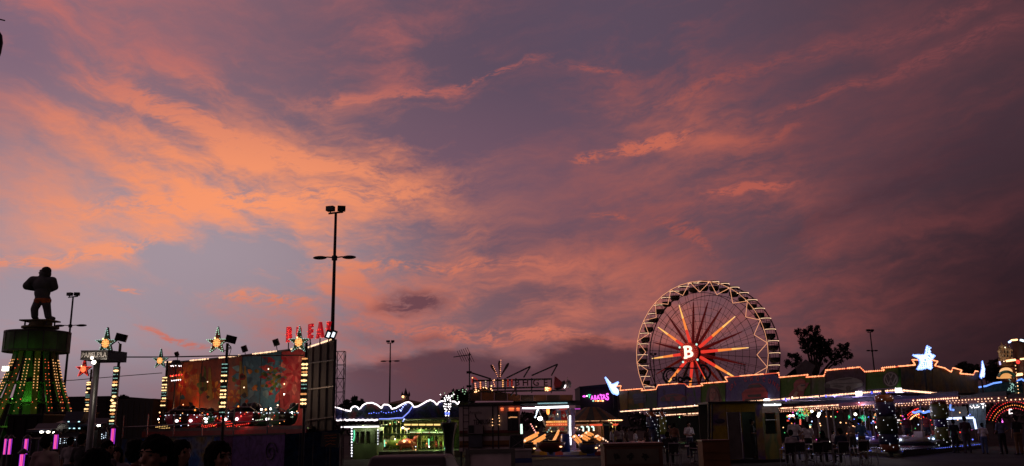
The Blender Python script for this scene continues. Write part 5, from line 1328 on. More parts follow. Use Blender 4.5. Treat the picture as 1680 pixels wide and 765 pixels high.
# ------------------------------------------------------------------ spinning ride with sign frame on its roof
def spinner():
    D = 50.0; Q = lambda x, y, dd=0.0: P(x, y, D + dd); org = G(905, D + 4)
    t = thing('spinning_arm_ride', 'spinning ride with glowing orange arms under a dark roof with a sign frame', 'fairground ride', (org.x, org.y, 0))
    f = lambda a, b: (770 + a / 9.88, 580 + b / 9.88)
    # sign frame on the roof
    for y in (415, 545):
        MB().tube(Q(*f(60, y + 30)), Q(*f(1330, y)), .05).build('sign_rail', DARKST, t)
    for x in (60, 330, 460, 580, 755, 1010, 1330):
        MB().tube(Q(*f(x, 400)), Q(*f(x, 640)), .04).build('sign_upright', DARKST, t)
    MB().tube(Q(*f(0, 620)), Q(*f(1560, 600)), .05).build('sign_rail', DARKST, t)
    for l in ([(600, 400), (990, 210), (880, 390)], [(1010, 360), (1430, 175), (1330, 360)], [(20, 310), (350, 415)], [(0, 330), (20, 310)], [(750, 570), (670, 690)], [(755, 560), (765, 690)]):
        MB().path([Q(*f(*p)) for p in l], .045).build('sign_strut', DARKST, t)
    OR = emit('sign_orange', (1, .30, .12), 1.2); RD_ = emit('sign_dimred', (.9, .06, .04), .30)
    for (x0, y0, x1, y1, mt, r) in ((95, 490, 105, 590, emit('sign_hot', (1, .36, .22), 1.2), .085), (178, 470, 182, 565, OR, .09), (265, 455, 268, 550, emit('sign_pale', (1, .7, .5), .8), .06), (385, 440, 415, 535, emit('sign_hot', (1, .36, .22), 1.2), .06), (543, 440, 543, 540, emit('sign_goldlit', (1, .45, .16), 1.2), .075), (625, 435, 625, 535, RD_, .08), (688, 435, 690, 530, RD_, .08)):
        p, q = Q(*f(x0, y0), -.1), Q(*f(x1, y1), -.1)
        MB().bar(p + Vector((0, .06, 0)), q + Vector((0, .06, 0)), r * 1.6, .06).build('letter_stroke', mat('stroke_dark', (.06, .02, .015), .5), t)
        bulbs('stroke_bulbs', along([p, q], .11), r * .8, mt, t)
    MB().path([Q(*f(45, 480)), Q(*f(45, 385)), Q(*f(100, 400)), Q(*f(150, 455))], .04).build('red_stroke', RD_, t)
    bulbs('spark_bulbs', [Q(*f(*p), -.1) for p in ((50, 395), (108, 590), (90, 625), (115, 620), (150, 605), (228, 555), (265, 550), (280, 565), (358, 528), (405, 432), (350, 575), (372, 600), (712, 545))], .045, E_WARM, t)
    for ch, x in (('B', 775), ('H', 910), ('G', 1080), ('E', 1235)):
        text_part('dark_letter', ch, .52, .05, mat('letter_brown', (.09, .05, .05), .6), t, Q(*f(x, 478), .05), U0, V0, .01)
    # three feather shaped rays
    for tip, lit in (((350, 190), True), ((487, 125), True), ((635, 160), False)):
        a, b = Vector((*f(490, 400), 0)), Vector((*f(*tip), 0)); dr = (b - a).normalized(); pr = Vector((-dr.y, dr.x, 0)); L_ = (b - a).length
        out = [a + pr * .5, a + dr * L_ * .55 + pr * 1.5, a + dr * L_ * .85 + pr * 2.3, b + pr * 1.3, b + dr * .8, b - pr * 1.3, a + dr * L_ * .85 - pr * 2.3, a + dr * L_ * .55 - pr * 1.5, a - pr * .5]
        rb = MB().prism([Q(p.x, p.y) for p in out], (0, .1, 0)).build('feather_ray', mat('ray_grey', (.05, .03, .032), .6), t)
        if lit: bulbs('ray_bulbs', along([Q(*f(460 if tip[0] < 400 else 502, 370), -.05), Q(*f(tip[0] + 24, tip[1] - 15), -.05)], .115), .034, emit('ray_bulb', (1, .36, .2), 1.4), rb)
    # boat ornament and lit face-like lamp
    sail = [Q(*f(*p)) for p in ((1385, 365), (1490, 450), (1510, 480), (1470, 545), (1390, 560), (1370, 500))]
    MB().prism(sail, (0, .25, 0)).build('ornament_sail', mat('sail_red', (.25, .02, .03), .6), t)
    hull = [Q(*f(*p), .06) for p in ((1470, 480), (1540, 435), (1560, 470), (1555, 520), (1500, 575), (1420, 590), (1365, 560), (1440, 540))]
    MB().prism(hull, (0, .3, 0)).build('ornament_hull', BLACK, t)
    MB().ball(Q(*f(1605, 500)), (.18, .2, .24), 12, 8).tube(Q(*f(1600, 470)), Q(*f(1590, 390)), .03, .015).build('ornament_head', mat('ornament_white', (.35, .3, .28), .6), t)
    bulbs('ornament_bulbs', [Q(*f(1555, 520), -.1), Q(*f(1550, 540), -.1), Q(*f(1542, 555), -.1)], .05, E_WHITE, t)
    MB().prism([Q(*f(*p), -.05) for p in ((1225, 550), (1300, 545), (1328, 560), (1328, 595), (1300, 608), (1240, 608), (1222, 590))], (0, .15, 0)).build('lit_ornament', emit('ornament_orange', (1, .22, .06), 1.0), t)
    bulbs('ornament_bulbs', [Q(*f(x, y), -.1) for x, y in ((1240, 560), (1265, 562), (1250, 585), (1290, 570), (1235, 600), (1270, 600))], .05, E_WARM, t)
    # canopy roof
    RM = mat('canopy_rust', (.16, .06, .02), .6, 0, .5, 1.2)
    for i in range(8):
        x0, x1 = 768 + i * 21.5, 768 + (i + 1) * 21.5 - .4
        yt = lambda x: 641 + 4 * math.sin(x * .07) if x < 850 else 648
        MB().prism([Q(x0, 658), Q(x1, 658), Q(x1, yt(x1)), Q(x0, yt(x0))], (0, .12, 0)).build('canopy_panel', RM if i % 2 else mat('canopy_dark', (.05, .025, .015), .6), t)
    p0, p1 = Q(768, 658), Q(945, 660)
    MB().box(((p0.x + p1.x) / 2, D + 4, (p0.z + p1.z) / 2 - .06), (p1.x - p0.x, 8, .1)).build('roof', DARKST, t)
    MB().prism([Q(842, 666), Q(952, 665), Q(952, 657), Q(842, 658)], (0, .1, 0)).build('front_beam', BLACK, t)
    MB().tube(Q(882, 662, -.1), Q(931, 661, -.1), .035).build('dim_tube', emit('tube_teal', (.3, .6, .65), .35), t)
    # white light bar and post
    MB().bar(Q(857, 670, -.2), Q(879, 670, -.2), .08, .06).build('light_bar', E_TUBE, t)
    MB().bar(Q(878, 669, -.2), Q(933, 667.5, -.2), .08, .1).build('light_bar', E_TUBE, t)
    bulbs('white_string', along([Q(883, 671, -.2), Q(881, 675, -.2), Q(880, 680, -.2), Q(878, 685, -.2)], .1), .06, E_COOL, t)
    MB().bar(Q(883, 672), Q(895, 700), .08, .08).build('brace', STEEL, t)
    MB().bar(Q(907, 690), Q(916, 673), .08, .08).build('brace', STEEL, t)
    for px, w, mt in ((932.5, .1, STEEL), (940, .26, mat('post_violet', (.18, .16, .28), .5))):
        q = Q(px, 700, -.3); z1 = Q(px, 670).z; MB().box((q.x, q.y, z1 / 2), (w, w, z1)).build('post', mt, t)
    MB().tube(Q(935.5, 682, -.4), Q(935.5, 730, -.4), .05).build('light_tube', E_TUBE, t)
    MB().bar(Q(918, 672, -.25), Q(933, 670.5, -.25), .05, .07).build('red_sign', E_DIMRED, t)
    MB().tube(Q(855, 696, -.2), Q(855.5, 712, -.2), .075).build('light_tube', emit('tube_mint', (.7, 1, .85), 1.4), t)
    MB().ball(Q(886, 687, -.2), (.13, .05, .11), 10, 8).build('lamp', E_FLOOD, t)
    MB().ball(Q(899, 675, .6), (.1, .1, .2), 10, 8).build('lamp', E_AMBER, t)
    # centre cabin
    ax = Q(920, 700, 3.0); k = (D + 3) / FPX
    zc = lambda py: P(920, py, D + 3).z
    cab = [(.0, zc(674)), (14 * k, zc(674)), (21 * k, zc(690)), (22 * k, zc(690.2))]
    for i in range(12):
        a0, a1 = 2 * math.pi * i / 12, 2 * math.pi * (i + .96) / 12
        MB().lathe([(14 * k, zc(674)), (21 * k, zc(690))], (ax.x, ax.y, 0), 2, a0=a0, a1=a1).build('cabin_panel', mat('cabin_red', (.4, .03, .03), .45) if i % 2 else mat('cabin_blue', (.12, .16, .3), .45), t)
        am = (a0 + a1) / 2; rr = 18 * k; q = Vector((ax.x + rr * math.cos(am), ax.y + rr * math.sin(am) , zc(682.5)))
        MB().ball(q, (.1, .1, .12), 6, 4).build('cabin_diamond', WHITEP, t)
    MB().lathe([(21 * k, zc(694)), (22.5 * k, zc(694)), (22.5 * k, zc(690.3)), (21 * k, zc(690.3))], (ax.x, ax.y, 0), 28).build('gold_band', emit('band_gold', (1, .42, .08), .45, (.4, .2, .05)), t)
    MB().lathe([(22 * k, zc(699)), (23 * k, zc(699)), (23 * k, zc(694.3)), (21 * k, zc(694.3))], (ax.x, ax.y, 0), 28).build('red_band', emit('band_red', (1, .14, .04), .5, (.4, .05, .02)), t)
    bulbs('band_bulbs', [(ax.x + 22.8 * k * math.cos(a), ax.y + 22.8 * k * math.sin(a), z) for z in (zc(692.2), zc(696.6)) for a in [2 * math.pi * i / 40 for i in range(40)] if math.sin(a) < .2], .035, E_GOLD, t)
    MB().lathe([(30 * k, zc(708)), (23 * k, zc(699.3))], (ax.x, ax.y, 0), 20).build('lower_skirt', mat('skirt_cream', (.3, .25, .16), .5), t)
    for i in range(14):
        a = 2 * math.pi * (i + .5) / 14
        if math.sin(a) > .3: continue
        q = Vector((ax.x + 27.4 * k * math.cos(a), ax.y + 27.4 * k * math.sin(a), zc(703.8))); MB().box(q, (.28, .1, .2), a + math.pi / 2).build('skirt_plate', mat('plate_dark', (.05, .05, .05), .5) if i % 2 else mat('cabin_red', (.4, .03, .03), .45), t)
    MB().lathe([(.5, .2), (.5, zc(708))], (ax.x, ax.y, 0), 16).build('hub', mat('hub_red', (.2, .02, .02), .5), t)
    # glowing arms
    ARM = emit('arm_orange', (1, .36, .09), .9)
    arms = [((861, 723), (882, 712.5), -1.5), ((867, 732.5), (894, 716), -2.0), ((907, 726), (916, 709), -2.2), ((942, 716), (951, 726), -1.6), ((954, 715.5), (965, 721), -.5), ((961.5, 710), (971, 714.5), .8), ((978, 716), (986, 721), .4)]
    for (p, q, dd) in arms:
        a, b = Q(*p, dd), Q(*q, dd + 2.2); w = (b - a).normalized(); s_ = w.cross(Vector((0, 1, .3))).normalized() * .08
        m = MB().tube(a - s_, b - s_, .062, n=10).tube(a + s_, b + s_, .062, n=10); m.build('arm_light', ARM, t)
        MB().bar(a + Vector((0, .1, -.12)), Vector((ax.x, ax.y, zc(706))), .08, .08).build('arm', DARKST, t)
        e = MB().ball(a + Vector((0, -.1, 0)), .06, 10, 8).build('arm_tip_lamp', emit('tip_peach', (1, .62, .42), 1.5), t)
    bulbs('loose_bulbs', [Q(x, y, -1) for x, y in ((947, 703), (951, 705), (956, 706), (944, 702), (981, 715), (985, 718), (990, 721), (994, 723), (983, 731), (980, 733), (959, 735), (963, 736), (951, 733), (989, 719), (997, 725))], .048, emit('tip_peach', (1, .62, .42), 1.5), t)
    bulbs('teal_string', along([Q(898, 709, .5), Q(904, 701, .5)], .14), .05, E_TEAL, t)
    bulbs('red_string', along([Q(871, 696, -.5), Q(879, 710, -.5)], .13), .045, emit('string_redwhite', (1, .4, .35), 1.5), t)
    for x0, y0, y1 in ((957, 702, 708), (966, 702, 708), (974, 702, 707)):
        MB().path([Q(x0 - 4, y0 - 1.5, 3), Q(x0 - 1, y0 - 2, 3), Q(x0, y0, 3), Q(x0, y1, 3)], .045).build('hook_tube', emit('tube_mint', (.7, 1, .85), 1.4), t)
    # base ring of painted boards
    for i in range(10):
        x0, x1 = 872 + i * 13, 884.7 + i * 13
        c = ((.30, .26, .2), (.36, .22, .03), (.04, .08, .3), (.3, .05, .03), (.3, .28, .26))[i % 5]
        MB().prism([Q(x0, 747, -2.6), Q(x1, 747, -2.6), Q(x1, 740.5, -2.6), Q(x0, 740.5, -2.6)], (0, .08, 0)).build('base_board', mat('baseb_%d' % (i % 5), c, .5), t)
    p = Q(930, 744, 2); MB().box((p.x, D + 1.0, .14), (6.6, 6.6, .24)).build('base', mat('base_blue', (.05, .05, .16), .4), t)
    for px, py, dd, w, c in ((905, 714, -2.8, 26, (1, .5, .2)), (880, 706, -1.5, 16, (1, .55, .3)), (915, 685, .6, 22, (1, .8, .6)), (950, 720, -2.2, 18, (.7, .55, 1)), (975, 712, .5, 14, (1, .5, .3)), (930, 728, -2.8, 14, (.5, .5, 1))):
        lamp('ride_fill_light', Q(px, py, dd), w, c, t, .15)  # added fill around the arms and cabin, without fittings of its own
spinner()
def tub(label, px, py, d, w_px, c, rz=0):
    o = P(px, py, d); w = w_px * d / FPX / 2
    t = thing('gondola_tub', label, 'ride car', (o.x, o.y, o.z - .3), 'tubs of the spinning ride')
    MB().lathe([(.25 * w, -.28), (.62 * w, -.24), (.9 * w, -.05), (1.0 * w, .2), (.94 * w, .22), (.8 * w, -.02), (.5 * w, -.16), (.0, -.18)], (o.x, o.y, o.z), 18, 1, .8).build('hull', c, t, smooth=True)
    MB().path([(o.x - w * .96, o.y, o.z + .2), (o.x - w * .6, o.y - w * .62, o.z + .2), (o.x, o.y - w * .8, o.z + .2), (o.x + w * .6, o.y - w * .62, o.z + .2), (o.x + w * .96, o.y, o.z + .2)], .035).build('rim', mat('rim_gold', (.3, .18, .05), .4, .5), t)
    MB().box((o.x, o.y + w * .35, o.z + .12), (w * 1.1, w * .3, .4)).build('backrest', BLACK, t)
    MB().ball((o.x + w * .65, o.y - w * .6, o.z), (.07, .04, .035), 8, 6).build('lamp', E_WARM, t)
    MB().tube((o.x, o.y, .2), (o.x, o.y, o.z - .25), .12).build('stem', DARKST, t)
tub('dark red tub car in the middle of the spinning ride', 904, 733, 45.5, 46, mat('tub_red', (.12, .012, .012), .35))
tub('blue grey tub car right of the violet post', 966, 735, 45.5, 34, mat('tub_blue', (.08, .09, .2), .35)); tub('olive tub car at the left of the spinning ride', 868, 736, 46.5, 26, mat('tub_olive', (.08, .06, .02), .35))
def drum_blue():
    o = P(928, 729, 47); t = thing('barrel', 'blue barrel beside the white light tube of the spinning ride', 'barrel', (o.x, o.y, .26))
    MB().lathe([(.24, .28), (.25, .5), (.25, .9), (.24, 1.15), (.2, 1.2)], (o.x, o.y, 0), 16).build('drum', mat('barrel_blue', (.03, .08, .4), .4), t, smooth=True); MB().lathe([(.22, .26), (.24, .28)], (o.x, o.y, 0), 16).build('base_ring', BLACK, t)
drum_blue()

# ------------------------------------------------------------------ striped carousel tent and neon snack stand
def carousel():
    D = 62.0; g = G(972, D); z = lambda py: P(972, py, D).z; k = D / FPX
    t = thing('carousel', 'small carousel with a dark striped conical roof and red green edge lights', 'carousel', (g.x, g.y, 0))
    n = 20; r0 = 46 * k
    for i in range(n):
        a, b = 2 * math.pi * i / n, 2 * math.pi * (i + 1) / n
        MB().add([(g.x + r0 * math.cos(a), g.y + r0 * math.sin(a), z(690.5)), (g.x + r0 * math.cos(b), g.y + r0 * math.sin(b), z(690.5)), (g.x + .5 * math.cos(b), g.y + .5 * math.sin(b), z(668)), (g.x + .5 * math.cos(a), g.y + .5 * math.sin(a), z(668))], [(0, 1, 2, 3)]).build('roof_segment', mat('roof_ochre', (.18, .09, .03), .7) if i % 2 else mat('roof_green', (.04, .05, .035), .7), t)
    MB().lathe([(r0, z(694)), (r0 + .05, z(690.5))], (g.x, g.y, 0), 30).build('rounding_board', mat('round_brown', (.14, .06, .03), .5), t)
    rb = lambda py, a0, a1, st: [(g.x + (r0 + .08) * math.cos(a), g.y + (r0 + .08) * math.sin(a), z(py)) for a in np.arange(a0, a1, st)]
    bulbs('edge_bulbs', rb(691, -2.4, -.25, .035), .03, emit('edge_amber', (1, .5, .25), .9), t); bulbs('bright_edge_bulbs', rb(690.6, -1.1, -.25, .035), .05, E_WARM, t)
    for a0, a1, mt in ((-1.75, -1.3, emit('valance_red', (1, .12, .05), .8)), (-1.3, -.85, emit('valance_green', (.5, 1, .3), 1.0)), (-.85, -.45, emit('valance_red', (1, .12, .05), .8)), (-2.3, -1.75, emit('valance_dim', (.6, .2, .1), .3))):
        MB().lathe([(r0 - .1, z(699)), (r0 - .1, z(696))], (g.x, g.y, 0), 10, a0=a0, a1=a1).build('valance_light', mt, t)
    for i in range(10):
        a = 2 * math.pi * i / 10; MB().tube((g.x + r0 * .8 * math.cos(a), g.y + r0 * .8 * math.sin(a), .3), (g.x + r0 * .8 * math.cos(a), g.y + r0 * .8 * math.sin(a), z(694)), .04).build('pole', mat('pole_brass', (.3, .28, .1), .3, .6), t)
    MB().lathe([(r0, 0), (r0, .3), (.0, .3)], (g.x, g.y, 0), 26).build('platform', WOOD, t); MB().lathe([(.8, .3), (.8, z(694))], (g.x, g.y, 0), 16).build('core', mat('core_panel', (.2, .1, .05), .5), t)
    lamp('carousel_light', (g.x + 1.2, g.y - 1.2, z(699)), 14, (1, .6, .35), t, .15)
carousel()
def snack_stand():
    D = 74.0; Q = lambda x, y, dd=0.0: P(x, y, D + dd)
    t, a, b, zt = big_box('snack_stand', 'dark tall snack stand with a magenta neon sign', 'stand', 951, 1012, 634, D, 6, mat('stand_black', (.012, .011, .013), .7), 0)
    MB().prism([Q(955, 634, -.1), Q(1008, 629, -.1), Q(1008, 634, -.1)], (0, 3, 0)).build('roof_gable', BLACK, t)
    s_ = emit('neon_sign_magenta', (1, .12, .85), 1.7)
    xs = (971.5, 976.5, 981.5, 986.5, 991, 996.5)
    for ch, x, h in zip('ABATAS', xs, (6, 6.5, 7, 7.5, 8, 10.5)):
        text_part('neon_letter', ch, h * 1.42 * D / FPX, .06, s_, t, Q(x, 652.5 - (x - 980) * .05, -.12), U0, V0, .02, sx=.72)
    text_part('neon_letter', 'T', 5 * 1.42 * D / FPX, .06, emit('neon_sign_green', (.15, 1, .45), 1.0), t, Q(967, 650.5, -.12), U0, V0, .02)
    MB().ball(Q(958.5, 650.5, -.1), (.15, .05, .08), 10, 6).build('neon_spot', s_, t); MB().ball(Q(963, 650, -.1), (.07, .05, .05), 8, 6).build('neon_spot', E_WHITE, t)
    for x0, x1, mt in ((972, 974.5, emit('neon_sign_mint', (.5, 1, .7), 1.2)), (976, 979, E_AMBER), (980, 983, E_WARM), (984, 987, E_AMBER), (987.5, 990.5, E_WARM)):
        MB().bar(Q(x0, 658, -.12), Q(x1, 657.8, -.12), .05, .1).build('neon_underline', mt, t)
    MB().bar(Q(941, 671, -8), Q(952, 671, -8), .05, .08).build('neon_strip', emit('neon_strip_mag', (.7, .1, .7), .6), t)
    MB().ball(Q(971, 671, -.2), (.1, .05, .06), 8, 6).build('lamp', E_TEAL, t)
    lamp('sign_glow', Q(985, 654, -1.0), 3, (1, .15, .9), t, .3)
snack_stand()
def grey_wall():
    D = 82.0; Q = lambda x, y, dd=0: P(x, y, D + dd); g = G(1020, D)
    t = thing('tarpaulin', 'pale grey sloping tarpaulin end behind the blue star', 'tarpaulin', (g.x, g.y, 0))
    MB().prism([Q(1004, 700), Q(1035, 700), Q(1022, 650), Q(1009, 645)], (0, 2, 0)).build('sheet', mat('tarp_grey', (.20, .17, .18), .7), t)
    MB().path([Q(1004, 700, -.05), Q(1009, 645, -.05), Q(1022, 650, -.05), Q(1035, 700, -.05)], .04).build('hem', DARKST, t)
grey_wall()

# ================================================================== BIG WHEEL
def big_wheel():
    D = 165.0; hub = P(1147, 580, D); Rw = 13.95; k = D / FPX
    yaw = R(40)                                     # axis turned so that the front hub points to the left of the picture
    ax = Vector((-math.sin(yaw), -math.cos(yaw), 0)); u = Vector((math.cos(yaw), -math.sin(yaw), 0)); v = Vector((0, 0, 1))
    t = thing('ferris_wheel', 'tall ferris wheel with glowing red and yellow spokes and a lit B sign', 'ferris wheel', (hub.x, hub.y, 0))
    def W(r, deg, off=0.0):
        a = R(deg); return hub + u * (r * math.cos(a)) + v * (r * math.sin(a)) + ax * off
    DKW = mat('wheel_steel', (.06, .04, .04), .5)
    LINE = emit('rim_tube_light', (1, .42, .22), .95)
    N = 80; FR, BK = 0.0, -5.0
    for nm, r, off, rad, mt in (('front_rim', Rw, FR, .10, DKW), ('back_rim', Rw, BK, .12, DKW), ('front_inner_rim', Rw * .84, FR, .06, DKW), ('back_inner_rim', Rw * .84, BK, .06, DKW)):
        MB().path([W(r, 360 * i / N, off) for i in range(N)], rad, 5, True).build(nm, mt, t)
    for r in (.74, .64, .54, .44, .34, .24): MB().path([W(Rw * r, 360 * i / 40 + 4.5, FR) for i in range(40)], .04, 4, True).build('ring_wire', DKW, t)
    wires = MB()
    for i in range(40): wires.tube(W(1.2, 9 * i, .8), W(Rw, 9 * i + 2, FR), .035, n=4); 
    for i in range(40): wires.tube(W(1.2, 9 * i, -3.0), W(Rw, 9 * i + 2, BK), .035, n=4)
    wires.build('spoke_wires', DKW, t, kind='stuff')
    # lit tubes: outer ring and zigzag
    for i in range(20):
        a0 = 18 * i + 4
        MB().path([W(Rw, a0, FR + .14), W(Rw, a0 + 9, FR + .14), W(Rw, a0 + 18, FR + .14)], .056 if 60 < (a0 % 360) < 300 else .042, 5).build('rim_light', LINE, t)
        MB().path([W(Rw, a0, FR + .14), W(Rw * .845, a0 + 9, FR + .14), W(Rw, a0 + 18, FR + .14)], .05, 5).build('zigzag_light', LINE, t)
        MB().tube(W(Rw, a0, FR), W(Rw, a0, BK), .06).build('axle_tie', DKW, t)
    # spokes: tapered light cones, every second one switched on
    RD_ = emit('spoke_red', (1, .05, .03), .8); ORG_ = emit('spoke_orange', (1, .26, .05), 1.0); YL = emit('spoke_yellow', (1, .48, .12), 1.2)
    DR = emit('spoke_dark', (.5, .02, .02), .09, (.14, .012, .012))
    for i in range(20):
        deg = 18 * i + 2; lit = i % 2 == 0 and i != 4
        rr = (.11, .34, .52, .71) if i < 10 or True else None
        p = [W(Rw * q, deg, 2.4 - 2.4 * q / .84 * 1.0) for q in rr]; w = (.32, .26, .19, .09)
        for j, mt in enumerate((RD_, ORG_, YL)):
            MB().tube(p[j], p[j + 1], w[j], w[j + 1], 8).build('spoke_segment', mt if lit else DR, t)
        if lit:
            MB().tube(p[3], W(Rw * .74, deg, .3), w[3], .05, 6).build('spoke_tip', emit('spoke_tip', (1, .62, .25), 1.3), t)
    # hub and B sign
    MB().tube(hub + ax * 2.3, hub - ax * 4.2, 1.25, 1.25, 20).build('hub', mat('hub_green_black', (.015, .03, .022), .4), t)
    sc = hub + ax * 4.0
    sg = MB().tube(sc, sc - ax * .3, 1.85, 1.85, 24).build('sign_disc', emit('disc_red', (.6, .03, .02), .25, (.3, .02, .02)), t)
    MB().tube(sc - ax * .3, hub, .5, .9, 10).build('sign_stem', DKW, t)
    bulbs('disc_bulbs', [sc + ax * .05 + u * (rr * math.cos(a)) + v * (rr * math.sin(a)) for rr, n in ((1.7, 26), (1.35, 20)) for a in [2 * math.pi * i / n for i in range(n)]], .07, emit('disc_bulb', (1, .08, .04), .8), sg)
    for dx, dz in ((1.75, 1.35), (1.75, -1.5), (-1.85, 1.05), (-1.3, -1.75)):
        MB().ball(sc + ax * .1 + u * dx + v * dz, .2, 8, 6).build('corner_lamp', emit('corner_mint', (.6, 1, .85), 1.1), sg)
    B_me = text_part('letter', 'B', 3.1, .2, emit('b_letter', (1, .80, .60), 1.6), sg, sc + ax * .25, u, v, .05, sx=1.15)
    for z_, x0 in ((1.0, -.95), (-1.0, -.95)): MB().bar(sc + ax * .25 + u * x0 + v * z_, sc + ax * .25 + u * (x0 + .6) + v * z_, .2, .36).build('letter_serif', MATS['b_letter'], sg)
    # supports
    for off in (2.9, -5.2):
        for s_ in (-1, 1):
            b = hub + u * (s_ * 7.5) + ax * off; MB().tube((b.x, b.y, 0), hub + ax * off * .75, .32, .22, 8).build('support_leg', DKW, t)
    MB().box((hub.x, hub.y, .5), (16, 9, 1.0), -yaw).build('base', DARKST, t)
    # gondolas: hung between the rims
    CAB = mat('gondola_dark', (.018, .022, .016), .5); LIT = emit('gondola_edge', (1, .62, .38), 1.5)
    src = None
    for i in range(40):
        c = W(Rw + .1, 9 * i + 6, -2.2)
        if c.z < 4.0: continue
        deg = (9 * i + 6) % 360; a90 = (deg - 90 + 180) % 360 - 180
        ordn = ('first', 'second', 'third', 'fourth', 'fifth', 'sixth', 'seventh', 'eighth', 'ninth', 'tenth', 'eleventh', 'twelfth', 'thirteenth', 'fourteenth', 'fifteenth', 'sixteenth', 'seventeenth', 'eighteenth', 'nineteenth', 'twentieth')
        lab = '%s gondola down the %s side from the top of the ferris wheel' % (ordn[int(abs(a90) // 9)], 'left' if a90 > 0 else 'right')
        if src is None:
            g = thing('gondola', lab, 'gondola', tuple(c), 'gondolas of the ferris wheel'); src = g; ORG[g.name] = (0, 0, 0)
            f = [u * sx + ax * sy for sx, sy in ((-1, -1), (1, -1), (1, 1), (-1, 1))]
            MB().lathe([(.0, -1.55), (.55, -1.5), (.78, -1.2), (.82, -.75), (.76, -.72), (.7, -1.2)], (0, 0, 0), 16).build('tub', CAB, g)
            MB().lathe([(.9, -.02), (.75, .16), (.0, .3)], (0, 0, 0), 16).build('roof', CAB, g)
            MB().lathe([(.86, -.06), (.93, -.06), (.93, .0), (.86, .0)], (0, 0, 0), 16, a0=R(170), a1=R(370)).build('roof_light', LIT, g)
            for a in range(6): MB().tube((.78 * math.cos(a * 1.047), .78 * math.sin(a * 1.047), -.78), (.78 * math.cos(a * 1.047), .78 * math.sin(a * 1.047), 0), .03).build('stanchion', CAB, g)
            MB().lathe([(.0, -1.0), (.72, -1.0), (.72, -.9), (.0, -.9)], (0, 0, 0), 12).build('seat', CAB, g)
        else: g = dup(src, tuple(c), lab)
        g.scale = (1.18, 1.18, 1.18)
    return t
big_wheel()

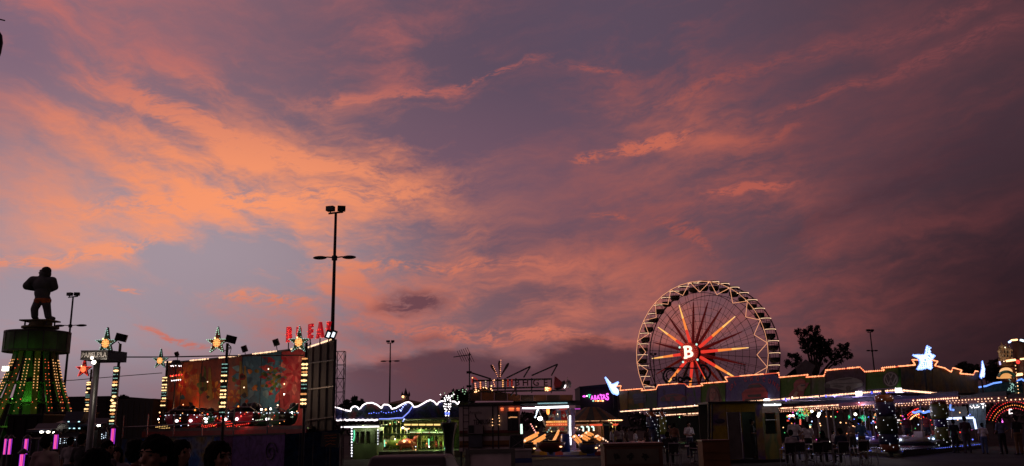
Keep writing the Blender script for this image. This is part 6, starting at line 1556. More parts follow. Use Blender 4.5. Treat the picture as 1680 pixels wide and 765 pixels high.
# ================================================================== BUMPER CAR PAVILION
FA, FB, FC = G(1016, 70), G(1474, 40), G(1607, 49)
FU = (FB - FA).normalized(); FN = Vector((FU.y, -FU.x, 0)); FN = -FN if FN.y > 0 else FN
SU = (FC - FB).normalized(); SN = Vector((SU.y, -SU.x, 0)); SN = -SN if SN.y > 0 else SN
def pavilion():
    org = (FA + FB) / 2; t = thing('bumper_car_pavilion', 'long bumper car pavilion with painted fascia and rows of warm bulbs', 'pavilion', (org.x, org.y + 4, 0))
    F = lambda x, y, o=0.0: PL(x, y, FA, FB, o); S = lambda x, y, o=0.0: PL(x, y, FB, FC, o)
    top = [(1011, 633.5), (1019, 633), (1017, 640.6), (1054.5, 637.6), (1052, 641), (1076, 639), (1079, 632), (1114, 629.2), (1123, 629.4), (1129, 635), (1153, 632.6), (1150, 629.4), (1180, 627), (1193.5, 626), (1189.4, 619), (1197, 618), (1207, 617.6), (1256.5, 613.5), (1267, 612.4), (1277.6, 611.8), (1278.5, 619.4), (1326, 614.7), (1322, 619), (1340, 617.6), (1352, 616.8), (1355, 607.6), (1411, 602.4), (1419, 610), (1451, 607.6), (1446, 603.7), (1474, 601.3)]
    tops = [(1474, 601.3), (1502, 598.8), (1496, 590.5), (1528, 590.6), (1538.5, 593), (1533.5, 600), (1550, 604), (1560.5, 610.5), (1563.5, 603.5), (1578, 607.5), (1575, 613), (1597, 615), (1600, 609), (1605, 609.5)]
    boty = lambda x: 675.5 + (640 - 675.5) * (x - 1018) / (1474 - 1018)
    botys = lambda x: 640 + (651 - 640) * (x - 1474) / (1605 - 1474)
    def interp(lst, x):
        ys = [p[1] + (q[1] - p[1]) * (x - p[0]) / (q[0] - p[0]) for p, q in zip(lst, lst[1:]) if min(p[0], q[0]) <= x <= max(p[0], q[0]) and p[0] != q[0]]
        return min(ys) if ys else lst[-1][1]
    gr, ye, pu, bl, dk = (.045, .13, .02), (.26, .15, .02), (.10, .065, .24), (.10, .105, .28), (.05, .04, .05)
    segs = [(1014, 1030, [ye, (.12, .09, .02)]), (1030, 1056, [gr, (.10, .09, .02), ye]), (1056, 1078, [(.06, .06, .14), gr]), (1078, 1124, [pu, bl, dk]), (1124, 1150, [gr, pu, (.1, .16, .03)]), (1150, 1190, [gr, (.06, .14, .02), (.12, .1, .1)]), (1190, 1280, [bl, (.12, .13, .26), pu]), (1280, 1330, [(.06, .14, .02), gr, (.18, .17, .16)]), (1330, 1354, [gr, (.14, .13, .14)]), (1354, 1420, [dk, (.07, .05, .08), (.05, .04, .05)]), (1420, 1474, [(.04, .08, .01), gr, (.03, .06, .01)])]
    for i, (a, b, cs) in enumerate(segs):
        xs = np.linspace(a + .25, b - .25, 7)
        pts = [F(a + .25 + (4 if i == 0 else 0), boty(a) - 1.5), F(b - .25, boty(b) - 1.5)] + [F(x, interp(top, x) + .8) for x in reversed(xs)]
        MB().prism(pts, -FN * .15).build('fascia_panel', mural('fascia_%d' % i, cs, .55, 1.0, i * 3.1, swirl=.35), t)
    for i, (a, b) in enumerate(((1474, 1500), (1500, 1530), (1530, 1562), (1562, 1605))):
        xs = np.linspace(a + .25, b - .25, 7)
        pts = [S(a + .25, botys(a) - 1.5), S(b - .25, botys(b) - 1.5)] + [S(x, interp(tops, x) + .8) for x in reversed(xs)]
        MB().prism(pts, -SN * .15).build('fascia_panel', mural('side_fascia_%d' % i, [(.05, .06, .02), (.16, .08, .02), dk, (.03, .05, .03)], .5, 1.0, 20 + i), t)
    for x in (1030, 1056, 1078, 1124, 1150, 1190, 1280, 1330, 1354, 1420):
        MB().bar(F(x, boty(x) - 1, .02), F(x, interp(top, x) + 1, .02), .03, .03).build('panel_joint', DARKST, t)
    # bulbs along the stepped top and both bottom edges
    TB = emit('fascia_bulb', (1, .34, .15), 2.0)
    def run(fun, lst, st, mt, r, nm, skip=()):
        line = [fun(x, y, .06) for x, y in lst]; q = along(line, st)
        return q
    q = run(F, top, .13, TB, .04, 'x'); drop = lambda p: any(abs(p.x - F(xx, 620).x) < w for xx, w in ((1118.5, .18), (1202, .2), (1262, .2)))
    bulbs('top_bulbs', [p for p in q if not drop(p)], .046, TB, t)
    bulbs('top_bulbs', run(S, tops, .12, TB, .04, 'x'), .042, TB, t)
    TR = emit('rope_red', (1, .12, .05), .8)
    MB().path([F(x, y + .4, .02) for x, y in top], .028, 4).build('top_edge_tube', TR, t); MB().path([S(x, y + .4, .02) for x, y in tops], .026, 4).build('top_edge_tube', TR, t)
    LB = emit('eave_bulb', (1, .56, .34), 2.4)
    bulbs('eave_bulbs', along([F(1018, boty(1018), .08), F(1474, boty(1474), .08)], .115), .05, LB, t)
    bulbs('eave_bulbs', along([S(1474, botys(1474), .08), S(1604, botys(1604), .08)], .12), .05, LB, t)
    MB().bar(F(1018, boty(1018)), F(1474, boty(1474)), .16, .06).build('eave_beam', mat('eave_red', (.2, .05, .04), .5), t)
    MB().bar(S(1474, botys(1474)), S(1605, botys(1605)), .16, .06).build('eave_beam', mat('eave_red', (.2, .05, .04), .5), t)
    # ceiling and inner beams
    z0, z1, z2 = F(1018, boty(1018)).z, F(1474, boty(1474)).z, S(1605, botys(1605)).z
    back = SU * ((FC - FB).length)
    corners = [Vector((FA.x, FA.y, z0 + .02)), Vector((FB.x, FB.y, z1 + .02)), Vector((FC.x, FC.y, z2 + .02)), Vector((FA.x, FA.y, z0 + .02)) + back]
    MB().prism(corners, (0, 0, .1)).build('ceiling', mat('ceiling_violet', (.20, .17, .34), .45), t)
    inward = -FN
    for off, st, mt, r, dz in ((3.2, .14, LB, .045, .36), (5.8, .2, LB, .04, .36), (8.8, .26, LB, .04, .36)):
        a, b = Vector((FA.x, FA.y, z0 - dz)) + inward * off, Vector((FB.x, FB.y, z1 - dz)) + inward * off + SU * off * .35
        MB().bar(a + Vector((0, 0, .2)), b + Vector((0, 0, .2)), .04, .25).build('beam_web', DARKST, t)
        MB().bar(a, b, .12, .2).build('ceiling_beam', mat('eave_red', (.2, .05, .04), .5), t)
        bulbs('beam_bulbs', [p for i, p in enumerate(along([a + FN * .09, b + FN * .09], st)) if (i // 40) % 5 != 4], r, LB, t)
    for fr in (.28, .45, .6, .75, .9):
        a = FA.lerp(FB, fr); zz = z0 + (z1 - z0) * fr
        MB().bar(Vector((a.x, a.y, zz - .06)), Vector((a.x, a.y, zz - .06)) + inward * 10, .1, .12).build('cross_beam', DARKST, t)
    # big white lamps along the eave
    for x, w in ((1409, .22), (1474.5, .22)):
        MB().bar(F(x - 3.5, boty(min(x, 1474)) + .8, .12), F(x + 3.5, boty(min(x, 1474)) + .5, .12), .12, .2).build('eave_lamp', emit('eave_white', (1, .95, .95), 4.0), t)
    MB().ball(F(1258, 657, .15), (.2, .1, .1), 8, 6).build('eave_lamp', emit('eave_white', (1, .95, .95), 4.0), t)
    for x, pw in ((1409, 70), (1470, 70), (1300, 45), (1262, 25), (1140, 30)): lamp('eave_fill_light', F(x, boty(x) + 3, .5), pw * 1.7, (1, .88, .85), t, .12, 'SPOT', F(x, boty(x) + 3, .5) + FN * 7 - V0 * 3, 125)  # thrown outward onto the people; some added where no eave lamp hangs
    for x in (1290, 1330, 1370, 1410, 1450): lamp('violet_fill_light', F(x, boty(x) + 9, -1.4), 26, (.45, .35, 1), t, .15)  # lights added to tint the ceiling violet, no fixture hangs there
    for x in (1289, 1355, 1430): MB().ball(F(x, boty(x) + 1, .16), (.05, .04, .07), 8, 6).build('blue_lamp', emit('lamp_blue', (.1, .12, 1), 1.3), t)
    MB().bar(F(1160, boty(1160) - 1, .1), F(1190, boty(1190) - 1, .1), .06, .08).build('white_tube', emit('tube_white', (1, .85, .8), 1.6), t)
    # floor
    fl = [FA + inward * .2, FB + inward * .2, FC, FA + back]
    MB().prism([(p.x, p.y, .0) for p in fl], (0, 0, .30)).build('floor', mat('pavilion_floor', (.05, .05, .06), .25, .4, .3, 1.0), t)
    MB().bar(Vector((FB.x, FB.y, .22)) - FU * 14, Vector((FB.x, FB.y, .22)), .06, .16).build('floor_edge', STEEL, t)
    MB().bar(Vector((FB.x, FB.y, .22)), Vector((FC.x, FC.y, .22)), .06, .16).build('floor_edge', STEEL, t)
    bulbs('floor_leds', along([Vector((FB.x, FB.y, .24)) - FU * 14 + FN * .06, Vector((FB.x, FB.y, .24)) + FN * .06], .8), .035, E_BLUE, t)
    bulbs('floor_leds', along([Vector((FB.x, FB.y, .24)) + SN * .06, Vector((FC.x, FC.y, .24)) + SN * .06], .3), .02, E_BLUE, t)
    # printed motifs on the fascia
    def motif(nm, pts, c, fun=F, off=.012, em=None): return MB().prism([fun(x, y, off) for x, y in pts], (FN if fun is F else SN) * .01).build(nm, mat('motif_%d_%d_%d' % tuple(int(v * 255) for v in c), c, .5), t)
    # red car seen from the front
    motif('printed_car', [(1219, 661), (1217, 646), (1222, 640), (1232, 637), (1228, 632), (1236, 629.5), (1246, 629), (1252, 634), (1256, 638), (1260, 645), (1259, 658)], (.36, .025, .025))
    motif('printed_windscreen', [(1226, 637), (1230, 631.5), (1246, 630.5), (1251, 635.5)], (.03, .03, .035), off=.024)
    motif('printed_grille', [(1228, 652), (1226, 648), (1249, 646.5), (1248, 651)], (.02, .02, .02), off=.024)
    for x in (1222, 1249): motif('printed_headlight', [(x - 2, 643), (x, 641), (x + 2.5, 641), (x + 2, 643.5)], (.35, .33, .3), off=.024)
    arc = 'LOS CHOCONES'
    for i, ch in enumerate(arc):
        if ch == ' ': continue
        a = math.pi * (1 - (i + .5) / len(arc)); x, y = 1238 + 40 * math.cos(a), 641 - 19 * math.sin(a)
        c = F(x, y, .02); ang = (math.pi / 2 - a) * -.55
        uu = FU * math.cos(ang) + V0 * math.sin(ang); vv = V0 * math.cos(ang) - FU * math.sin(ang)
        text_part('printed_letter', ch, .36, .01, mat('print_red', (.5, .05, .1), .5), t, c, uu, vv, .006)
    # white sports car seen from the side
    motif('printed_car', [(1352, 634), (1353, 629), (1360, 626), (1370, 623), (1380, 620.5), (1394, 619), (1405, 621), (1413, 624), (1417, 629), (1414, 634), (1404, 637), (1397, 640), (1386, 641), (1374, 638), (1362, 637)], (.13, .13, .14))
    motif('printed_window', [(1369, 624.5), (1380, 621.5), (1394, 620), (1400, 621.5), (1386, 624)], (.03, .03, .03), off=.024)
    for x, y in ((1358, 633.5), (1392, 637)): motif('printed_wheel', [(x + 4.2 * math.cos(a), y + 4.2 * math.sin(a)) for a in np.linspace(0, 2 * math.pi, 12, endpoint=False)], (.02, .02, .02), off=.024)
    # dark red car and a blue block on the left panels
    motif('printed_car', [(1083, 658), (1084, 652), (1092, 648), (1104, 645.5), (1118, 647), (1126, 651), (1126, 655), (1110, 658)], (.16, .02, .02))
    for x in (1088, 1103, 1122): motif('printed_wheel', [(x + 4 * math.cos(a), 655.5 + 4 * math.sin(a)) for a in np.linspace(0, 2 * math.pi, 12, endpoint=False)], (.015, .015, .015), off=.024)
    motif('printed_block', [(1041, 663), (1038, 649), (1041, 646), (1057, 645), (1060, 648), (1060, 660)], (.02, .025, .05))
    # long haired woman portrait
    motif('printed_hair', [(1157, 663), (1159, 650), (1161, 640), (1166, 633), (1172, 632), (1178, 637), (1182, 650), (1186, 661)], (.07, .02, .012))
    motif('printed_face', [(1164, 652), (1163, 643), (1166, 638), (1171, 637), (1174, 642), (1174, 651), (1170, 657), (1166, 657)], (.22, .08, .05), off=.024)
    # driver in a red cap
    motif('printed_driver', [(1292, 654), (1296, 645), (1303, 638), (1302, 630), (1306, 624), (1314, 621), (1321, 624), (1322, 628), (1328, 628), (1326, 632), (1320, 641), (1318, 650), (1316, 653)], (.2, .015, .02))
    motif('printed_face', [(1308, 634), (1314, 630), (1321, 630), (1322, 636), (1318, 642), (1311, 641)], (.22, .1, .07), off=.024)
    for pts, c in (([(1303, 629), (1308, 625), (1320, 625.5), (1321, 628), (1309, 629)], (.3, .04, .03)), ([(1314, 632), (1321, 631), (1321, 633.5), (1315, 634.5)], (.03, .02, .02)), ([(1299, 652), (1306, 642), (1310, 644), (1305, 653)], (.26, .18, .14)), ([(1306, 638), (1308, 635), (1309.5, 638), (1308, 641)], (.14, .05, .03)),
                   ([(1165.5, 644.5), (1167.5, 643.5), (1168.5, 645), (1166.5, 645.6)], (.03, .015, .012)), ([(1170.5, 643.8), (1172.5, 643.4), (1173, 645), (1171, 645.2)], (.03, .015, .012)), ([(1166.5, 653), (1169, 651.6), (1171.5, 652.6), (1169, 654.4)], (.2, .02, .02)), ([(1168.4, 645), (1169.6, 645), (1170, 649.6), (1168.2, 649.8)], (.16, .05, .035)), ([(1160, 662), (1162, 648), (1165, 637), (1163.5, 650), (1163, 662)], (.03, .01, .008)), ([(1176, 662), (1175.5, 650), (1174, 638), (1179, 648), (1181, 660)], (.11, .035, .02)),
                   ([(1217.5, 646), (1222, 641), (1256, 638.5), (1259.5, 643), (1238, 643.6)], (.24, .018, .018)), ([(1222, 659), (1222, 655), (1257, 652.5), (1257, 656)], (.05, .012, .012)), ([(1219, 661.5), (1220, 658), (1228, 657.5), (1228, 661)], (.015, .015, .015)), ([(1250, 659), (1250, 655.5), (1258, 655), (1258, 658.5)], (.015, .015, .015)),
                   ([(1354, 631), (1372, 629), (1398, 628), (1414, 627), (1398, 629.6), (1372, 631)], (.05, .05, .055)), ([(1364, 634), (1374, 631.5), (1386, 634), (1378, 637)], (.035, .035, .04)), ([(1406, 630), (1414, 628), (1416, 630), (1408, 632)], (.2, .2, .2)), ([(1086, 651), (1096, 648.5), (1108, 647), (1116, 648.5), (1104, 650.5)], (.03, .03, .035)), ([(1041, 652), (1059, 650.5), (1059, 651.6), (1041, 653.2)], (.06, .07, .12)), ([(1041, 657), (1059.5, 655.5), (1059.5, 656.6), (1041, 658.2)], (.06, .07, .12))):
        motif('printed_detail', pts, c, off=.036)
    # round V over W emblem
    ring = MB(); c0 = (1461.5, 622.5); NE = 28
    RC = lambda r, a, o: F(c0[0] + r * math.cos(a) * .98, c0[1] + r * math.sin(a), o)
    disc = MB().prism([RC(13.5, 2 * math.pi * i / NE, .014) for i in range(NE)], FN * .01).build('emblem_disc', mat('emblem_black', (.012, .012, .014), .5), t)
    EM = mat('emblem_grey', (.2, .19, .2), .5)
    for i in range(NE):
        a, b = 2 * math.pi * i / NE, 2 * math.pi * (i + 1) / NE; ring.prism([RC(11.6, a, .026), RC(11.6, b, .026), RC(9.8, b, .026), RC(9.8, a, .026)], FN * .008)
    ring.build('emblem_ring', EM, disc)
    st = MB()
    for p, q in (((-3.6, -9), (0, -2)), ((3.6, -9), (0, -2)), ((-8.6, -5), (-3.4, 8)), ((-3.4, 8), (0, .5)), ((0, .5), (3.4, 8)), ((3.4, 8), (8.6, -5))):
        a, b = F(c0[0] + p[0], c0[1] + p[1], .03), F(c0[0] + q[0], c0[1] + q[1], .03); st.bar(a, b, .02, .055)
    st.build('emblem_letters', EM, disc)
    # interior lighting
    for px, py, d, w, c in ((1340, 676, 52, 90, (1, .8, .6)), (1410, 668, 48, 80, (.75, .65, 1)), (1300, 672, 58, 60, (1, .55, .4)), (1480, 668, 46, 70, (.8, .7, 1)), (1540, 676, 50, 50, (.9, .75, 1)), (1440, 690, 50, 45, (.6, .6, 1)), (1115, 690, 66, 8, (.4, 1, .4)), (1050, 682, 70, 8, (1, .7, .5))):
        lamp('ceiling_light', P(px, py, d), w * .6, c, t, .2)
    # hanging lamps inside
    for px, py, d, mt, r in ((1332, 675, 52, E_FLOOD, .14), (1344, 679, 51, E_FLOOD, .17), (1342.5, 682.5, 51, E_FLOOD, .15), (1403.5, 680, 50, E_FLOOD, .16), (1296, 682.5, 54, E_FLOOD, .12), (1301, 682, 54, E_FLOOD, .14), (1379, 693.5, 50, E_WARM, .08), (1345, 695, 50, E_WARM, .07), (1329, 700.5, 50, E_WARM, .12), (1399, 699, 50, E_WARM, .09), (1438, 701, 47, E_FLOOD, .10), (1361, 725, 47, E_FLOOD, .06), (1365, 732, 46, E_BWHITE, .08), (1334, 746, 38, E_BWHITE, .05), (1309, 729, 40, E_WHITE, .03), (1421, 725, 44, E_BWHITE, .06)):
        MB().ball(P(px, py, d), r * .48, 10, 8).build('hanging_lamp', mt, t)
    MB().bar(P(1291, 683, 54.2), P(1299, 682.5, 54.2), .06, .12).build('red_neon', emit('neon_redorange', (1, .10, .03), 2.0), t)
    MB().bar(P(1313, 688, 53), P(1313, 697, 53), .08, .08).build('red_sign', emit('neon_red_sign', (.9, .12, .06), .8), t)
    rnd = random.Random(5)
    for cx_, cy_, rx, ry, n in ((1315, 681, 9, 5, 60), (1313, 672, 4, 2.5, 20), (1417, 686, 5, 5, 36), (1411, 688, 3, 4, 16), (1393, 684, 2, 3, 14)):
        pts = [P(cx_ + rnd.gauss(0, .5) * rx, cy_ + rnd.gauss(0, .5) * ry, 52) for _ in range(n)]
        bulbs('green_light_figure', pts, .028, emit('figure_green', (.08, 1, .45), .75), t)
    bulbs('yellow_light_figure', [P(1323 + rnd.gauss(0, 1) * 3.5, 676 + rnd.gauss(0, 1) * 3.5, 53) for _ in range(40)], .03, emit('figure_yellow', (.7, .5, .05), .6), t)
    cols_ = [E_RED, E_AMBER, E_WARM, E_BWHITE, E_GREEN, emit('in_magenta', (1, .1, .6), 1.2), E_BLUE, E_GOLD]
    for i, mt in enumerate(cols_):
        pts = []
        for _ in range(13):
            cx_ = rnd.choice((rnd.uniform(1285, 1440), rnd.uniform(1470, 1600), rnd.uniform(1285, 1600))); pts.append(P(cx_, rnd.uniform(674, 722), rnd.uniform(49, 62)))
        bulbs('stray_bulbs', pts, .05, mt, t)
    for i in range(14):
        cx_ = rnd.uniform(1290, 1600); y_ = rnd.uniform(678, 700); d_ = rnd.uniform(52, 62); w_ = rnd.uniform(3, 9)
        MB().bar(P(cx_, y_, d_), P(cx_ + w_, y_ - w_ * .06, d_), .06, rnd.choice((.04, .06, .1))).build('neon_bar', rnd.choice((emit('in_red', (1, .08, .04), .8), emit('in_amber', (1, .45, .15), .7), emit('in_blue', (.2, .3, 1), .8), emit('in_teal', (.2, .8, .7), .5), emit('in_white', (1, .9, .85), .9))), t)
    for i in range(22):
        cx_ = rnd.uniform(1290, 1600); d_ = rnd.uniform(54, 63); p_ = P(cx_, 690, d_)
        MB().tube((p_.x, p_.y, .3), (p_.x, p_.y, 3.1), .05).build('inner_post', mat('inner_post', (.16, .13, .13), .4), t)
    # dark back partition and kiosk
    pa, pb = P(1070, 690, 82), P(1300, 690, 66)
    MB().prism([(pa.x, pa.y, .3), (pb.x, pb.y, .3), (pb.x, pb.y, 3.0), (pa.x, pa.y, 2.8)], (0, .1, 0)).build('back_curtain', mat('curtain_green', (.012, .035, .018), .8), t)
    for i in range(6):
        px = 1345 + i * 13; p0, p1 = P(px, 690, 58), P(px + 11.5, 690, 58); MB().box(((p0.x + p1.x) / 2, 58, 1.25), (p1.x - p0.x, .1, 1.9)).build('back_board', mat('back_brown_%d' % (i % 2), (.05 + .02 * (i % 2), .035, .022), .7), t)
    q0, q1 = P(1553, 690, 52), P(1590, 690, 52); zt = P(1570, 686.5, 52).z
    MB().box(((q0.x + q1.x) / 2, 53.2, 1.3), (q1.x - q0.x, 2.2, 2.1)).build('booth', mat('booth_inner_dark', (.08, .07, .07), .6), t)
    MB().bar(P(1552, 687, 51.8), P(1597, 685.5, 51.8), .08, .12).build('booth_neon', emit('neon_iceblue', (.55, .65, 1), 2.0), t); MB().bar(P(1598, 687, 51.8), P(1601.5, 704, 51.8), .08, .10).build('booth_neon', emit('neon_iceblue', (.55, .65, 1), 2.0), t)
    MB().path([P(1497 + i * 2.2, 676 + 1.2 * math.sin(i * .9), 49) for i in range(18)], .06, 5).build('wave_neon', emit('neon_blue', (.15, .3, 1), 1.6), t)
    for x in (1531, 1560): MB().path([P(x, 664, 49), P(x - .5, 672, 49), P(x + 5, 673, 49)], .06, 5).build('wave_neon', emit('neon_blue', (.15, .3, 1), 1.6), t)
    # red arch of bulbs inside
    def arch(cx_, cy_, rs, a0, a1, d, cols):
        for rr, mt in zip(rs, cols): bulbs('arch_bulbs', [P(cx_ + rr * math.cos(a) * .8, cy_ - rr * math.sin(a), d) for a in np.arange(a0, a1, 3.4 / rr)], .045, mt, t)
    arch(1512, 712, (42, 38, 33), 1.75, 2.7, 50, (E_RED, emit('arch_red', (1, .06, .08), 1.0), E_WARM))
    for y0, y1 in ((676, 691), (680, 695)): bulbs('arch_bulbs', along([P(1496, y0, 50), P(1530, y1, 50)], .14), .045, E_RED if y0 == 676 else E_AMBER, t)
    MB().bar(P(1482, 689, 49.5), P(1486, 694, 49.5), .1, .2).build('magenta_sign', E_MAG, t)
    return t
PAV = pavilion()

def deco_column(label, px, d, y0, y1, w_px, bands, lean=0):
    k = d / FPX; c = P(px, (y0 + y1) / 2, d); zt, zb = P(px, y0, d).z, P(px, y1, d).z
    t = thing('balloon_column', label, 'column', (c.x, c.y, max(0, zb - .05)), 'dotted balloon columns of the bumper car pavilion'); n = len(bands); pts = []
    for i, (f0, f1, r0, rm, r1, mt) in enumerate(bands):
        za, zb_ = zt + (zb - zt) * f0, zt + (zb - zt) * f1; kk = w_px * k / 2
        r0, r1 = (rm * .95 if i else r0), (rm * .95 if i < n - 1 else r1)
        prof = [(r1 * kk, zb_), (rm * kk * .99, za + (zb_ - za) * .75), (rm * kk, (za + zb_) / 2), (rm * kk * .99, za + (zb_ - za) * .25), (r0 * kk, za)]
        MB().lathe(prof, (c.x, c.y, 0), 18).build('balloon_band', mt, t, smooth=True)
        for j in range(7):
            z = za + (zb_ - za) * (j % 7 + .5) / 7; a = -math.pi / 2 + ((j * 5 + i * 3) % 9 - 4) * .33
            pts.append((c.x + rm * kk * 1.02 * math.cos(a), c.y + rm * kk * 1.02 * math.sin(a), z))
        for j in range(2):
            z = za + (zb_ - za) * (j + .3 + .4 * random.random()) / 2; pts.append((c.x + rm * kk * .98, c.y - .05, z))
    bulbs('dot_bulbs', pts, .019, emit('dot_white', (.85, .9, 1), 1.7), t)
    if zb > .05: MB().tube((c.x, c.y, max(0, zb - .05) if zb > .4 else 0), (c.x, c.y, zb), .1).build('foot', DARKST, t)
    MB().tube((c.x, c.y, zt), (c.x, c.y, zt + .25), .1).build('neck', DARKST, t)
    return t
CO, CP, CG, CY, CB = mat('balloon_orange', (.30, .08, .015), .5), mat('balloon_purple', (.03, .02, .09), .5), mat('balloon_dkgreen', (.02, .035, .008), .5), mat('balloon_lime', (.13, .16, .02), .5), mat('balloon_blue', (.015, .025, .10), .5)
deco_column('dotted balloon column with an orange top and purple neck at the pavilion corner', 1455, 40.5, 648, 742, 32, [(0, .13, .7, .9, .8, CO), (.13, .38, .8, .95, .85, CP), (.38, .68, .85, 1.0, .9, CG), (.68, .86, .9, .95, .8, CB), (.86, 1, .8, .9, .6, mat('balloon_brown', (.2, .05, .015), .4))])
deco_column('dotted lime and orange balloon column on the side of the pavilion', 1543, 44.5, 650, 733, 27, [(0, .16, .5, .85, .9, CO), (.16, .45, .9, 1.0, .7, CY), (.45, .62, .65, .75, .6, CP), (.62, .86, .55, .8, .9, CY), (.86, 1, .8, .9, .6, CG)])
deco_column('dotted blue balloon column at the left end of the pavilion', 1070, 62, 676, 733, 18, [(0, .14, .8, .9, .9, CO), (.14, .5, .9, 1, .9, CB), (.5, 1, .9, 1, .8, mat('balloon_navy', (.015, .02, .06), .4))])
deco_column('slim dotted green column beside the blue balloon column', 1088, 61, 676, 738, 11, [(0, .14, .8, .9, .9, CO), (.14, .6, .9, 1, .9, CY), (.6, 1, .9, 1, .8, CB)])

def light_star(label, base, outline, thick_v, plane, edge=E_BLUE, post=True, r=.05, st=.11):
    """bulb filled star; outline is a list of 3d points"""
    c = sum(outline, Vector()) / len(outline); t = thing('light_star', label, 'light star', tuple(base))
    MB().prism([p for p in outline], thick_v).build('plate', emit('star_plate', (.10, .22, 1), .9, (.1, .15, .4)), t)
    bulbs('edge_bulbs', [p - thick_v * .5 for p in along(outline + outline[:1], .085)], r, emit('star_edge', (.25, .40, 1), 2.2), t)
    ins = []
    for f in (.86, .66, .46, .25): ins += along([c.lerp(p, f) for p in outline + outline[:1]], st)
    bulbs('white_bulbs', [p - thick_v * .5 for p in ins], r * 1.15, emit('star_white', (.56, .70, 1), 1.9), t)
    if post: MB().tube(Vector((c.x, c.y, base[2])) + thick_v * 1.5, c + thick_v * 1.5, .05).build('post', DARKST, t)
    return t
so = [P(x, y, 39.6) for x, y in ((1520.5, 568), (1526, 571), (1525.5, 581), (1533, 584), (1527.5, 590), (1528, 607), (1520, 603.5), (1513, 606), (1504, 606.5), (1509.5, 596), (1507, 588), (1497, 583), (1508, 582.5), (1517, 583))]
light_star('big blue white bulb star standing on the pavilion roof corner', (P(1518, 640, 39.6).x, 39.6, P(1518, 640, 39.6).z), so, Vector((0, .1, 0)), None)
so2 = [P(x, y, 70 + (x - 1004) * .12) for x, y in ((993.5, 620), (1000, 631), (1005, 631.5), (1014, 627.5), (1009, 636), (1016, 643), (1013, 648), (1005, 645), (1000, 636))]
light_star('blue white bulb star at the far left corner of the pavilion roof', (P(1006, 660, 70).x, 70, P(1006, 670, 70).z), so2, Vector((0, .12, 0)), None, r=.085, st=.18)
so3 = [P(x, y, 49.5) for x, y in ((1611, 593), (1614.5, 605), (1614, 619), (1610, 617), (1609.5, 621), (1607.5, 618), (1611, 604))]
light_star('thin blue bulb star seen edge on at the right end of the pavilion', (P(1611, 650, 49.5).x, 49.5, P(1611, 650, 49.5).z), so3, Vector((0, .1, 0)), None, r=.045, st=.1)

def bumper_car(label, px, d, c, rz, lights=None):
    g = G(px, d); t = thing('bumper_car', label, 'bumper car', (g.x, g.y, .30), 'bumper cars on the pavilion floor')
    ORG[t.name] = (0, 0, 0); p = math.pi
    MB().lathe([(.55, .05), (.66, .08), (.68, .2), (.6, .26)], (0, 0, 0), 24, 1.35, .9).build('rubber_bumper', RUBBER, t, smooth=True)
    MB().lathe([(.56, .24), (.58, .34), (.5, .46), (.40, .48), (.36, .30)], (0, 0, 0), 24, 1.35, .9).build('hull', c, t, smooth=True)
    MB().ball((-.5, 0, .42), (.34, .36, .16), 14, 8).build('bonnet', c, t, smooth=True)
    MB().box((.32, 0, .50), (.14, .8, .5)).build('seat_back', c, t); MB().box((.1, 0, .34), (.4, .8, .12)).build('seat', RUBBER, t)
    MB().tube((-.2, 0, .4), (-.08, 0, .62), .025).lathe([(.12, .60), (.15, .61), (.12, .64)], (-.08, 0, 0), 12).build('steering_wheel', BLACK, t)
    MB().tube((.55, 0, .3), (.55, 0, 2.75), .02).build('contact_pole', STEEL, t)
    for s_ in (-.2, .2): MB().ball((-.83, s_, .36), (.06, .08, .06), 10, 6).build('headlight', emit('car_lamp', (.6, .7, 1), 2.0), t)
    MB().box((-.55, 0, .55), (.5, .1, .03)).build('stripe', WHITEP, t)
    MB().bar((.40, -.3, .62), (.40, .3, .62), .03, .08).build('tail_lamp', E_RED, t)
    t.rotation_euler = (0, 0, rz)
    return t
b0 = bumper_car('purple bumper car with a red tail light by the corner column', 1444, 43, mat('bumper_purple', (.14, .07, .3), .3), -1.6)
def bc(label, px, d, c, rz):
    g = G(px, d); dup(b0, (g.x, g.y, .30), label, None, rz, None, {'hull': c, 'bonnet': c, 'seat_back': c})
bc('white and yellow bumper car between the two dotted columns', 1497, 44.5, mat('bumper_white', (.42, .38, .26), .3), .1)
bc('red bumper car behind the white one', 1521, 47, mat('bumper_red', (.3, .05, .03), .3), -.3)
bc('green bumper car beside the lime balloon column', 1549, 45.5, mat('bumper_green', (.05, .2, .12), .3), .15)
bc('blue bumper car at the back of the pavilion floor', 1412, 50, mat('bumper_blue', (.05, .08, .3), .3), .7)

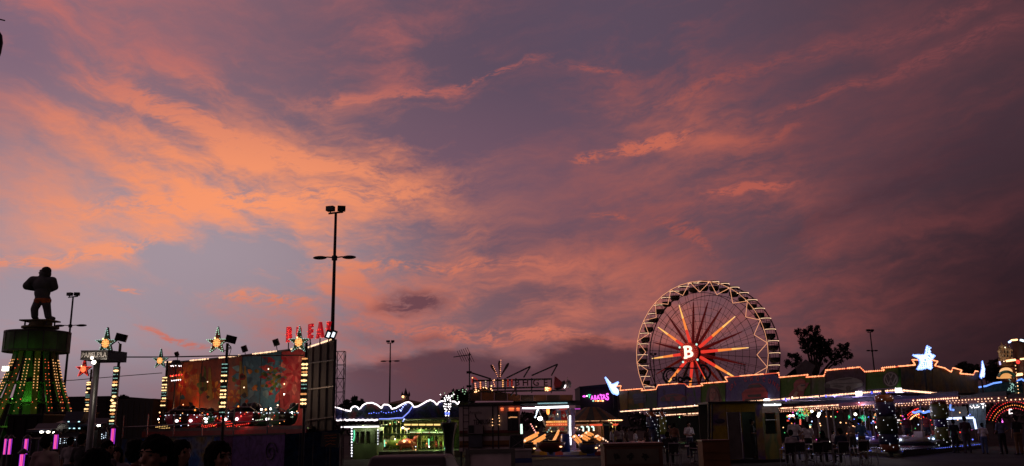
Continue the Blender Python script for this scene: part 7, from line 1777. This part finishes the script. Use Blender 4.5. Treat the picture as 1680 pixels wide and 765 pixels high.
# ------------------------------------------------------------------ ticket booth and counters in front
def ticket_booth():
    D = 37.0; Q = lambda x, y, dd=0.0: P(x, y, D + dd)
    a, b, e = Q(1163, 700), Q(1252, 700), Q(1280, 700, .9); zt, zb = Q(1210, 662).z, Q(1210, 757).z + .05
    t = thing('ticket_booth', 'yellow and violet painted ticket booth with an open grey door', 'ticket booth', ((a.x + b.x) / 2, D + 1, 0))
    YE = mural('booth_yellow', [(.42, .32, .03), (.46, .36, .05), (.14, .09, .26), (.34, .34, .05)], .7, 1.0, 2.5, swirl=.3)
    OR = mural('booth_orange', [(.24, .16, .012), (.28, .10, .012), (.09, .12, .02), (.24, .17, .02)], .8, 1.0, 9.5, swirl=.2)
    d0, d1 = Q(1218, 700), Q(1241, 700); zd = Q(1220, 676).z
    for x0, x1, z0, z1 in ((a.x, Q(1192, 700).x, zb, zt), (Q(1192, 700).x + .004, d0.x, zb, zt), (d1.x, b.x, zb, zt), (d0.x + .004, d1.x - .004, zd, zt)):
        MB().box(((x0 + x1) / 2, D + .03, (z0 + z1) / 2), (x1 - x0 - .006, .06, z1 - z0)).build('front_panel', YE, t)
    # right side wall with the sales window
    w0, w1 = Q(1256, 676, .1), Q(1272, 712, .1); zwa, zwb = Q(1264, 677).z, Q(1264, 712).z
    dv = (e - b); dv.z = 0; n_ = Vector((dv.y, -dv.x, 0)).normalized(); n_ = -n_ if n_.y > 0 else n_
    def side(f0, f1, z0, z1, nm, m, off=0.0, th=.06):
        p, q = b + dv * f0, b + dv * f1
        return MB().prism([(p.x, p.y, z0), (q.x, q.y, z0), (q.x, q.y, z1), (p.x, p.y, z1)], -n_ * th).build(nm, m, t) if off == 0 else MB().prism([Vector((p.x, p.y, z0)) + n_ * off, Vector((q.x, q.y, z0)) + n_ * off, Vector((q.x, q.y, z1)) + n_ * off, Vector((p.x, p.y, z1)) + n_ * off], -n_ * th).build(nm, m, t)
    side(0, 1, zb, zwb, 'side_panel', OR); side(0, .14, zwb + .004, zwa - .004, 'side_panel', OR); side(.78, 1, zwb + .004, zwa - .004, 'side_panel', OR); side(0, 1, zwa, zt, 'side_panel', mat('booth_trim_brown', (.12, .035, .012), .6))
    side(.14, .78, zwb, zwa, 'sales_window', glass_mat(), .012, .012)
    side(.14, .78, (zwa + zwb) / 2 + .12, (zwa + zwb) / 2 + .15, 'window_bar', STEEL, .03, .02)
    MB().box((b.x - .8, D + 1.85, (zt + zb) / 2), (3.0, .06, zt - zb)).build('back_wall', mat('booth_inside', (.05, .05, .045), .7), t)
    MB().prism([(a.x, D - .12, zt), (b.x + .05, D - .12, zt), (e.x + .12, e.y, zt), (e.x, e.y + 1.0, zt), (a.x, D + 2, zt)], (0, 0, .09)).build('roof', DARKST, t)
    # open door leaf
    l0, l1 = Q(1192, 677, -.35), Q(1219, 752, -.05)
    MB().prism([(l0.x, l0.y, zb + .05), (l1.x, l1.y, zb + .05), (l1.x, l1.y, zd), (l0.x, l0.y, zd)], (0, .04, 0)).build('door', mat('door_grey', (.17, .15, .14), .5, .1), t)
    for q in (l0, l1): MB().tube((q.x, q.y - .03, zb + .05), (q.x, q.y - .03, zd), .018).build('door_edge', mat('door_alu', (.5, .5, .52), .25, .8), t)
    MB().bar((l0.x, l0.y - .03, zb + .05), (l1.x, l1.y - .03, zb + .05), .03, .03).build('door_edge', mat('door_alu', (.5, .5, .52), .25, .8), t)
    MB().ball(Q(1181, 691, -.02), (.22, .02, .1), 12, 8).build('painted_spot', mat('spot_violet', (.05, .04, .1), .5), t)
    # fluorescent tube above the window
    f0, f1 = Q(1253.5, 664.5, -.25), Q(1280.5, 664, .4)
    MB().bar(f0 + Vector((0, .05, .04)), f1 + Vector((0, .05, .04)), .12, .1).build('tube_housing', WHITEP, t); MB().tube(f0, f1, .045).build('tube_light', emit('booth_tube', (.9, .95, 1), 1.5), t)
    lamp('tube_glow', (f0 + f1) / 2 + Vector((0, -.35, -.12)), .35, (.9, .95, 1), t, .1)
    MB().box(((a.x + e.x) / 2, D + .9, zb / 2), (e.x - a.x - .3, 1.6, zb - .01)).build('plinth', BLACK, t)
    lamp('inside_light', (b.x - .3, D + 1.0, zt - .3), 1.2, (.7, 1, .8), t, .1)
    MB().tube(Q(1163, 663, -.3), Q(1163, 722, -.3), .05).build('drain_pipe', BLACK, t); MB().tube(Q(1168, 663, -.3), Q(1168, 722, -.3), .04).build('drain_pipe', BLACK, t)
ticket_booth()
def counter(label, px0, px1, py, d, m, plates):
    a, b = P(px0, py, d), P(px1, py, d); zt = a.z; w = b.x - a.x; cx = (a.x + b.x) / 2
    t = thing('sales_counter', label, 'counter', (cx, d + .4, 0))
    MB().box((cx, d + .4, zt / 2 - .03), (w, .8, zt - .06)).build('body', m, t)
    MB().box((cx, d + .4, zt - .03), (w + .05, .86, .05)).build('top', mat('counter_top', (.12, .05, .02), .45), t)
    if plates:
        MB().box((cx - .02, d - .01, zt - .27), (w * .9, .02, .30)).build('sign_panel', mat('panel_olive', (.13, .12, .085), .6), t)
        for i, x in enumerate((-.3, -.06, .2)):
            rnd = random.Random(i + 3); pts = []
            for j in range(16): a_ = j * 2.4; pts.append((cx + w * x + .085 * math.cos(a_) * rnd.uniform(.4, 1), d - .025, zt - .27 + .09 * math.sin(a_) * rnd.uniform(.4, 1)))
            MB().path(pts, .010, 4).build('drawn_figure', mat('ink', (.02, .02, .015), .7), t)
    else:
        for i in range(3): MB().bar((cx - w / 2 + .03, d - .02, zt * (.2 + .22 * i)), (cx + w / 2 - .03, d - .02, zt * (.17 + .22 * i)), .03, .015).build('cloth_fold', m, t)
counter('brown counter box with drawn figures on its front panel, bottom centre', 991, 1086, 727.5, 18, mat('counter_brown', (.14, .06, .025), .6, 0, .3, 2), True)
counter('orange brown covered counter left of the grey booth door', 1152, 1196, 722, 30, mat('counter_orange', (.16, .07, .02), .7, 0, .3, 2), False)

# ------------------------------------------------------------------ things beyond the pavilion
def scroll_sign():
    D = 72.0; q = lambda x, y: P(x, y, D); g = q(1110, 625)
    t = thing('scroll_sign', 'black curled scrollwork sign in front of the ferris wheel foot', 'sign', (g.x, g.y, P(1110, 632, D).z))
    def arc(cx, cy, r, a0, a1, th, nm='scroll'): MB().path([q(cx + r * math.cos(a), cy - r * math.sin(a)) for a in np.linspace(a0, a1, 14)], th, 5).build(nm, BLACK, t)
    arc(1100, 617, 12, .8, 4.6, .09); arc(1101, 616, 8, .8, 4.4, .05); arc(1116, 623, 3.6, 0, 6.3, .09); arc(1127, 626, 6, .2, 3.0, .16); arc(1152, 612, 13, -1.2, 1.9, .09); arc(1106, 622, 3, 0, 6.3, .06)
    MB().bar(q(1092, 630), q(1165, 626), .1, .1).build('base_rail', BLACK, t)
    MB().path([q(1090, 605), q(1100, 603.5), q(1145, 604.5)], .05).build('top_rail', BLACK, t)
    for x in (1094, 1110, 1127, 1158): MB().tube(q(x, 630), q(x, 612), .04).build('stay', BLACK, t)
scroll_sign()
def truck_roof():
    D = 58.0; q = lambda x, y, dd=0: P(x, y, D + dd); g = G(1318, D)
    t = thing('tilted_panel', 'pale grey tilted roof panel in front of the dark tree', 'panel', (g.x, g.y, 0))
    MB().prism([q(1295, 612), q(1322, 590), q(1338, 600), q(1330, 617), q(1310, 620)], (0, .15, 0)).build('panel', mat('panel_grey', (.14, .125, .125), .7), t)
    MB().prism([q(1283, 622), q(1305, 604), q(1309, 620)], (0, .15, 0)).build('dark_flap', mat('flap_navy', (.02, .02, .03), .7), t)
    MB().tube(q(1318, 618, .1), Vector((q(1318, 618).x, D + .1, 0)), .08).build('prop', DARKST, t)
truck_roof()
def right_ride():
    D = 52.0; Q = lambda x, y, dd=0.0: P(x, y, D + dd); g = G(1650, D)
    t = thing('castle_ride', 'ride at the right edge with a lit castle tower, blue rope light and red arches', 'fairground ride', (g.x, g.y, 0))
    MB().prism([Q(1607, 650), Q(1720, 645), Q(1720, 618), Q(1660, 626), Q(1641, 627.5), Q(1618, 634), Q(1607, 636)], (0, .15, 0)).build('fascia', mural('castle_fascia', [(.012, .03, .05), (.02, .05, .07), (.05, .02, .015), (.015, .04, .06)], .5, 1.0, 4.0), t)
    MB().path([Q(1606, 635.5, -.06), Q(1618, 633.5, -.06), Q(1630, 629, -.06), Q(1643, 627, -.06)], .048).build('blue_rope_light', emit('rope_blue_bright', (.15, .32, 1), 1.5), t)
    MB().path([Q(1668, 625, -.06), Q(1676, 622, -.06), Q(1683, 627, -.06), Q(1700, 630, -.06)], .048).build('blue_rope_light', emit('rope_blue_bright', (.15, .32, 1), 1.5), t)
    bulbs('eave_bulbs', along([Q(1606, 652.5, -.1), Q(1666, 648, -.1), Q(1700, 654, -.1)], .12), .055, emit('eave_bulb', (1, .56, .34), 2.4), t)
    MB().box((Q(1660, 700).x, D + 3, P(1660, 651, D).z + .05), (6, 6, .1)).build('ceiling', mat('ceiling_violet', (.20, .17, .34), .45), t)
    for rr, mt in ((46, E_RED), (40, E_AMBER), (35, emit('arch_red', (1, .06, .08), 1.0)), (52, emit('arch_red', (1, .06, .08), 1.0))):
        bulbs('arch_bulbs', [Q(1664 + rr * math.cos(a) * .95, 705 - rr * math.sin(a), .8) for a in np.arange(.35, 2.85, 4.0 / rr)], .034, mt, t)
    MB().bar(Q(1640, 688, .6), Q(1643, 694, .6), .1, .2).build('magenta_sign', E_MAG, t)
    MB().path([Q(1660, 672, .5), Q(1656, 672, .5), Q(1656, 679, .5), Q(1661, 678, .5)], .022).build('white_tube', E_WHITE, t)
    # pale dotted panel between pavilion and castle ride
    for i in range(4):
        p = [Q(1590 + i * 7, 705, .2), Q(1596.4 + i * 7, 705, .2), Q(1596.4 + i * 7, 655, .2), Q(1590 + i * 7, 656, .2)]
        MB().prism(p, (0, .06, 0)).build('pale_panel', mat('panel_ice', (.16, .22, .28), .5), t)
    rnd = random.Random(6); bulbs('panel_bulbs', [Q(rnd.uniform(1592, 1618), rnd.uniform(657, 672), -.05) for _ in range(18)], .045, E_WHITE, t)
    # castle tower figure
    k = D / FPX; c = Q(1652, 600, -.2)
    AM = emit('tower_amber', (1, .45, .14), .75, (.4, .2, .08)); TE = mat('tower_teal', (.02, .10, .09), .4)
    def lathe(prof, m, nm, cx=1655, rx=1.0, parent=None): return MB().lathe([(r * k, P(cx, y, D).z) for r, y in prof], (P(cx, 600, D).x, D + .3, 0), 18, rx, rx).build(nm, m, parent or t, smooth=True)
    lathe([(10, 648), (9, 640), (8, 632), (9, 628)], TE, 'tower_stem', 1664)
    lathe([(9, 628), (14, 622), (15, 618), (13, 617)], mat('tower_red', (.16, .05, .025), .5), 'tower_collar', 1658)
    lathe([(11, 617), (10.5, 604), (8, 601)], mat('tower_red', (.16, .05, .025), .5), 'tower_body', 1657)
    lathe([(12, 601), (12.5, 594), (12, 592.5)], mat('tower_brown', (.08, .035, .02), .5), 'tower_ledge', 1655)
    CR = mural('tower_cream', [(.62, .52, .36), (.4, .24, .12), (.6, .5, .36)], 2.2, 1.5, 1.0)
    for cx_, r_, yt in ((1647.5, 3.0, 573), (1653, 3.6, 566), (1659.5, 3.6, 569), (1665.5, 3.4, 572)):
        lathe([(r_ * 1.15, 592.4), (r_ * 1.15, 589), (r_ * .85, 586), (r_ * .85, yt + 5), (r_ * 1.2, yt + 4), (r_ * 1.2, yt + 1), (r_ * .5, yt), (.2, yt - 6)], CR, 'turret', cx_)
        for yy in (578, 584): MB().box(P(cx_, yy, D + .3 - r_ * .85 * k), (.07, .05, .14)).build('turret_window', BLACK, t)
    for y, r, x in ((621, 14, 1652),):
        MB().prism([Q(1645 + 13 * math.cos(a) + 6, 621 - 12 * math.sin(a), -.2) for a in np.linspace(0, math.pi, 12)], (0, .2, 0)).build('lit_arch', AM, t)
        MB().prism([Q(1652 + 9.5 * math.cos(a), 611 - 8 * math.sin(a), -.25) for a in np.linspace(0, math.pi, 10)] + [Q(1643, 611, -.25)], (0, .2, 0)).build('lit_window', emit('window_peach', (1, .55, .25), .9), t)
    MB().path([Q(1651 + 13.5 * math.cos(a), 621 - 11 * math.sin(a), -.35) for a in np.linspace(.2, 2.9, 12)], .09).build('arch_trim', TE, t)
    for x0, y0, x1, y1, mt, r in ((1651, 592.5, 1666, 590.5, E_WARM, .06), (1659, 558.5, 1669, 557.5, E_WARM, .05), (1674, 558, 1682, 560, E_COOL, .06), (1655, 562, 1658, 560, E_BWHITE, .06), (1640, 593, 1641, 599, emit('tip_lilac', (.6, .55, .9), 1.0), .05), (1669, 615, 1677, 614, E_WARM, .08), (1674, 589.5, 1682, 588.5, E_WARM, .05)):
        MB().tube(Q(x0, y0, -.5), Q(x1, y1, -.5), r).build('tube_light', mt, t)
    MB().ball(Q(1670, 594, -.4), (.12, .06, .12), 10, 8).build('red_lamp', E_RED, t)
    bulbs('teal_bulbs', [Q(1660 + rnd.gauss(0, 3), 636 + rnd.gauss(0, 6), -.2) for _ in range(46)], .03, E_TEAL, t)
    bulbs('gold_bulbs', along([Q(1666, 600, -.45), Q(1671, 645, -.45)], .2), .035, E_WARM, t)
    lamp('tower_light', Q(1648, 600, -2.2), 14, (1, .7, .45), t, .2); lamp('panel_light', Q(1604, 672, -1.0), 10, (.7, .85, 1), t, .2); lamp('tower_light', Q(1650, 577, -1.6), 36, (1, .85, .6), t, .2); lamp('arch_light', Q(1655, 680, .2), 12, (1, .2, .1), t, .2)
    # right half of the tower, partly out of frame
    lathe([(12, 650), (12, 560)], mat('tower_brown2', (.06, .02, .012), .5), 'rear_tower', 1682)
right_ride()

# ------------------------------------------------------------------ cafe chairs and tables
def chair(label, px, d, rz):
    g = G(px, d); t = thing('bistro_chair', label, 'chair', (g.x, g.y, 0), 'bistro chairs in front of the pavilion'); ORG[t.name] = (0, 0, 0)
    AL = mat('chair_alu', (.32, .32, .33), .3, .8); WV = mat('chair_weave', (.015, .015, .018), .7)
    MB().box((0, 0, .45), (.42, .42, .03)).build('seat', WV, t)
    MB().prism([(-.2, .21, .55), (.2, .21, .55), (.2, .27, .88), (-.2, .27, .88)], (0, .02, 0)).build('backrest', WV, t)
    for sx in (-.2, .2):
        MB().tube((sx, -.2, 0), (sx, -.18, .65), .014).build('leg', AL, t); MB().tube((sx, .24, 0), (sx, .26, .9), .014).build('leg', AL, t)
        MB().tube((sx, -.18, .65), (sx, .25, .66), .014).build('armrest', AL, t)
    MB().tube((-.2, .26, .9), (.2, .26, .9), .014).build('top_rail', AL, t)
    t.rotation_euler = (0, 0, rz); return t
ch0 = chair('bistro chair nearest the ticket booth window', 1288, 33, 3.3)
for i, (px, d, rz) in enumerate(((1308, 34, 2.9), (1332, 32.5, 3.4), (1353, 34, 2.8), (1376, 32.5, 3.2), (1404, 33, 3.5), (1422, 34.5, 2.2), (1105, 35, 2.8), (1142, 36, .6), (1092, 37, -1.2))):
    g = G(px, d); dup(ch0, (g.x, g.y, 0), ['second bistro chair right of the ticket booth', 'bistro chair in front of the woman in the white top', 'bistro chair left of the dark blue seated person', 'bistro chair behind the dark blue seated person', 'bistro chair in front of the man in the blue shirt', 'rightmost bistro chair near the corner column', 'bistro chair in front of the man in the white shirt', 'bistro chair right of the man in the white shirt', 'bistro chair near the dotted blue columns'][i], None, rz)
def cafe_table(label, px, d):
    g = G(px, d); t = thing('cafe_table', label, 'table', (g.x, g.y, 0), 'round cafe tables'); ORG[t.name] = (0, 0, 0)
    MB().lathe([(.0, .70), (.36, .70), (.37, .72), (.36, .74), (.0, .74)], (0, 0, 0), 20).build('table_top', mat('table_alu', (.4, .4, .44), .3, .6), t); MB().tube((0, 0, .05), (0, 0, .7), .035).build('column', STEEL, t)
    for a in range(3): MB().tube((0, 0, .12), (.3 * math.cos(a * 2.09), .3 * math.sin(a * 2.09), .02), .02).build('foot', STEEL, t)
    return t
ct = cafe_table('round metal cafe table beside the white shirted man', 1136, 37)
g = G(1362, 36); dup(ct, (g.x, g.y, 0), 'round metal cafe table among the seated people', None)
g = G(1320, 36.5); dup(ct, (g.x, g.y, 0), 'round metal cafe table near the ticket booth window', None)

# ------------------------------------------------------------------ people on the right
WH, GY, BK_, NVY, JN = (.72, .68, .70), (.42, .40, .42), (.015, .015, .018), (.02, .03, .07), (.05, .07, .13)
person('man in a white shirt with a shoulder strap standing by the cafe chairs', 1130, 43, 20, WH, (.03, .035, .06), 'bent', 1.72)
person('man in a rust brown shirt behind the cafe chairs', 1106, 46, 150, (.16, .07, .04), BK_, 'stand', 1.66, skin=1)
person('woman in a dark top left of the white shirted man', 1099, 47, -40, (.05, .03, .03), BK_, 'bent', 1.6, 'long')
person('seated person in black at the left cafe chairs', 1094, 37, 160, BK_, BK_, 'sit', 1.68)
person('person in a grey shirt at the left end of the queue behind the brown counter', 1003, 46, 90, (.3, .28, .28), BK_, 'stand', 1.5)
person('woman in a pale top standing behind the brown counter', 1015, 44, 175, (.34, .28, .27), BK_, 'stand', 1.62, 'long')
person('dark skinned boy beside the pale topped woman', 1028, 43, 60, (.08, .04, .03), BK_, 'stand', 1.5, skin=1)
person('person in a bright white shirt leaning behind the brown counter', 1042, 42, 70, WH, BK_, 'bent', 1.42)
person('person in a dark dress near the blue dotted column', 1062, 44, 30, (.05, .02, .02), BK_, 'stand', 1.5, 'long')
person('clerk silhouetted in the doorway of the ticket booth', 1234, 37.9, 75, BK_, BK_, 'bent', 1.66, z=.12)
person('tall man in a white shirt with a hand on his hip beyond the booth', 1302, 39, 160, WH, JN, 'hip', 1.80)
person('woman in a white top with dark trousers beyond the booth', 1324, 39, 175, WH, BK_, 'stand', 1.62, 'long')
person('seated person in a grey shirt at the first bistro chair', 1296, 35, 175, GY, BK_, 'sit', 1.7)
person('seated woman with long black hair among the bistro chairs', 1348, 35.5, 165, BK_, BK_, 'sit', 1.62, 'long')
person('seated person in dark blue among the bistro chairs', 1377, 34.5, 185, NVY, BK_, 'sit', 1.74)
person('small child in a striped pale shirt between the seated people', 1366, 41, 90, (.35, .35, .38), BK_, 'stand', 1.2)
person('man in a blue shirt standing right of the cafe tables', 1412, 38.5, 120, (.03, .12, .26), (.12, .08, .04), 'bent', 1.72)
person('person in a grey shirt facing the man in blue', 1397, 41, -60, (.18, .14, .13), BK_, 'bent', 1.62)
person('person in a maroon shirt at the edge of the bumper car floor', 1488, 45.5, 170, (.10, .015, .015), BK_, 'stand', 1.6, z=.3)
person('person in a dark red shirt watching the bumper cars', 1520, 48, 160, (.16, .02, .02), BK_, 'stand', 1.62, z=.3)
person('person in black at the rail right of the lime column', 1564, 43.5, 175, BK_, BK_, 'stand', 1.60)
person('man in a dark maroon shirt leaning at the rail', 1583, 43, 170, (.06, .025, .03), (.05, .045, .045), 'bent', 1.74)
person('boy in a white shirt and blue shorts on the open ground at right', 1611, 41.5, 165, WH, (.08, .12, .26), 'stand', 1.42)
person('woman in a blue top and long black skirt at right', 1641, 41, 180, (.12, .15, .24), BK_, 'hip', 1.66, 'tail')
person('dark dressed person with brown shorts at the right edge', 1667, 40, 190, BK_, (.16, .09, .04), 'stand', 1.74)
